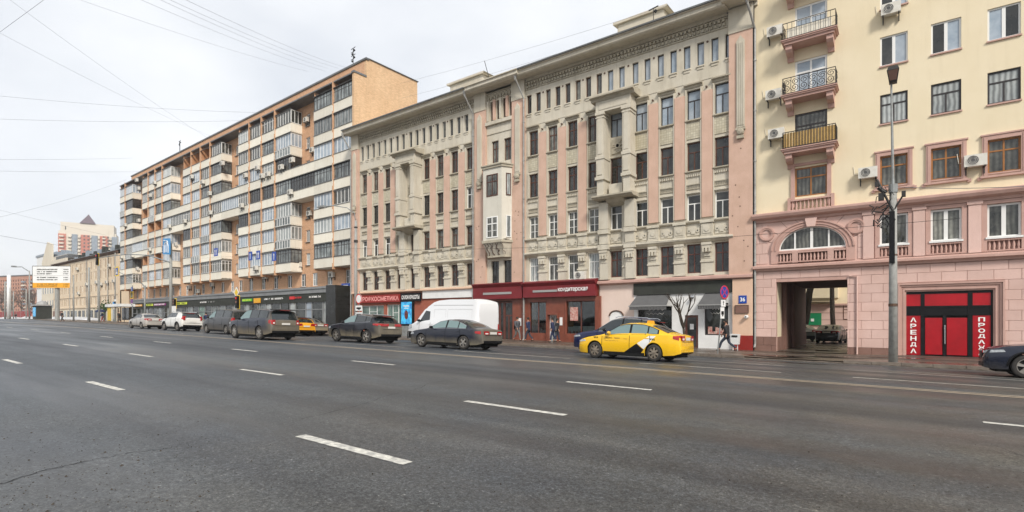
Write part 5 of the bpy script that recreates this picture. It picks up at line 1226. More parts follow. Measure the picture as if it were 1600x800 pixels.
# tower
s_ = .6; T0 = ray(137, 500) * s_
T = thing('residential_tower', 'distant red and cream residential tower with a dark pyramid roof', 'building', (T0.x, T0.y, 0), R(68))
T.scale = (.82, .82, 1); put('core', MB().box(-19, 19, 0, 26, -5, 88), 'farcream', T)
put('crown', MB().box(-24, 24, .5, 26, 80, 92).box(-26, 26, 2, 26, 60, 84), 'farcream', T)
put('pyramid_roof', MB().add([(-7, -1, 92), (7, -1, 92), (7, 16, 92), (-7, 16, 92), (0, 7, 101.5)], [(0, 1, 4), (1, 2, 4), (2, 3, 4), (3, 0, 4)]), 'farroof', T)
for xa, xb, mt, y in ((-26, -19, 'farred', -.3), (-14, -9, 'fargrey', -1.2), (-6, 2, 'farred', -1.2), (3.5, 9, 'fargrey', -1.2), (11, 19, 'farred', -.6), (22, 27, 'fargrey', -.2)):
    put('facade_bay', MB().box(xa, xb, y, 2, 20, 81), mt, T)
for f in range(18):
    z = 22 + f * 3.3
    for xa, xb in ((-25, -21), (-17.5, -14.3), (-8.6, -6.2), (2.3, 3.4), (9.4, 11), (19.3, 22), (13.5, 16.5)):
        put('balcony', MB().box(xa, xb, -2.2, 0, z, z + 1.2), 'farcream', T) if f > 10 else None
    for xa in (-3.5, 0, 14, 18): put('window', MB().box(xa, xa + 1.4, -1.35, -1.15, z + 1.0, z + 2.6), 'g_mid', T) if f > 10 else None
for xa in (-20, -13, -2, 1, 4, 13): put('window', MB().box(xa, xa + 2, .2, .6, 85, 88), 'g_dark', T)
# left brick block
L0 = ray(58, 500) * .5
Lb = thing('distant_brick_block', 'distant orange brick block of flats at the left edge of the street', 'building', (L0.x, L0.y, 0), R(18))
hl = []
for k in range(26):
    for f in range(10): hl.append((-82 + k * 3.1, -80.6 + k * 3.1, 6 + f * 2.9, 7.6 + f * 2.9))
m = MB(); wallgrid(m, -85, 0, -3, 36.5, hl, 0, .4); m.box(-85, 0, .9, 1.2, -3, 36); m.box(-.3, 0, .01, 12, -3, 36.4); put('wall', m, 'farbrick', Lb)
put('pane_row', MB().box(-84.5, -.5, .4, .45, 5, 35.5), 'g_dark', Lb)
for k in (3, 9, 15, 21, 24):
    for f in range(9): put('balcony', MB().box(-82.5 + k * 3.1, -78.5 + k * 3.1, -1.2, 0, 8 + f * 2.9, 9.1 + f * 2.9), 'farcream' if f % 2 else 'fargrey', Lb)
put('roof', MB().box(-85.3, .3, -.5, 12, 36.5, 37.2), 'zinc', Lb)
# ================================================================ CARS
class Car:
    def __init__(s, d):
        s.__dict__.update(d); s.hw = s.W / 2
        s.xf = s.fo; s.xr = s.fo + s.wb
    def w(s, x): return interp(s.plan, x) * s.hw
    def top_(s, x): return interp(s.top, x)
    def belt_(s, x): return min(interp(s.belt, x), s.top_(x) - .012)
    def ze(s, x):
        t, b = s.top_(x), s.belt_(x); return t - min(.075, (t - b) * .55)
    def base(s, x): return interp(s.bot, x)
    def low(s, x):
        z = s.base(x)
        for xc in (s.xf, s.xr):
            r = s.wr + .055; d = abs(x - xc)
            if d < r: z = max(z, s.wr + sqrt(max(0, r * r - d * d)) * 1.0)
        return z
    def y(s, x, z):
        b = s.belt_(x); w = s.w(x)
        if z <= b:
            t = (z - .2) / max(.1, b - .2); t = max(0, min(1, t))
            return w * (1 - .085 * abs(1 - t / .62) ** 1.8 * (1 if t < .62 else .55))
        return w * .965 - s.tum * (z - b) - .012 * min(1, (z - b) / .05)
    def topz(s, x, f):
        a, t = s.ze(x), s.top_(x); return a + (t - a) * (1 - abs(f) ** 2.4)
    def build(s, root):
        xs = {0.0, s.L}
        n = int(s.L / .055)
        for i in range(n + 1): xs.add(s.L * i / n)
        for e in (.02, .05, .09, .14): xs.add(e); xs.add(s.L - e)
        for xc in (s.xf, s.xr):
            r = s.wr + .055
            for k in range(13): xs.add(xc - r * cos(pi * k / 12))
            xs.add(xc - r - .002); xs.add(xc + r + .002)
        for x, _ in s.top: xs.add(min(s.L, max(0, x)))
        xs = sorted(xs); out = []
        for x in xs:
            if not out or x - out[-1] > .0015: out.append(x)
        xs = out; sec = []
        for x in xs:
            lo, b, ze = s.low(x), s.belt_(x), s.ze(x); P = []
            lo = min(lo, b - .02)
            for k in range(9): z = lo + (b - lo) * k / 8; P.append((s.y(x, z), z))
            for k in range(1, 5): z = b + (ze - b) * k / 4; P.append((s.y(x, z), z))
            ye = s.y(x, ze)
            for k in range(1, 7): f = 1 - k / 6; f2 = f ** .8; P.append((ye * f2, s.topz(x, f2)))
            sec.append(P)
        m = MB(); np_ = len(sec[0]); vs = []; 
        for sgn in (-1, 1):
            for x, P in zip(xs, sec): vs += [(x - s.L / 2, sgn * y, z) for y, z in P]
        N = len(xs) * np_; fs = []
        for h in (0, N):
            for i in range(len(xs) - 1):
                for j in range(np_ - 1):
                    a = h + i * np_ + j; q = (a, a + np_, a + np_ + 1, a + 1); fs.append(q if h == 0 else q[::-1])
        for i in (0, len(xs) - 1):                       # nose and tail caps
            for j in range(np_ - 1):
                a = i * np_ + j; fs.append((a, a + 1, N + a + 1, N + a))
        m.add(vs, fs); me = m.mesh('car_body', s.paint, True)
        bm = bmesh.new(); bm.from_mesh(me); bmesh.ops.remove_doubles(bm, verts=bm.verts, dist=.0008); bmesh.ops.recalc_face_normals(bm, faces=bm.faces); bm.to_mesh(me); bm.free()
        try: me.set_sharp_from_angle(angle=R(38))
        except Exception: pass
        body = obj('car_body', me, root)
        X = lambda x: x - s.L / 2
        put('underbody', MB().box(X(.28), X(s.L - .22), -s.hw + .27, s.hw - .27, .17, .62).box(X(s.xf + s.wr + .08), X(s.xr - s.wr - .08), -s.hw + .05, s.hw - .05, .16, .3), 'black', root)
        # windows
        def patch(name, poly, mat, off=.008, both=True, parent=root, sub=2):
            mb = MB(); tr = tessellate_polygon([[Vector((a, b, 0)) for a, b in poly]])
            T_ = [[Vector((*poly[i], 0)) for i in t] for t in tr]
            for _ in range(sub):
                T2 = []
                for a, b, c in T_: ab, bc, ca = (a + b) / 2, (b + c) / 2, (c + a) / 2; T2 += [[a, ab, ca], [ab, b, bc], [ca, bc, c], [ab, bc, ca]]
                T_ = T2
            for sg in ((-1, 1) if both else (-1,)):
                mb = MB()
                for t in T_:
                    mb.add([(X(p.x), sg * (s.y(p.x, p.y) + off), p.y) for p in t], [(0, 1, 2)])
                r_ = put(name, mb, mat, parent, smooth=False)
            return r_
        def glass(xa, xb, mat='g_car', lo=.035, up=.03, sl=0, name='side_window', trim=True):
            n = 12; top = []; bot = []
            for i in range(n + 1):
                x = xa + (xb - xa) * i / n; b, z = s.belt_(x) + lo, s.ze(x) - up + .02
                if z > b + .02: top.append((x + (sl * (z - b)), z)); bot.append((x, b))
            if len(top) < 2: return
            k = 4
            for sg in (-1, 1):
                mb = MB(); me_ = MB(); vs = []; 
                for (xt, zt), (xb_, zb) in zip(top, bot):
                    for j in range(k + 1):
                        f = j / k; x, z = xb_ + (xt - xb_) * f, zb + (zt - zb) * f; vs.append((X(x), sg * (s.y(x, z) + .006), z))
                mb.add(vs, [(i * (k + 1) + j, (i + 1) * (k + 1) + j, (i + 1) * (k + 1) + j + 1, i * (k + 1) + j + 1) for i in range(len(top) - 1) for j in range(k)])
                me_.tube([vs[i * (k + 1)] for i in range(len(top))], .011, 4, caps=False); me_.tube([vs[i * (k + 1) + k] for i in range(len(top))], .009, 4, caps=False)
                w_ = put(name, mb, mat, root, smooth=True)
                if trim: put('window_trim', me_, s.trim, w_)
        if s.glass:
            g0_, g1_ = s.glass[0][0], s.glass[-1][1]; n = 26
            for sg in (-1, 1):
                mb = MB(); vs = []; cnt = 0
                for i in range(n + 1):
                    x = g0_ - .06 + (g1_ - g0_ + .12) * i / n; b_, z_ = s.belt_(x) + .012, s.ze(x) + .004
                    if z_ > b_ + .03:
                        cnt += 1
                        for j in range(5): z = b_ + (z_ - b_) * j / 4; vs.append((X(x), sg * (s.y(x, z) + .0035), z))
                mb.add(vs, [(i * 5 + j, i * 5 + 5 + j, i * 5 + 6 + j, i * 5 + 1 + j) for i in range(cnt - 1) for j in range(4)]); put('window_surround', mb, 'blackgloss', root, smooth=True)
        for g in s.glass: glass(*g)
        for nm, (xa, xb, fr) in (('windscreen', s.ws), ('rear_window', s.rw)):
            if xa is None: continue
            mb = MB(); vs = []; n, k = 8, 10
            for i in range(n + 1):
                x = xa + (xb - xa) * i / n
                sl = (s.top_(x + .01) - s.top_(x - .01)) / .02; nx, nz_ = -sl / sqrt(1 + sl * sl), 1 / sqrt(1 + sl * sl)
                for j in range(k + 1): f = -fr + 2 * fr * j / k; vs.append((X(x + nx * .010), f * s.y(x, s.ze(x)), s.topz(x, f) + nz_ * .010))
            mb.add(vs, [(i * (k + 1) + j, (i + 1) * (k + 1) + j, (i + 1) * (k + 1) + j + 1, i * (k + 1) + j + 1) for i in range(n) for j in range(k)])
            put(nm, mb, 'g_car', root, smooth=True)
        # lamps
        def rear_panel(name, ya, yb, za, zb, mat, off=.012, both=True):
            for sg in ((-1, 1) if both and ya > 0 else (1,)):
                mb = MB(); vs = []; k = 4
                for i in range(k + 1):
                    for j in range(2): y = sg * ((ya if ya > 0 else -yb) + (yb - (ya if ya > 0 else -yb)) * i / k); z = za + (zb - za) * j; vs.append((X(s.L) + off - .02 * (abs(y) / s.hw) ** 3, y, z))
                mb.add(vs, [(2 * i, 2 * i + 2, 2 * i + 3, 2 * i + 1) for i in range(k)])
                r_ = put(name, mb, mat, root)
            return r_
        za, zb, xw, yw = s.taillamp
        patch('tail_light', [(s.L - xw, za + (zb - za) * .35), (s.L - .005, za), (s.L - .005, zb), (s.L - xw, zb - .01)], 'tail', .012)
        rear_panel('tail_light', s.w(s.L) * .93 - yw, s.w(s.L) * .93, za, zb, 'tail')
        if s.lampwhite: rear_panel('reversing_light', s.w(s.L) * .93 - yw * .8, s.w(s.L) * .93 - yw * .2, za + (zb - za) * .15, za + (zb - za) * .5, 'tailwhite', .018)
        rear_panel('number_plate', 0, .26, s.platez, s.platez + .11, 'plate', .02); 
        rear_panel('boot_gap', 0, s.w(s.L) * .8, s.platez - .06, s.platez - .045, 'black', .014)
        rear_panel('bumper_trim', 0, s.w(s.L) * .95, s.base(s.L) + .005, s.base(s.L) + (.04 if s.paint == 'p_taxi' else .12), 'blackgloss', .016)
        h0, h1, hx = s.headlamp
        patch('headlight', [(.012, h0 + .02), (hx, h0 + .07), (hx * .9, h1), (.05, h1 - .03)], 'head', .012)
        yy = s.w(0) * .95
        for sg in (-1, 1): mb = MB().box(X(-.012), X(.02), min(sg * yy, sg * (yy - .32)), max(sg * yy, sg * (yy - .32)), h0 + .02, h1 - .05); put('headlight', mb, 'head', root)
        put('grille', MB().box(X(-.018), X(.02), -yy + .36, yy - .36, h0 - .16, h1 - .06).box(X(-.014), X(.03), -yy + .1, yy - .1, s.base(0) + .03, s.base(0) + .16), 'blackgloss', root)
        # seams, handles, mirrors
        sm = MB()
        for sg in (-1, 1):
            for x in s.seams:
                z0, z1 = s.low(x) + .05, s.belt_(x) - .01
                sm.tube([(X(x), sg * (s.y(x, z0 + (z1 - z0) * k / 6) + .001), z0 + (z1 - z0) * k / 6) for k in range(7)], .011, 3)
            xa, xb = s.xf + s.wr + .12, s.xr - s.wr - .12
            sm.tube([(X(xa + (xb - xa) * k / 6), sg * (s.y(xa + (xb - xa) * k / 6, s.base(xa) + .10) + .001), s.base(xa) + .10) for k in range(7)], .006, 3)
        put('door_gap', sm, 'black', root)
        for sg in (-1, 1):
            for x in s.handles:
                z = s.belt_(x) - .12; y = s.y(x, z); put('door_handle', MB().box(X(x - .09), X(x + .09), sg * y - .02, sg * y + .02, z - .015, z + .015), s.paint if s.hp else 'chrome', root)
        for sg in (-1, 1):
            x = s.mirror; z = s.belt_(x) + .06; y = s.y(x, s.belt_(x)) * sg
            mm = MB(); mm.lathe([(.0, -.11), (.07, -.09), (.095, 0), (.085, .07), (0, .09)], 0, 0, 8, axis='y'); mm.tube([(0, -sg * .02, -.03), (.03, -sg * .14, -.08)], .02, 4)
            o = put('mirror', mm, s.mirrormat, root, (X(x), y + sg * .11, z + .03), smooth=True); o.scale = (.75, 1, .8)
        if s.rails:
            rm = MB()
            for sg in (-1, 1): rm.tube([(X(a), sg * (s.y(a, s.ze(a)) - .07), s.top_(a) + dz) for a, dz in ((s.rails[0], -.0), (s.rails[0] + .12, .045), (s.rails[1] - .12, .045), (s.rails[1], .0))], .017, 5)
            put('roof_rail', rm, s.trim, root)
        if s.spoiler:
            x0_, x1_, z_ = s.spoiler; ww = s.y(x0_, s.ze(x0_)) * .9
            put('spoiler', MB().prism([(X(x0_), z_ + .05), (X(x0_), z_), (X(x1_), z_ - .03), (X(x1_), z_)], -ww, ww), 'blackgloss', root); put('brake_light', MB().box(X(x1_), X(x1_) + .01, -.3, .3, z_ - .025, z_ - .005), 'tail', root)
        if s.clad:
            patch_z = s.base(s.L / 2)
            cm = MB()
            for sg in (-1, 1):
                for xc in (s.xf, s.xr):
                    r = s.wr + .075; cm.tube([(X(xc + r * cos(a)), sg * (s.y(xc + r * cos(a), s.wr + r * sin(a)) + .003), s.wr + r * sin(a)) for a in [pi * k / 14 for k in range(15)]], .035, 4)
                cm.tube([(X(x), sg * (s.y(x, patch_z + .07) + .002), patch_z + .05) for x in [s.xf + s.wr + .1 + (s.wb - 2 * s.wr - .2) * k / 6 for k in range(7)]], .05, 4)
            put('wheel_arch_trim', cm, 'blackgloss', root)
        # wheels
        tw = .22; r = s.wr
        ty = cached(('tyre', r), lambda: MB().lathe([(r * .68, -tw / 2), (r * .9, -tw / 2 - .005), (r * .985, -tw / 2 + .03), (r, -tw / 2 + .06), (r, tw / 2 - .06), (r * .985, tw / 2 - .03), (r * .9, tw / 2), (r * .68, tw / 2), (r * .66, 0)], n=28, axis='y', cap=False).mesh('wheel', M['rubber'], True))
        def rim():
            q = MB(); q.lathe([(r * .70, -.05), (r * .66, -.10), (r * .62, -.10), (r * .60, -.02), (r * .55, -.015)], cap=False, n=28, axis='y', mat=M[s.rimmat]); q.lathe([(r * .14, -.115), (r * .12, -.125), (0, -.125)], n=10, axis='y', mat=M[s.rimmat])
            q.lathe([(r * .60, -.045), (0, -.04)], n=20, axis='y', mat=M['black'])
            n = s.spokes
            for k in range(n):
                for dd in ((-.11, .11) if s.twin else (0,)):
                    a = 2 * pi * k / n; a2 = a + dd; w = r * (.085 if s.twin else .12)
                    p0 = Vector((cos(a), 0, sin(a))) * r * .08; p1 = Vector((cos(a2), 0, sin(a2))) * r * .64; nn = Vector((-sin(a2), 0, cos(a2))) * w
                    v = [p0 - nn * .8, p0 + nn * .8, p1 + nn, p1 - nn]; q.add([(p.x, -.105, p.z) for p in v[:2]] + [(p.x, -.09, p.z) for p in v[2:]] + [(p.x, -.05, p.z) for p in v], [(0, 1, 2, 3), (0, 3, 7, 4), (1, 5, 6, 2)], M[s.rimmat])
            return q.mesh('rim', None)
        rm_ = cached(('rim', r, s.rimmat, s.spokes, s.twin), rim)
        for xc in (s.xf, s.xr):
            for sg in (-1, 1):
                wlo = obj('wheel', ty, root, (X(xc), sg * (s.hw - .135), r)); ro = obj('rim', rm_, wlo, rz=0 if sg < 0 else pi); ro.rotation_euler = (0, random.uniform(0, 1.2), 0 if sg < 0 else pi)
        s.patch = patch; s.X = X
        return s
def paint(name, c, dirt=.9, mud=(.17, .14, .10), h=1.0, metal=.2, r=.3):
    return mk(name, c, rough=r, spec=.4, metal=0 if dirt > .6 else metal * .5, coat=.5 if dirt < .5 else .35, zdirt=(h, mud, dirt), obj=True)
BASE = dict(L=4.67, W=1.81, wb=2.69, fo=.90, wr=.325, tum=.42, plan=[(0, .74), (.04, .81), (.12, .88), (.3, .95), (.7, .99), (1.5, 1), (3.6, 1), (4.2, .96), (4.5, .90), (4.63, .85), (4.67, .80)],
    top=[(0, .56), (.04, .68), (.15, .76), (.5, .86), (.9, .925), (1.18, .97), (1.35, 1.05), (1.95, 1.375), (2.25, 1.44), (2.7, 1.46), (3.1, 1.44), (3.5, 1.35), (4.0, 1.16), (4.25, 1.07), (4.5, 1.04), (4.62, 1.0), (4.655, .86), (4.67, .62)],
    belt=[(0, .52), (.1, .68), (.5, .79), (1.2, .90), (1.6, .925), (3.6, .985), (4.2, .99), (4.6, .95), (4.67, .6)], bot=[(0, .24), (.15, .20), (1, .19), (3.6, .20), (4.4, .26), (4.67, .34)],
    glass=[(1.42, 2.48, 'g_carlight', .03, .03, 0), (2.58, 3.28, 'g_carlight'), (3.34, 3.72, 'g_carlight')], ws=(1.26, 1.93, .93), rw=(3.42, 4.12, .88),
    taillamp=(.80, .99, .30, .34), lampwhite=True, platez=.82, headlamp=(.60, .74, .45), seams=(1.25, 2.53, 3.42), handles=(2.36, 3.30), mirror=1.62, mirrormat='blackgloss', trim='blackgloss', hp=True, rails=None, spoiler=None, clad=False, rimmat='rim', spokes=5, twin=True, paint=None)
def spec(**k): d = dict(BASE); d.update(k); return Car(d)
def place(car, label, wf, wr_, cat='car', name='parked_car', group=None, Y=None, dx=0, flip=False, rz=0, center=None, z=None):
    if center is None:
        a, b = gp(*wf), gp(*wr_); cxm = (a.x + b.x) / 2 + dx; Ym = Y or (a.y + b.y) / 2
        center = (cxm + (car.L / 2 - (car.fo + car.wb / 2)), Ym + car.hw - .03)
    X_, Y_ = center
    t = thing(name, label, cat, (X_, Y_, (G(X_, Y_) if z is None else z)), rz, group)
    if not rz: t.rotation_euler = (math.atan(-(interp(PR, Y_ - .8) - interp(PR, Y_ + .8)) / 1.6) if True else 0, math.atan(.0145), 0)
    car.build(t); return t
M['p_taxi'] = paint('yellow_taxi_paint', (.86, .50, .008), .16, (.30, .22, .12), .7, 0, .25)
taxi = spec(paint='p_taxi', mirrormat='p_taxi', rimmat='rimdirty', spokes=7, twin=False)
t = place(taxi, 'yellow taxi sedan with a white stripe and black triangle driving along the far lane', (936, 559), (1022, 566.5), name='taxi', cat='taxi', Y=18.75)
X_ = taxi.X; t.scale = (.9, 1, 1); t.location.x -= .12
taxi.patch('white_stripe', [(2.88, .655), (3.17, .44), (3.22, .50), (3.68, .95), (3.40, .95)], 'white', .005)
taxi.patch('black_triangle', [(2.25, .275), (3.02, .275), (3.16, .42), (2.85, .645)], 'blackgloss', .006)
def sidetext(car, root, s, x, z, w, h, mat='blackgloss'):
    me = textmesh(s, 1, mat, 0); xs = [v.co.x for v in me.vertices]; zs = [v.co.z for v in me.vertices]
    for v in me.vertices:
        xx = x + (v.co.x - min(xs)) / (max(xs) - min(xs)) * w; zz = z + (v.co.z - min(zs)) / (max(zs) - min(zs)) * h
        v.co = (car.X(xx), -(car.y(xx, zz) + .009), zz)
    obj('lettering', me, root)
sidetext(taxi, t, 'Яндекс', 1.42, .79, .32, .075); sidetext(taxi, t, 'Такси', 1.82, .80, .26, .06, 'rust'); sidetext(taxi, t, 'taxi.yandex.ru', 1.42, .70, .60, .035, 'rust')
cm_ = MB()
for x0_ in (.83, 3.42):
    for k in range(3): cm_.prism([(taxi.X(x0_ + k * .075), .86), (taxi.X(x0_ + .045 + k * .075), .86), (taxi.X(x0_ + .085 + k * .075), .79), (taxi.X(x0_ + .045 + k * .075), .79)], -(taxi.y(x0_, .83) + .010), -(taxi.y(x0_, .83) + .003))
put('chequers', cm_, 'blackgloss', t)
put('roof_light', MB().prism([(taxi.X(2.98), 1.43), (taxi.X(3.14), 1.43), (taxi.X(3.11), 1.54), (taxi.X(3.01), 1.54)], -.22, .22), 'sorange', t)
M['p_audi'] = paint('mud_streaked_dark_blue_paint', (.013, .016, .028), .85, (.21, .18, .125), .85, .3)
audi = spec(paint='p_audi', L=4.92, W=1.86, wb=2.84, fo=.98, wr=.33, plan=[(0, .72), (.04, .79), (.12, .86), (.35, .94), (.8, .99), (1.6, 1), (3.8, 1), (4.4, .96), (4.75, .90), (4.88, .84), (4.92, .78)],
    top=[(0, .56), (.04, .70), (.15, .78), (.5, .88), (1.0, .94), (1.3, .985), (1.5, 1.07), (2.1, 1.37), (2.45, 1.445), (2.9, 1.46), (3.3, 1.43), (3.8, 1.28), (4.2, 1.10), (4.45, 1.04), (4.75, 1.01), (4.88, .96), (4.91, .84), (4.92, .6)],
    belt=[(0, .52), (.1, .70), (.5, .81), (1.3, .91), (1.8, .93), (3.8, .975), (4.4, .96), (4.85, .92), (4.92, .58)], bot=[(0, .24), (.15, .20), (1, .20), (3.8, .20), (4.6, .25), (4.92, .34)],
    glass=[(1.55, 2.62, 'g_carlight'), (2.72, 3.42, 'g_carlight'), (3.48, 3.95, 'g_carlight')], ws=(1.42, 2.1, .93), rw=(3.55, 4.28, .88), taillamp=(.74, .90, .40, .36), platez=.76, seams=(1.35, 2.66, 3.6), handles=(2.48, 3.46), mirror=1.8, trim='chrome', mirrormat='blackgloss', spokes=5, twin=False)
place(audi, 'dark blue muddy saloon in front of the white van', (656, 542.5), (725.6, 546), Y=18.6)
M['p_lex'] = paint('muddy_black_blue_paint', (.013, .015, .022), 1.0, (.21, .175, .115), 1.05, .3)
SUVB = dict(L=4.85, W=1.9, wb=2.79, fo=1.0, wr=.37, tum=.38, plan=[(0, .72), (.04, .80), (.12, .87), (.35, .95), (.8, .99), (1.6, 1), (3.9, 1), (4.5, .96), (4.75, .90), (4.82, .85), (4.85, .80)],
    top=[(0, .66), (.04, .82), (.15, .92), (.5, 1.02), (1.0, 1.09), (1.3, 1.13), (1.5, 1.20), (2.1, 1.56), (2.4, 1.63), (2.9, 1.66), (3.4, 1.63), (4.0, 1.56), (4.2, 1.50), (4.62, 1.16), (4.75, 1.08), (4.82, 1.0), (4.85, .7)],
    belt=[(0, .62), (.1, .84), (.5, .94), (1.3, 1.04), (1.8, 1.06), (3.6, 1.14), (4.2, 1.17), (4.6, 1.1), (4.8, 1.0), (4.85, .66)], bot=[(0, .30), (.15, .26), (1, .25), (3.8, .25), (4.5, .32), (4.85, .42)],
    glass=[(1.55, 2.68, 'g_carlight'), (2.76, 3.62, 'g_car'), (3.68, 4.1, 'g_car')], ws=(1.42, 2.1, .93), rw=(4.24, 4.62, .86), taillamp=(.98, 1.12, .50, .5), platez=.86, headlamp=(.74, .88, .5), seams=(1.4, 2.72, 3.72), handles=(2.52, 3.52), mirror=1.82, trim='chrome', rails=(2.3, 4.0), spoiler=(4.1, 4.42, 1.54), clad=True, lampwhite=False, rimmat='rim', spokes=5, twin=True)
lex = spec(**{**SUVB, 'paint': 'p_lex'}); place(lex, 'dark muddy crossover with red wrap tail lamps left of the white van', (525, 533.6), (575.5, 536), Y=18.8)
M['p_rr'] = paint('muddy_navy_paint', (.013, .017, .032), .9, (.21, .175, .115), 1.15, .3)
rr_ = spec(**{**SUVB, 'paint': 'p_rr', 'L': 5.0, 'W': 1.98, 'wb': 2.92, 'fo': .88, 'wr': .40, 'tum': .30,
    'top': [(0, .74), (.03, .95), (.12, 1.02), (.5, 1.10), (1.0, 1.14), (1.25, 1.16), (1.4, 1.24), (1.9, 1.70), (2.15, 1.79), (2.8, 1.83), (3.8, 1.81), (4.5, 1.76), (4.62, 1.70), (4.88, 1.20), (4.95, 1.12), (4.98, .95), (5.0, .7)],
    'belt': [(0, .70), (.1, .96), (.5, 1.04), (1.25, 1.10), (1.8, 1.12), (4.2, 1.17), (4.7, 1.17), (4.9, 1.1), (5.0, .68)], 'plan': [(0, .76), (.04, .84), (.12, .90), (.35, .96), (.8, .99), (1.6, 1), (4.2, 1), (4.7, .97), (4.9, .93), (5.0, .88)],
    'bot': [(0, .34), (.15, .30), (1, .29), (4.0, .29), (4.6, .34), (5.0, .44)], 'glass': [(1.44, 2.6, 'g_carlight'), (2.68, 3.55, 'g_car'), (3.62, 4.52, 'g_car')], 'ws': (1.32, 1.9, .93), 'rw': (4.64, 4.88, .88), 'taillamp': (.92, 1.18, .22, .16), 'platez': .90, 'headlamp': (.82, .98, .4), 'seams': (1.3, 2.64, 3.66), 'handles': (2.46, 3.4), 'mirror': 1.7, 'trim': 'blackgloss', 'rails': None, 'spoiler': (4.5, 4.86, 1.76), 'clad': False, 'spokes': 7, 'twin': False, 'lampwhite': True})
place(rr_, 'large navy off-road car caked with mud at the back, nearest the centre line', (361.4, 528.5), (404.6, 530.7), Y=15.75)
M['p_van'] = paint('grey_van_paint', (.035, .036, .04), .7, (.13, .11, .085), 1.2, .4)
van = spec(**{**SUVB, 'paint': 'p_van', 'L': 4.9, 'W': 1.95, 'wb': 3.2, 'fo': .85, 'wr': .33, 'tum': .22,
    'top': [(0, .70), (.04, .86), (.15, .95), (.5, 1.08), (.9, 1.2), (1.05, 1.3), (1.75, 1.76), (2.0, 1.84), (2.8, 1.89), (4.0, 1.88), (4.6, 1.84), (4.72, 1.78), (4.86, 1.2), (4.88, .8), (4.9, .6)],
    'belt': [(0, .66), (.1, .86), (.5, 1.0), (1.0, 1.12), (4.6, 1.18), (4.8, 1.16), (4.9, .58)], 'glass': [(1.1, 2.1, 'g_carlight'), (2.2, 3.4, 'g_car'), (3.5, 4.65, 'g_car')], 'plan': [(0, .78), (.1, .9), (.35, .96), (.8, .99), (4.5, 1), (4.8, .96), (4.9, .92)],
    'bot': [(0, .26), (.15, .22), (4.0, .22), (4.9, .34)], 'ws': (1.0, 1.75, .93), 'rw': (4.74, 4.86, .88), 'taillamp': (.9, 1.25, .12, .12), 'platez': .8, 'seams': (1.2, 2.15, 3.45), 'handles': (2.0, 2.3), 'mirror': 1.35, 'rails': None, 'spoiler': None, 'clad': False, 'trim': 'blackgloss', 'headlamp': (.76, .92, .5)})
place(van, 'dark grey passenger van behind the navy off-road car', (318.7, 520.4), (350.6, 522), Y=18.9, name='parked_van', cat='van')
M['p_suvw'] = paint('dirty_white_paint', (.72, .71, .67), .8, (.34, .25, .15), .75, 0)
suv = spec(**{**SUVB, 'paint': 'p_suvw', 'L': 4.43, 'wb': 2.7, 'fo': .87, 'W': 1.86, 'wr': .36,
    'top': [(0, .66), (.04, .85), (.15, .95), (.5, 1.04), (.95, 1.10), (1.15, 1.15), (1.75, 1.56), (2.05, 1.62), (2.6, 1.65), (3.3, 1.63), (3.85, 1.57), (3.95, 1.52), (4.2, 1.16), (4.36, 1.08), (4.41, .9), (4.43, .7)],
    'belt': [(0, .62), (.1, .86), (.5, .96), (1.2, 1.04), (3.0, 1.10), (3.9, 1.16), (4.3, 1.08), (4.43, .66)], 'plan': [(0, .76), (.12, .89), (.35, .96), (.8, .99), (3.6, 1), (4.1, .97), (4.35, .92), (4.43, .86)],
    'bot': [(0, .30), (.15, .26), (3.4, .25), (4.43, .42)], 'glass': [(1.22, 2.3, 'g_car'), (2.38, 3.2, 'g_car')], 'ws': (1.1, 1.75, .93), 'rw': (3.97, 4.2, .88), 'taillamp': (.95, 1.3, .16, .14), 'seams': (1.15, 2.34, 3.3), 'handles': (2.16, 3.1), 'mirror': 1.46, 'rails': (1.9, 3.6), 'spoiler': (3.8, 4.02, 1.56), 'platez': .75})
place(suv, 'white compact crossover with tall red tail lamps behind the silver saloon', (261, 516), (284, 517), Y=19.2)
M['p_sil'] = paint('silver_beige_paint', (.46, .43, .39), .6, (.28, .22, .15), .8, .35)
sil = spec(paint='p_sil', L=4.42, wb=2.6, W=1.74, wr=.31, glass=[(1.42, 2.4, 'g_car'), (2.48, 3.35, 'g_car')], seams=(1.25, 2.44, 3.3),
    top=[(0, .56), (.04, .68), (.15, .76), (.5, .87), (.9, .93), (1.15, .97), (1.3, 1.05), (1.85, 1.38), (2.15, 1.45), (2.6, 1.47), (3.0, 1.44), (3.35, 1.34), (3.75, 1.14), (3.95, 1.07), (4.25, 1.04), (4.37, .98), (4.41, .84), (4.42, .6)],
    belt=[(0, .52), (.1, .68), (.5, .80), (1.2, .91), (3.4, .99), (3.9, .99), (4.35, .93), (4.42, .6)], plan=[(0, .74), (.12, .88), (.35, .95), (.8, .99), (3.4, 1), (4.0, .96), (4.35, .88), (4.42, .8)], rw=(3.25, 3.88, .88), ws=(1.25, 1.85, .93), mirror=1.5, handles=(2.26, 3.2))
place(sil, 'silver beige saloon, the farthest left of the cars in the far lane', (206.8, 512.5), (225, 513.8), Y=19.1)
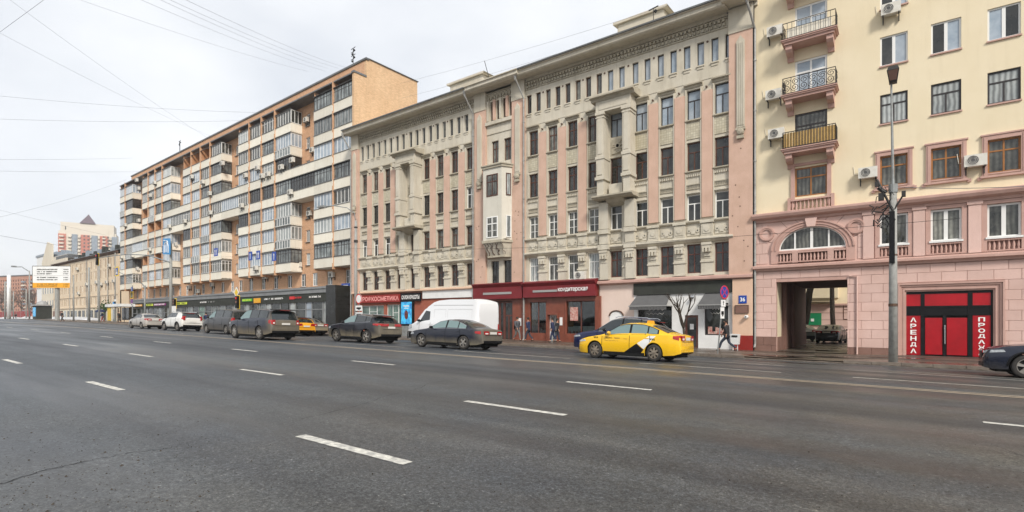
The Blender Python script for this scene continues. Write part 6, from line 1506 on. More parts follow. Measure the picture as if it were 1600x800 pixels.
# parking lane at the kerb
M['p_bsuv'] = paint('dark_blue_paint', (.006, .011, .06), .2, (.18, .16, .13), .8, .3)
bsuv = spec(**{**SUVB, 'paint': 'p_bsuv', 'L': 4.7, 'plan': [(0, .72), (.04, .80), (.12, .87), (.35, .95), (.8, .99), (1.6, 1), (3.8, 1), (4.4, .96), (4.62, .90), (4.7, .80)],
    'top': [(0, .70), (.04, .85), (.15, .96), (.5, 1.07), (1.0, 1.14), (1.25, 1.18), (1.4, 1.26), (2.0, 1.66), (2.3, 1.75), (2.8, 1.78), (3.4, 1.76), (3.9, 1.68), (4.1, 1.53), (4.5, 1.2), (4.62, 1.1), (4.68, .95), (4.7, .7)],
    'belt': [(0, .62), (.1, .83), (.5, .93), (1.3, 1.04), (3.6, 1.12), (4.1, 1.14), (4.5, 1.06), (4.7, .66)], 'rw': (4.12, 4.5, .86), 'glass': [(1.46, 2.6, 'g_car'), (2.68, 3.5, 'g_car'), (3.56, 3.95, 'g_car')], 'rails': (2.2, 3.9), 'spoiler': (3.95, 4.25, 1.58)})
place(bsuv, 'dark blue crossover parked at the kerb behind the yellow taxi', 0, 0, center=(-10.75, 22.55 + .95))
M['p_merc'] = paint('black_blue_paint', (.010, .014, .03), .3, (.16, .14, .11), .7, .3, .2)
merc = spec(**{**SUVB, 'paint': 'p_merc', 'spokes': 5, 'twin': True}); p = at(1538, 560, 22.6)
mt = place(merc, 'black blue crossover with five spoke wheels cut by the right edge of the photo', 0, 0, center=(p.x + merc.L / 2, 22.6 + merc.hw))
M['p_tx2'] = paint('orange_yellow_paint', (.80, .36, .01), .3, (.3, .2, .1), .7, 0)
tx2 = spec(**{**SUVB, 'paint': 'p_tx2', 'L': 4.5, 'wb': 2.65, 'fo': .9, 'W': 1.8, 'wr': .32,
    'top': [(0, .56), (.04, .70), (.15, .80), (.5, .90), (.9, .96), (1.15, 1.02), (1.8, 1.40), (2.1, 1.47), (2.6, 1.50), (3.4, 1.47), (3.9, 1.40), (4.05, 1.33), (4.3, 1.05), (4.42, .98), (4.48, .85), (4.5, .62)],
    'belt': [(0, .52), (.1, .72), (.5, .84), (1.2, .93), (3.8, 1.02), (4.3, .96), (4.5, .58)], 'plan': [(0, .74), (.12, .88), (.35, .95), (.8, .99), (3.6, 1), (4.1, .97), (4.4, .92), (4.5, .86)], 'bot': [(0, .24), (.15, .2), (3.4, .2), (4.5, .36)],
    'glass': [(1.2, 2.3, 'g_car'), (2.4, 3.3, 'g_car')], 'ws': (1.1, 1.8, .93), 'rw': (4.06, 4.3, .9), 'taillamp': (.80, .98, .3, .36), 'platez': .72, 'seams': (1.2, 2.35, 3.3), 'handles': (2.2, 3.15), 'mirror': 1.5, 'rails': None, 'spoiler': (3.9, 4.1, 1.41), 'clad': False, 'headlamp': (.6, .74, .4)})
t2 = place(tx2, 'orange yellow estate taxi seen from behind between two dark cars', 0, 0, name='taxi', cat='taxi', center=(-36.95 - 2.25, 22.3 + .9))
put('roof_light', MB().prism([(-.1, 1.48), (.1, 1.48), (.07, 1.60), (-.07, 1.60)], -.2, .2), 'sorange', t2)
M['p_bei'] = paint('muddy_beige_paint', (.12, .11, .10), 1.2, (.26, .22, .14), 1.4, .2)
bei = spec(paint='p_bei'); place(bei, 'small mud coloured saloon half hidden behind the orange taxi', 0, 0, center=(-38.5 - 2.3, 24.5 + .9))
# white high roof van
M['p_tr'] = paint('white_van_paint', (.78, .79, .80), .18, (.4, .34, .26), .7, 0)
tr = spec(**{**SUVB, 'paint': 'p_tr', 'L': 5.6, 'W': 2.05, 'wb': 3.3, 'fo': 1.0, 'wr': .35, 'tum': .07,
    'top': [(0, .80), (.04, 1.0), (.2, 1.12), (.6, 1.28), (.85, 1.42), (1.5, 2.10), (1.7, 2.20), (1.75, 2.26), (2.2, 2.52), (2.6, 2.62), (3.2, 2.66), (5.2, 2.66), (5.45, 2.60), (5.56, 2.4), (5.59, 1.6), (5.6, .7)],
    'belt': [(0, .76), (.1, 1.02), (.6, 1.18), (1.0, 1.3), (5.4, 1.32), (5.6, .6)], 'plan': [(0, .74), (.1, .86), (.35, .93), (.8, .98), (1.6, 1), (5.3, 1), (5.5, .98), (5.6, .94)], 'bot': [(0, .34), (.15, .3), (4.5, .3), (5.6, .4)],
    'glass': [], 'ws': (.92, 1.5, .9), 'rw': (None, None, 1), 'taillamp': (.9, 1.3, .08, .12), 'platez': .8, 'seams': (1.15, 2.05, 3.3, 5.3), 'handles': (1.95, 2.2), 'mirror': 1.2, 'rails': None, 'spoiler': None, 'clad': False, 'trim': 'blackgloss', 'headlamp': (.86, 1.16, .5), 'spokes': 6, 'twin': False, 'rimmat': 'rimdirty'})
vt = place(tr, 'white high roof delivery van parked at the kerb beyond the dark blue saloon', 0, 0, name='delivery_van', cat='van', center=(-23.9 + 2.8, 21.5 + 1.02))
tr.patch('side_window', [(1.12, 1.30), (1.98, 1.33), (1.98, 1.93), (1.62, 1.97)], 'g_car', .012)
for (xa, xb, za, zb) in ((2.3, 3.2, 1.35, 2.05), (3.35, 5.15, 1.35, 2.05), (2.2, 5.2, 2.27, 2.29)):
    for sg in (-1, 1):
        P = [(xa, za), (xb, za), (xb, zb), (xa, zb), (xa, za)]; put('panel_crease', MB().tube([(tr.X(x), sg * (tr.y(x, z) + .001), z) for x, z in P], .007, 3, caps=False), 'greyf', vt)
put('front_bumper', MB().box(tr.X(-.04), tr.X(.25), -.82, .82, .3, .72), 'blackgloss', vt); tr.patch('black_bumper_side', [(.02, .34), (.55, .34), (.5, .74), (.02, .74)], 'blackgloss', .008)
# courtyard cars
M['p_blk'] = paint('black_paint', (.010, .011, .014), .03, (.15, .13, .11), .5, .0)
blk = spec(paint='p_blk', rimmat='rimdirty'); place(blk, 'black saloon seen from behind in the courtyard beyond the arch', 0, 0, center=(-4.55, 49.6), rz=-R(93), z=-.27)
M['p_grn'] = paint('grey_green_paint', (.10, .12, .11), .1)
grn = spec(paint='p_grn', rimmat='rimdirty'); place(grn, 'grey green car left of the black saloon in the courtyard', 0, 0, center=(-7.6, 53.5), rz=-R(60), z=-.27)
# ================================================================ PEOPLE
def person(label, x, y, h=1.74, face=0, coat='coat_black', legs='jeans', stride=.5, armsw=.3, bag=None, hairc='hair', hood=False, z=None, lean=.04):
    """face: direction of walking, as angle from -X (0 = towards the left of the photo)."""
    z = SW(x, y) if z is None else z
    t = thing('person', label, 'person', (x, y, z + .005), face); k = h / 1.74; t.scale = (k, k, k)
    st = stride / 2; hip = .90
    def skin(name, J, E_, mat, par=t, sub=1):
        me = bpy.data.meshes.new(name); me.from_pydata([j[0] for j in J], E_, []); me.materials.append(M[mat])
        o = bpy.data.objects.new(name, me); col.objects.link(o); o.parent = par
        md = o.modifiers.new('skin', 'SKIN')
        for i, j in enumerate(J): me.skin_vertices[0].data[i].radius = (j[1], j[2] if len(j) > 2 else j[1]); me.skin_vertices[0].data[i].use_root = (i == 0)
        sb = o.modifiers.new('sub', 'SUBSURF'); sb.levels = sub; sb.render_levels = sub
        md.use_smooth_shade = True
        dg = bpy.context.evaluated_depsgraph_get(); bpy.context.view_layer.update()
        me2 = bpy.data.meshes.new_from_object(o.evaluated_get(dg)); o.modifiers.clear(); o.data = me2
        for p_ in me2.polygons: p_.use_smooth = True
        return o
    L_ = lean
    # front foot at -x
    ka, kb = (-st * .75, -.09, .50), (st * .25 - .03, .09, .47)
    fa, fb = (-st - .02, -.09, .09), (st + .10, .09, .13 if stride > .2 else .09)
    sh = -L_ * 1.2
    hands = []
    J = [((0, 0, hip), .10), ((sh * .6, 0, 1.2), .11, .13), ((sh, 0, 1.40), .10, .14), ((sh, 0, 1.50), .055), ((sh - .02, 0, 1.58), .07), ((sh - .03, 0, 1.66), .085), ((sh - .015, 0, 1.72), .05),
         ((0, -.09, hip - .06), .085), (ka, .06), (fa, .04), ((fa[0] - .13, -.09, .045), .035), ((0, .09, hip - .06), .085), (kb, .06), (fb, .04), ((fb[0] - .12, .09, .05), .035)]
    E_ = [(0, 1), (1, 2), (2, 3), (3, 4), (4, 5), (5, 6), (0, 7), (7, 8), (8, 9), (9, 10), (0, 11), (11, 12), (12, 13), (13, 14)]
    arms = []
    for s_, d in ((-1, armsw), (1, -armsw)):
        e = (sh + d * .25 + .02, s_ * .24, 1.15); w = (sh - .10 + d * .6, s_ * .22, .93); b0 = len(J)
        J += [((sh, s_ * .18, 1.40), .06), (e, .042), (w, .028)]; E_ += [(2, b0), (b0, b0 + 1), (b0 + 1, b0 + 2)]
        hb = (w[0] - .03, w[1], w[2] - .07); J.append((hb, .032, .018)); E_.append((b0 + 2, b0 + 3)); arms.append((e, w))
        for q in range(5):
            dx, dz = ((-.028, -.09), (-.012, -.10), (.004, -.098), (.02, -.088), (-.05, -.03))[q]
            J.append(((hb[0] + dx, hb[1] - s_ * (.01 if q < 4 else .02), hb[2] + dz), .0085)); E_.append((b0 + 3, len(J) - 1))
    body = skin('body', J, E_, 'skin')
    # nose and ears
    put('face_features', MB().box(sh - .135, sh - .10, -.012, .012, 1.62, 1.66).box(sh - .05, sh - .02, -.09, -.075, 1.61, 1.66).box(sh - .05, sh - .02, .075, .09, 1.61, 1.66), 'skin', body)
    J = [((0, 0, hip + .06), .145, .17), ((sh * .6, 0, 1.2), .135, .18), ((sh, 0, 1.39), .12, .19), ((sh, 0, 1.47), .085, .09), ((.0, 0, hip - .10), .15, .18)]; E_ = [(0, 1), (1, 2), (2, 3), (0, 4)]
    for (e, w), s_ in zip(arms, (-1, 1)):
        b0 = len(J); J += [((sh, s_ * .19, 1.39), .085), (e, .065), ((w[0], w[1], w[2] + .02), .05)]; E_ += [(2, b0), (b0, b0 + 1), (b0 + 1, b0 + 2)]
    skin('jacket', J, E_, coat)
    J = [((0, 0, hip), .13, .15), ((0, -.09, hip - .1), .105), (ka, .075), ((fa[0], fa[1], .12), .058), ((0, .09, hip - .1), .105), (kb, .075), ((fb[0], fb[1], .17), .058)]
    skin('trousers', J, [(0, 1), (1, 2), (2, 3), (0, 4), (4, 5), (5, 6)], legs)
    for n_, f in (('shoe', fa), ('shoe', fb)): skin(n_, [((f[0] + .04, f[1], f[2] - .04), .045, .05), ((f[0] - .06, f[1], f[2] - .05), .045, .035), ((f[0] - .17, f[1], .04), .04, .028)], [(0, 1), (1, 2)], 'blackgloss')
    hm = MB(); c_ = (sh - .005, 0)
    hm.lathe([(.095, 1.60), (.102, 1.66), (.09, 1.72), (.055, 1.76), (0, 1.775)], c_[0] + .01, 0, 12)
    put('hair', hm, coat if hood else hairc, t, smooth=True)
    if bag: put('shoulder_bag', MB().prismx([(-.12, .85), (.12, .85), (.10, 1.15), (-.10, 1.15)], .16, .27).tube([(.2, -.1, 1.1), (0, -.14, 1.45), (-.05, .12, 1.2)], .012, 4), bag, t)
    return t
def pw(px, py, Y=None):
    r = ray(px, py); lo = .001; tt = lo
    while tt < 3:
        p = r * tt
        if CAMZ + r.z * tt < SW(p.x, p.y): break
        tt *= 1.002
    return r.x * tt, r.y * tt
def pr(px, Y): v = at(px, 500, Y); return v.x, v.y
x, y = pr(1136, 30.8); person('man in a black jacket and jeans striding left past the white shop', x, y, 1.74, R(-8), 'coat_black', 'jeans', .78, .35)
x, y = pr(808, 31.6); person('person in a grey jacket walking beside the downpipe, away from the door', x, y, 1.74, R(160), 'coat_grey', 'trousers', .5, .3, 'black')
x, y = pr(826, 31.4); person('person in a navy coat just right of the white downpipe', x, y, 1.72, R(10), 'coat_navy', 'jeans', .42, .2)
x, y = pr(864, 31.9); person('person in a long dark coat at the confectioner door', x, y, 1.74, R(20), 'coat_navy', 'coat_navy', .3, .15, 'coat_grey')
x, y = pr(870, 32.5); person('second person in dark clothes beside the one at the confectioner door', x, y, 1.68, R(190), 'coat_black', 'jeans', .3, .15)
x, y = pr(97.5, 25.0); person('dark figure stepping off the kerb below the direction board', x, y, 1.75, R(100), 'coat_black', 'coat_black', .4, .15, z=G(x, y))
x, y = pr(186, 30.3); person('person in black standing by the yellow poster at the bus stop', x, y, 1.8, R(60), 'coat_black', 'coat_black', .15, .1)
x, y = pr(160, 28.5); ux, uy = x, y; person('person in a red jacket under a dark umbrella by the kerb', x, y, 1.70, R(80), 'coat_navy', 'coat_red', .3, .2)
um_ = thing('umbrella', 'dark blue umbrella over the person at the kerb', 'umbrella', (ux, uy - .25, SW(ux, uy) + 1.0)); q = MB(); q.lathe([(.72, .58), (.6, .80), (.35, .98), (0, 1.08)], 0, 0, 8); put('canopy', q, 'coat_navy', um_); put('shaft', MB().tube([(0, 0, 0), (0, 0, 1.14)], .012, 5), 'iron', um_)
for i, (px, Y, c) in enumerate(((40, 36, 'coat_red'), (63, 31, 'coat_navy'), (69, 31, 'coat_black'), (75, 30.5, 'coat_grey'), (25, 34, 'coat_black'))):
    x, y = pr(px, Y); person(['person in a red jacket far off beside the tall lamp column', 'person in navy, left of the small group at the far crossing', 'person in black in the middle of the small group at the far crossing', 'person in grey, right of the small group at the far crossing', 'tiny dark figure near the white column at the far left'][i], x, y, 1.75, R(30 * i), c, 'jeans', .3, .2)
x, y = pr(322, 27.8); person('pedestrian in dark blue behind the grey van', x, y, 1.72, R(0), 'coat_navy', 'jeans', .3, .2)
# ================================================================ STREET FURNITURE
def ground_at(px, Y): v = at(px, 500, Y); return v.x, v.y, SW(v.x, v.y) if Y > 26.5 else G(v.x, v.y)
# lamp post on the right
x, y, z = ground_at(1395.5, 26.9)
lp = thing('street_lamp', 'tall grey street lamp with a cable cluster in front of the pink wall', 'street lamp', (x, y, z))
H0 = at(1395, 290, 26.9).z - z; H1 = at(1392, 132, 26.9).z - z
put('pole', MB().tube([(0, 0, -.2), (0, 0, H0)], [.165, .13], 14), 'concrete', lp, smooth=True); put('upper_pole', MB().tube([(0, 0, H0 - .1), (-.06, -.05, H1)], [.055, .035], 8), 'polegrey', lp)
put('collar', MB().tube([(0, 0, H0 - .3), (0, 0, H0 + .05)], .16, 12), 'polegrey', lp)
q = MB(); zt = H1
q.add([(-.13, -.25, zt), (.13, -.25, zt), (.13, .1, zt + .02), (-.13, .1, zt + .02), (-.21, -.5, zt + .42), (.21, -.5, zt + .42), (.19, .1, zt + .5), (-.19, .1, zt + .5), (-.15, -.46, zt + .58), (.15, -.46, zt + .58)], [(0, 1, 2, 3), (0, 4, 5, 1), (1, 5, 6, 2), (3, 2, 6, 7), (0, 3, 7, 4), (4, 8, 9, 5), (8, 7, 6, 9), (4, 7, 8), (5, 9, 6)])
put('lamp_head', q, 'iron', lp); put('lens', MB().add([(-.11, -.30, zt + .06), (.11, -.30, zt + .06), (.17, -.51, zt + .40), (-.17, -.51, zt + .40)], [(0, 1, 2, 3)]), 'yel' if False else 'plinth', lp)
put('transformer_box', MB().box(-.13, .06, -.30, -.14, at(0, 412, 26.9).z - z if False else at(1393, 412, 26.9).z - z, at(1393, 332, 26.9).z - z), 'blackgloss', lp)
q = MB(); zc = at(1390, 320, 26.9).z - z; r5 = random.Random(9)
for k in range(10):
    p0 = Vector((-.15 + r5.uniform(-.1, .1), -.15, zc + r5.uniform(-.6, .9))); pts = [p0]
    for j in range(6): pts.append(pts[-1] + Vector((r5.uniform(-.22, .17), r5.uniform(-.1, .1), r5.uniform(-.26, .2))))
    q.tube(pts, r5.uniform(.012, .028), 5)
put('cable_tangle', q, 'wire', lp)
q = MB(); q.tube([(-.55, -.1, zc + 1.1), (.02, -.1, zc - .35)], .05, 6); q.tube([(-.5, -.1, zc + .75), (-.25, -.1, zc + .5)], .09, 6); q.box(-.5, -.3, -.2, 0, zc + .2, zc + .5); q.box(-.62, -.48, -.15, .02, zc + .8, zc + 1.0); q.tube([(0, -.1, zc - .3), (.35, -.1, zc + .35)], .035, 5); q.box(.28, .42, -.18, -.04, zc + .25, zc + .48)
put('cable_bracket', q, 'iron', lp)
put('rust_band', MB().tube([(0, 0, 2.3), (0, 0, 2.42)], .168, 14).tube([(0, 0, 4.4), (0, 0, 4.46)], .16, 14), 'rust', lp)
# lamp left of building B
x, y, z = ground_at(556, 27.2); lb = thing('street_lamp', 'curved arm street lamp standing between the brick block and the stone house', 'street lamp', (x, y, z)); zt = at(555, 345, 27.2).z - z
arm = [(0, 0, zt - .2), (-.05, -.1, zt + .6), (-.5, -.5, zt + 1.05), (-1.3, -1.2, zt + 1.2), (-2.0, -1.6, zt + 1.15)]
put('pole', MB().tube([(0, 0, -.1), (0, 0, zt)], [.15, .10], 10), 'concrete', lb, smooth=True); put('arm', MB().tube(arm, .04, 6), 'polegrey', lb); put('lamp_head', MB().prism([(-2.8, zt + 1.1), (-1.9, zt + 1.05), (-1.9, zt + 1.22), (-2.6, zt + 1.25)], -1.8, -1.45), 'polegrey', lb)
put('cable_ring', MB().tube([(0, 0, zt - 1.8), (0, 0, zt - 1.6)], .16, 8).tube([(0, 0, zt - .6), (0, 0, zt - .5)], .15, 8), 'iron', lb)
def signpost(name, label, px, Y, top, plates, lean=0, r=.035, group=None, cat='road sign', rz=0):
    x, y, z = ground_at(px, Y); t = thing(name, label, cat, (x, y, z), rz, group); zt = at(px, top, Y).z - z
    put('post', MB().tube([(0, 0, -.1), (lean * cos(rz), -lean * sin(rz), zt)], r, 7), 'polegrey', t)
    for kind, dx, py, w, h, mat, extra in plates:
        zc_ = at(px, py, Y).z - z; xx = dx; m_ = MB()
        if kind == 'round': m_.lathe([(w / 2, 0), (w / 2, .02)], xx, -r - .03, 20, axis='y', z0=zc_)
        elif kind == 'diamond': m_.prism([(xx - w / 2, zc_), (xx, zc_ - h / 2), (xx + w / 2, zc_), (xx, zc_ + h / 2)], -r - .03, -r - .01)
        else: m_.box(xx - w / 2, xx + w / 2, -r - .03, -r - .01, zc_ - h / 2, zc_ + h / 2)
        pl = put('plate', m_, mat, t, (lean * zc_ / zt * cos(rz), -lean * zc_ / zt * sin(rz), 0)); e = -r - .034
        if extra == 'ring': q = MB(); q.lathe([(w / 2, e), (w / 2 - .07, e), ], xx, 0, 20, axis='y', z0=zc_, cap=False); put('border', q, 'sred', pl)
        if extra == 'nostop':
            q = MB(); q.lathe([(w / 2, e), (w / 2 - .06, e)], xx, 0, 20, axis='y', z0=zc_, cap=False)
            for s in (-1, 1): c_, d_ = w * .32, .03; q.quad((xx - c_ - d_, e, zc_ + s * c_), (xx - c_ + d_, e, zc_ + s * c_), (xx + c_ + d_, e, zc_ - s * c_), (xx + c_ - d_, e, zc_ - s * c_))
            put('cross', q, 'sred', pl)
        if extra == 'ped':
            q = MB(); q.add([(xx - w * .33, e, zc_ - h * .3), (xx + w * .33, e, zc_ - h * .3), (xx, e, zc_ + h * .36)], [(0, 1, 2)]); put('triangle', q, 'white', pl)
            q = MB(); e2 = e - .004; q.tube([(xx - .09, e2, zc_ - h * .26), (xx, e2, zc_ - .02), (xx + .09, e2, zc_ - h * .26)], .02, 4); q.tube([(xx, e2, zc_ - .02), (xx, e2, zc_ + .12)], .03, 4); put('walking_figure', q, 'black', pl)
        if extra == 'arrow': q = MB(); q.box(xx - .02, xx + .02, e, e + .002, zc_ - h * .3, zc_ + h * .15); q.add([(xx - .07, e, zc_ + h * .12), (xx + .07, e, zc_ + h * .12), (xx, e, zc_ + h * .36)], [(0, 1, 2)]); put('arrow', q, 'black', pl)
        if extra == 'bar': put('pictogram', MB().box(xx - w * .34, xx + w * .34, e - .002, e, zc_ - h * .16, zc_ + h * .16).box(xx - w * .12, xx + w * .2, e - .002, e, zc_ - h * .3, zc_ - h * .18), 'black', pl)
        if extra == 'warrow': q = MB(); q.box(xx - .03, xx + .03, e - .002, e, zc_ - h * .32, zc_ + h * .05); q.add([(xx - .13, e, zc_ + h * .02), (xx + .13, e, zc_ + h * .02), (xx, e, zc_ + h * .36)], [(0, 1, 2)]); put('arrow', q, 'white', pl)
        if extra == 'yellow': put('inner', m_ and MB().prism([(xx - w * .36, zc_), (xx, zc_ - h * .36), (xx + w * .36, zc_), (xx, zc_ + h * .36)], e, e + .003), 'yel', pl)
    return t
ns = signpost('no_stopping_sign', 'leaning no stopping sign post with two white plates beside the walking man', 1121, 27.4, 452, [('round', .0, 457, .68, .68, 'blue', 'nostop'), ('rect', .0, 474, .36, .33, 'white', 'arrow'), ('rect', 0, 489, .30, .56, 'white', 'bar')], lean=.30, rz=R(70))
signpost('no_entry_sign', 'round white sign with a red ring above two white plates', 561.5, 26.9, 455, [('round', .0, 467, .78, .7, 'white', 'ring'), ('rect', 0, 481.5, .85, .42, 'white', 'bar'), ('rect', 0, 492, .85, .42, 'white', 'bar')])
x, y, z = ground_at(1175, 33.6)
wb_ = thing('litter_bin', 'white litter bin on two legs beside the red plinth', 'litter bin', (at(1149, 500, 32.6).x, 32.6, SW(-7.7, 32.6)))
put('bin', MB().prism([(-.2, .35), (.2, .35), (.24, .95), (-.24, .95)], -.18, .18), 'white', wb_)
for s in (-.14, .1): put('leg', MB().box(s, s + .04, -.03, .03, 0, .36), 'white', wb_)
put('opening', MB().box(-.16, .16, -.21, -.18, .78, .88), 'black', wb_)
sc_ = thing('security_camera', 'small white camera under the memorial plaque', 'camera', tuple(at(1166, 495, 33.6)))
put('housing', MB().lathe([(.0, -.16), (.09, -.14), (.11, 0), (.11, .13)], n=12, axis='y'), 'white', sc_); put('lens', MB().lathe([(0, -.175), (.045, -.165)], n=8, axis='y'), 'black', sc_)
# light box poster
x, y, z = ground_at(635, 29.5)
cl = thing('poster_light_box', 'standing light box with a blue poster left of the white van', 'poster', (x, y, z)); w = at(645, 500, 29.5).x - at(625.5, 500, 29.5).x; zt = at(635, 469.5, 29.5).z - z; zb = at(635, 507, 29.5).z - z
put('frame', MB().box(-w / 2, w / 2, 0, .2, zb - .1, zt), 'blackgloss', cl); pp = put('poster', MB().box(-w / 2 + .12, w / 2 - .12, -.01, 0, zb + .05, zt - .12), 'poster', cl)
zc_ = zb + (zt - zb) * .40; put('poster_figure', MB().prism([(.0 + .22 * cos(a * pi / 6) * (1.0 if a not in (3,) else .7), zc_ + .38 * sin(a * pi / 6)) for a in range(12)], -.015, -.011), 'posterface', cl)
put('poster_title', MB().box(-.33, .33, -.016, -.011, zt - .5, zt - .40).box(-.24, .26, -.016, -.011, zt - .66, zt - .6), 'white', cl); put('base', MB().box(-w / 2 + .1, w / 2 - .1, .02, .18, 0, zb - .1), 'polegrey', cl)
# signals and poles on the left
def pole(name, label, px, Y, top, r=.12, mat='concrete', cat='pole', arm=None, rt=None):
    x, y, z = ground_at(px, Y); t = thing(name, label, cat, (x, y, z)); zt = at(px, top, Y).z - z
    put('pole', MB().tube([(0, 0, -.1), (0, 0, zt)], [r, rt or r * .7], 9), mat, t, smooth=True); return t, (x, y, z), zt
def loc(t, v): return Vector(v) - t.location
def signal(t, p, lit='sred', h=1.05, name='signal_head'):
    s = put(name, MB().box(p.x - .2, p.x + .2, p.y - .12, p.y + .12, p.z - h / 2, p.z + h / 2), 'blackgloss', t)
    for k, m_ in enumerate((lit, 'plinth', 'slate')): put('lamp', MB().lathe([(0, p.y - .17), (.12, p.y - .15), (.13, p.y - .12)], p.x, 0, 12, axis='y', z0=p.z + h * .31 - k * h * .31), m_, s)
    put('backplate', MB().box(p.x - .3, p.x + .3, p.y + .12, p.y + .14, p.z - h / 2 - .1, p.z + h / 2 + .1), 'yel', s)
t, P, zt = pole('signal_mast', 'tall signal pole with a long arm and a light blue lane sign on top', 267, 27.0, 376, .20)
a1_ = loc(t, at(266, 410, 26.9)); a2_ = loc(t, at(200, 397, 24.5)); a3_ = loc(t, at(152, 403, 23.4)); put('arm', MB().tube([a1_, (a1_ + a2_) / 2 + Vector((0, 0, .35)), a2_, a3_], [.09, .07, .06, .04], 6), 'polegrey', t)
signal(t, a3_ + Vector((.1, -.05, -.2)), 'sred', 1.5); 
p = loc(t, at(260, 384, 26.6)); pl = put('lane_sign', MB().prism([(p.x - 1.15, p.z - .95), (p.x + 1.1, p.z - 1.15), (p.x + 1.15, p.z + .8), (p.x - 1.1, p.z + 1.0)], p.y, p.y + .04), 'bluelt', t)
q = MB()
for dx in (-.55, .0): q.tube([(p.x + dx, p.y - .02, p.z - .8), (p.x + dx, p.y - .02, p.z + .1), (p.x + dx + .25, p.y - .02, p.z + .4), (p.x + dx + .5, p.y - .02, p.z + .42)], .07, 4)
q.tube([(p.x + .6, p.y - .02, p.z - .9), (p.x + .6, p.y - .02, p.z - .1), (p.x + .3, p.y - .02, p.z + .55), (p.x - .7, p.y - .02, p.z + .7)], .07, 4); put('arrows', q, 'white', pl)
p = loc(t, at(270, 477, 26.8)); signal(t, p + Vector((.45, 0, .2)), 'plinth', 1.1); put('white_box', MB().box(p.x + .2, p.x + .7, p.y - .2, p.y + .1, p.z - .9, p.z - .1), 'white', t)
t, P, zt = pole('crossing_mast', 'pole with a curved arm holding a yellow framed pedestrian sign', 226.5, 27.2, 446, .13, 'polegrey')
b0 = Vector((0, 0, zt)); b3 = loc(t, at(178, 421, 24.2)); b1 = loc(t, at(222, 443, 27)); b2 = loc(t, at(196, 430, 25.2)); put('arm', MB().tube([b0 - Vector((0, 0, .3)), b1, b2, b3], [.08, .07, .055, .04], 6), 'polegrey', t)
p = loc(t, at(182.5, 424, 24.5)); w = .62; pl = put('plate', MB().box(p.x - w, p.x + w, p.y, p.y + .03, p.z - w, p.z + w), 'yel', t); put('inner', MB().box(p.x - w * .72, p.x + w * .72, p.y - .01, p.y, p.z - w * .72, p.z + w * .72), 'blue', pl); put('triangle', MB().add([(p.x - .35, p.y - .02, p.z - .32), (p.x + .35, p.y - .02, p.z - .32), (p.x, p.y - .02, p.z + .35)], [(0, 1, 2)]), 'white', pl)
signpost('pedestrian_sign', 'post with a yellow framed crossing sign left of the silver saloon', 207, 26.9, 446, [('rect', 0, 452.5, .62, .62, 'blue', 'warrow'), ('rect', 0, 461, 1.05, 1.02, 'yel', None), ('rect', -.0, 461, .72, .74, 'blue', 'ped'), ('round', 0, 470.5, .72, .7, 'blue', 'nostop'), ('rect', 0, 476, .7, .32, 'white', 'bar')], r=.06)
o = signpost('traffic_light', 'traffic light under a yellow diamond priority sign above the grey van', 370.5, 27.0, 448, [('diamond', 0, 457, 1.15, 1.15, 'white', 'yellow')], r=.06, cat='traffic light')
signal(o, loc(o, at(370.5, 472, 26.6)), 'sred', 1.25)
labs = ['blue hanging lane sign nearest the tall pole, with two white arrows', 'blue hanging lane sign, left of the adjacent pair on the brick block', 'blue hanging lane sign, right of the adjacent pair on the brick block', 'blue hanging lane sign farthest right on the span wire']
for k, (px, py) in enumerate(((337, 394), (391, 400), (403, 398.5), (428, 400.5))):
    p = at(px, py, 21.0); t = thing('lane_sign', labs[k], 'road sign', tuple(p)); w = .27 if k else .33
    put('plate', MB().box(-w, w, 0, .03, -.34, .34), 'blue', t); q = MB()
    for s in ((-.12, .12) if k % 2 == 0 else (0,)): q.box(s - .03, s + .03, -.01, 0, -.25, .08); q.add([(s - .09, -.01, .06), (s + .09, -.01, .06), (s, -.01, .26)], [(0, 1, 2)])
    put('arrow', q, 'white', t); put('hanger', MB().tube([(0, .01, .34), (0, .01, .55)], .01, 4), 'iron', t)
# direction board
dbx, dby, dbz = ground_at(89.5, 26.9); t = thing('direction_board', 'large white and orange road direction board on a grey post', 'road sign', (dbx, dby, dbz)); n = (HY)
r0, r1 = at(51, 450, 26.2), at(109.5, 450, 26.2)
# the board faces the oncoming camera side traffic
ba, bb = at(51, 418, 25.0) , None
rr1 = ray(109.5, 450); rr0 = ray(51, 450); dist = (Vector((dbx, dby, 0))).length
fw = Vector((-S_, C_, 0)); depth = fw.dot(Vector((dbx, dby, 0))) - .5
pt = lambda px, py: Vector((0, 0, CAMZ)) + ray(px, py) * (depth / F)
c0, c1 = pt(51, 417), pt(109.5, 450); w = (Vector((c1.x, c1.y)) - Vector((c0.x, c0.y))).length; cc = (pt(51, 433) + pt(109.5, 433)) / 2; scl = depth / F
bd = bpy.data.objects.new('board', MB().box(-w / 2, w / 2, 0, .12, -17 * scl, 17 * scl).mesh('board', M['white'])); col.objects.link(bd); bd.parent = t; bd.location = cc - t.location; bd.rotation_euler = (0, 0, TH)
put('orange_strip', MB().box(-w / 2 + .03, w / 2 - .03, -.03, 0, -16.7 * scl, -9 * scl), 'sorange', bd); put('frame', MB().box(-w / 2 - .06, w / 2 + .06, -.02, .1, 16.9 * scl, 17.6 * scl).box(-w / 2 - .06, -w / 2, -.02, .1, -17 * scl, 17 * scl), 'slate', bd)
for k, zz in enumerate((12, 8.5, 5.2, -.5, -4, -11, -14)): scribble(bd, w * (.55 if k != 2 else .4), 1.6 * scl, 20 if k != 2 else 13, 'slate', zz * scl, -.035, k, -w * .38); scribble(bd, .9, 1.4 * scl, 3, 'slate', zz * scl, -.035, k + 9, w * .33)
put('divider', MB().box(-w / 2 + .2, w / 2 - .2, -.02, 0, 2.2 * scl, 2.5 * scl), 'greyf', bd)
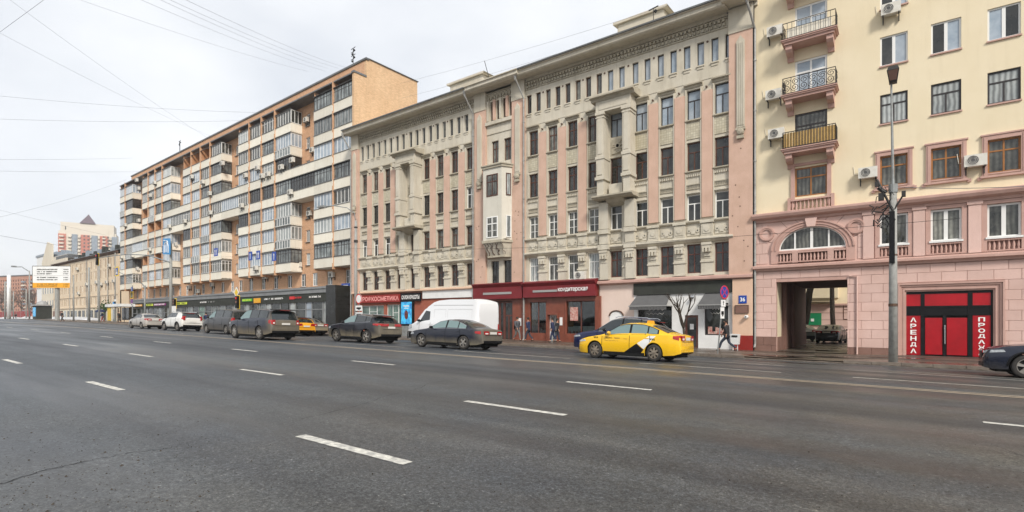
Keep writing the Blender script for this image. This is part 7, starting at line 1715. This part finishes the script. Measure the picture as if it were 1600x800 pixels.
put('post', MB().tube([(0, 0, -.2), (0, 0, cc.z - dbz - 14 * scl)], .35, 10), 'concrete', t)
for px, Y, top, lab, r in ((46, 27.5, 423, 'grey curved lamp post left of the direction board', .14), (139, 27.2, 418, 'thick grey pole before the tan house', .2), (155, 27.1, 413, 'second grey pole before the tan house, nearer the lights', .14), (115, 27.4, 430, 'thin grey pole right of the direction board', .13), (180, 33, 395, 'thin pole rising beside the brick block corner', .12), (14, 30, 430, 'white column at the far left', .42), (8, 29, 440, 'thin grey pole left of the white column', .2), (21, 33, 455, 'thin grey pole right of the white column', .15), (41, 33, 452, 'thin grey pole before the distant brick block', .15)):
    tt, P, zt = pole('street_pole', lab, px, Y, top, r, 'white' if px == 14 else 'concrete', rt=r * .9 if px == 14 else None)
    if px == 46: e = loc(tt, at(22, 417, 26)); put('arm', MB().tube([(0, 0, zt - .2), (e + Vector((0, 0, zt))) / 2 + Vector((0, 0, .4)), e], .09, 5), 'polegrey', tt); put('lamp_head', MB().prism([(e.x - 1.2, e.z), (e.x + .6, e.z - .1), (e.x + .6, e.z + .2), (e.x - .8, e.z + .3)], e.y - .3, e.y + .3), 'polegrey', tt)
signpost('bus_stop_flag', 'small blue and white bus stop sign near the far shelter', 180, 31.0, 468, [('rect', -.2, 475, 1.6, .8, 'bluelt', None), ('rect', .2, 471, .9, .7, 'white', None)], r=.05)
x, y, z = ground_at(176, 31.5); t = thing('bus_shelter', 'bus shelter with a yellow poster and a white roof before the brick block', 'bus shelter', (x, y, z))
put('roof', MB().box(-1, 6.5, -.8, 1.2, 2.5, 2.95), 'white', t); put('side_poster', MB().box(-.5, .9, -.6, -.5, .2, 2.4), 'yel', t); put('back_glass', MB().box(1, 6, 1.0, 1.05, .3, 2.4), 'g_shop', t)
for xx in (-.9, 2.5, 6.3): put('post', MB().tube([(xx, .9, 0), (xx, .9, 2.5)], .05, 6), 'blackf', t)
# far traffic and clutter
x, y, z = ground_at(54, 27.5); t = thing('kiosk', 'small dark kiosk with a blue side at the far left', 'kiosk', (x, y, z)); put('walls', MB().box(-1.4, 1.2, 0, 2.4, 0, 2.6), 'slate', t); put('blue_side', MB().box(-1.1, .9, -.05, 0, .5, 2.3), 'poster', t); put('roof', MB().box(-1.6, 1.5, -.3, 2.6, 2.6, 2.85).lathe([(1.0, 2.85), (.7, 3.4), (0, 3.7)], -.2, 1.2, 10), 'greyf', t)
x, y, z = ground_at(18, 40); t = thing('fence', 'long red banner fence with dirty snow before it at the far left', 'fence', (x, y, z)); put('banner', MB().box(-18, 24, 0, .1, .6, 2.6), 'signred', t)
for k in range(9): put('post', MB().box(-18 + k * 5, -17.9 + k * 5, -.05, 0, 0, 2.8), 'greyf', t)
sb = MB(); rs = random.Random(2)
for k in range(26):
    xx, yy = -140 - k * 5 + rs.random() * 3, 34 + rs.random() * 2; sb.lathe([(3.4, -.3), (2.6, .2), (1.2, .35 + rs.random() * .3), (0, .5 + rs.random() * .4)], xx, yy, 7, z0=G(xx, yy))
put('snow_heap', sb, 'snow', kind='stuff', smooth=True)
# small red car far away
# ================================================================ TREES
def tree(name, label, loc_, h, seed, spread=.55, levels=4, r0=.09, trunk=.3, nb=3, group=None, lean=(0, 0), mat='bark'):
    rt = random.Random(seed); t = thing(name, label, 'tree', loc_, 0, group); tm_, bm_ = MB(), MB()
    def grow(p, d, L, r, lev, mb):
        n = 4; pts = [p]; 
        for k in range(n):
            d = (d + Vector((rt.uniform(-.12, .12), rt.uniform(-.12, .12), rt.uniform(0, .10)))).normalized(); pts.append(pts[-1] + d * L / n)
        mb.tube(pts, [r * (1 - .35 * i / n) for i in range(n + 1)], 6 if lev < 2 else 4)
        if lev >= levels: return
        for k in range(nb if lev < 2 else rt.choice((2, 3))):
            a = rt.uniform(0, 2 * pi) if lev else 2 * pi * k / nb + rt.uniform(-.4, .4); s = spread * rt.uniform(.6, 1.3)
            nd = (d + Vector((cos(a) * s, sin(a) * s, rt.uniform(-.05, .25)))).normalized()
            grow(pts[-1] if k else pts[-1], nd, L * rt.uniform(.55, .8), r * .58, lev + 1, bm_)
    grow(Vector((0, 0, -.1)), Vector((lean[0], lean[1], 1)).normalized(), h * trunk, r0, 0, tm_)
    put('trunk', tm_, mat, t, smooth=True); put('crown', bm_, mat, t, smooth=True); return t
x, y, z = ground_at(1071, 31.3); tree('bare_tree', 'small bare pollarded tree before the white shop door', (x, y, z), 3.3, 12, .50, 3, .10, .40, 4)
tree('bare_tree', 'dark leaning bare trunk seen through the arch', (-7.9, 58, -.3), 22, 4, .5, 4, .38, .42, 3, lean=(.30, 0))
tree('bare_tree', 'upright bare trunk right of the leaning one in the courtyard', (-5.3, 60, -.3), 20, 8, .5, 4, .26, .5, 3)
for k, (px, Y, h) in enumerate(((-4, 60, 26), (7, 62, 22), (20, 58, 21), (33, 64, 25), (43, 60, 20), (53, 66, 22))):
    x, y, z = ground_at(px, Y); tree('bare_tree', ['bare tree at the extreme left before the distant block', 'bare tree left of the white column', 'bare tree just right of the white column', 'bare tree beside the thin far pole', 'bare tree behind the curved lamp post', 'bare tree left of the direction board'][k], (x, y, z), h, 30 + k, .6, 5, .42, .22, 4, mat='twig')
x, y, z = ground_at(163, 33.2); t = thing('potted_shrub', 'small green shrub by the tan house shops', 'shrub', (x, y, z)); q = MB(); rt = random.Random(8)
for k in range(260):
    p = Vector((rt.gauss(0, .7), rt.gauss(0, .4), 2.6 + rt.gauss(0, .5))); a = Vector((rt.uniform(-1, 1), rt.uniform(-1, 1), rt.uniform(-1, 1))).normalized() * .16; b = a.cross(Vector((rt.uniform(-1, 1), 1, .3))).normalized() * .12; q.add([p - a, p + b, p + a, p - b], [(0, 1, 2, 3)])
put('foliage', q, 'foliage', t); put('stem', MB().tube([(0, 0, 0), (0, 0, 2.4)], .08, 6), 'bark', t)
def puddle(px, py, w, d, seed):
    q = random.Random(seed); r = ray(px, py); tt = .001
    while CAMZ + r.z * tt > SW(r.x * tt, r.y * tt): tt *= 1.001
    cx0, cy0 = r.x * tt, r.y * tt; pts = []
    for k in range(22):
        a = 2 * pi * k / 22; f = q.uniform(.6, 1.15); X_ = cx0 + w * cos(a) * f; Y_ = cy0 + d * sin(a) * f
        pts.append((X_, Y_, (SW(X_, Y_) if Y_ > 26.7 else G(X_, Y_)) + .004))
    return pts
for k, (px, py, w, d) in enumerate(((1215, 556, 1.6, .5), (1255, 551, 1.3, .6), (1300, 557, 1.2, .35), (1230, 562, 1.8, .3), (1290, 548, .9, .7), (1400, 559, 1.4, .35), (960, 542, 2.2, .35), (850, 535, 2.0, .3))):
    P = puddle(px, py, w, d, k); c0 = Vector((sum(p[0] for p in P) / 22, sum(p[1] for p in P) / 22, sum(p[2] for p in P) / 22))
    put('wet_patch', MB().add([tuple(c0)] + P, [(0, i + 1, (i + 1) % 22 + 1) for i in range(22)]), 'puddle', pavement)
gd = MB(); q = random.Random(5)
for k in range(420):
    X_ = q.uniform(-30, 8); Y_ = 26.5 - abs(q.gauss(0, .18)); s_ = q.uniform(.03, .12); zz = G(X_, Y_)
    gd.add([(X_ - s_ * 1.5, Y_ - s_ * .5, zz), (X_ + s_ * 1.5, Y_ - s_ * .4, zz), (X_ + s_, Y_ + s_ * .4, zz), (X_ - s_, Y_ + s_ * .5, zz), (X_, Y_, zz + s_ * .25)], [(0, 1, 4), (1, 2, 4), (2, 3, 4), (3, 0, 4)])
put('gutter_dirt', gd, 'bark', kind='stuff', label='dirt and small debris lying along the kerb gutter', category='dirt')
# ================================================================ AERIALS
def aerial(label, px, py0, py1, Y, r=.03, lean=0, bars=0):
    a = at(px, py0, Y); b = at(px + lean, py1, Y); t = thing('aerial', label, 'aerial', tuple(a)); put('mast', MB().tube([(0, 0, 0), b - a], r, 4), 'wire', t)
    h = (b - a).z
    if bars:
        q = MB()
        for k in range(bars): q.tube([(-.35, 0, h * (1 - k * .22)), (.35, 0, h * (1 - k * .22) + .1)], .05, 4); q.lathe([(.0, -.16), (.15, 0), (0, .16)], .15 * (-1) ** k, 0, 5, z0=h * (1 - k * .22) - .2)
        put('elements', q, 'wire', t)
aerial('aerial with crossed elements on the brick block roof near its right end', 552, 101, 76, 37, .04, 0, 4)
aerial('small dark aerial on the far part of the brick block roof', 281, 236, 221, 37, .06, 0, 2)
aerial('leaning mast on the stone house roof above the centre bay', 765, 126, 95, 34, .03, -8); aerial('thin mast with a hook beside the roof house of the stone house', 1021, 42, 14, 35.5, .025, 0, 1)
# ================================================================ OVERHEAD WIRES
def wire(label, a, b, Ya, Yb, r=.012, sag=0, ext=0.0):
    P, Q = at(a[0], a[1], Ya), at(b[0], b[1], Yb); d = Q - P; P = P - d * ext; Q = Q + d * ext
    pts = [P + (Q - P) * (k / 14) - Vector((0, 0, sag * 4 * (k / 14) * (1 - k / 14))) for k in range(15)]
    t = obj('overhead_wire', MB().tube([p - P for p in pts], r, 3, caps=False).mesh('overhead_wire', M['wire' if ('thick' in label or 'dark' in label) else 'wiregrey'])); t.location = P; t['label'] = label; t['category'] = 'wire'; t['group'] = 'overhead wires across the street'
W_ = [((-30, 72), (90, -16), 5, 7, .011, 0, 'thick dark wire crossing the top left corner'),
 ((0, 149), (395, 175), 12, 34, .018, .3, 'upper level wire running to the brick block roof'), ((0, 185), (400, 187), 12, 34, .018, .3, 'lower level wire running to the brick block roof'),
 ((0, 249), (200, 247), 14, 36, .022, .1, 'faint wire at the height of the brick block roof end'), ((0, 267), (215, 268), 14, 36, .022, .1, 'wire just below the brick block roof end'),
 ((0, 50), (320, 208), 10, 36, .016, .4, 'wire descending from the left edge to the far roof'), ((18, 0), (330, 218), 10, 36, .016, .4, 'wire descending from the top left to the far roof'),
 ((0, 338), (190, 283), 14, 34, .022, .4, 'wire rising to the left end of the brick block'), ((-10, 366), (100, 384), 14, 30, .030, .1, 'thick wire running to the tan house'), ((0, 328), (160, 366), 15, 34, .020, .1, 'thin wire above the direction board'),
 ((130, 0), (470, 108), 12, 37, .014, .3, 'leftmost wire of the bundle to the brick block roof'), ((225, 0), (500, 108), 12, 37, .014, .3, 'second wire of the bundle to the brick block roof'), ((255, 0), (505, 104), 12, 37, .014, .3, 'third wire of the bundle to the brick block roof'), ((270, 0), (522, 104), 12, 37, .014, .3, 'fourth wire of the bundle to the brick block roof'), ((295, 0), (535, 103), 12, 37, .014, .3, 'rightmost wire of the bundle to the brick block roof'),
 ((640, 126), (1010, 18), 37, 34, .014, .2, 'upper wire between the brick block and the stone house roofs'), ((645, 148), (1110, 4), 37, 33, .014, .3, 'lower wire between the brick block and the stone house roofs'),
 ((556, 386), (1395, 346), 27, 27, .016, .55, 'dark wire along the stone house at the first floor'), ((1395, 291), (1620, 289), 27, 26, .022, .1, 'wire from the right street lamp out of the photo'), ((267, 420), (556, 378), 27, 27, .014, .1, 'wire linking the tall signal pole and the lamp'),
 ((300, 404), (470, 392), 21, 21, .008, .05, 'span wire that carries the blue lane signs')]
for a, b, Ya, Yb, r, sg, lb_ in W_: wire(lb_, a, b, Ya, Yb, r * .62, sg, .06)

# ================================================================ AIR
hb = MB().box(-2700, 2700, -2700, 2700, -12, 124)
hz_m = bpy.data.materials.new('thin_winter_haze'); hz_m.use_nodes = True; N_ = hz_m.node_tree.nodes; N_.clear()
ho = N_.new('ShaderNodeOutputMaterial'); hv = N_.new('ShaderNodeVolumePrincipled'); hv.inputs['Color'].default_value = (.93, .95, 1, 1); hv.inputs['Density'].default_value = .00036; hv.inputs['Anisotropy'].default_value = .2
hz_m.node_tree.links.new(hv.outputs[0], ho.inputs['Volume'])
M['haze'] = hz_m
put('haze', hb, 'haze', kind='stuff', label='thin pale winter haze over the whole street', category='haze')
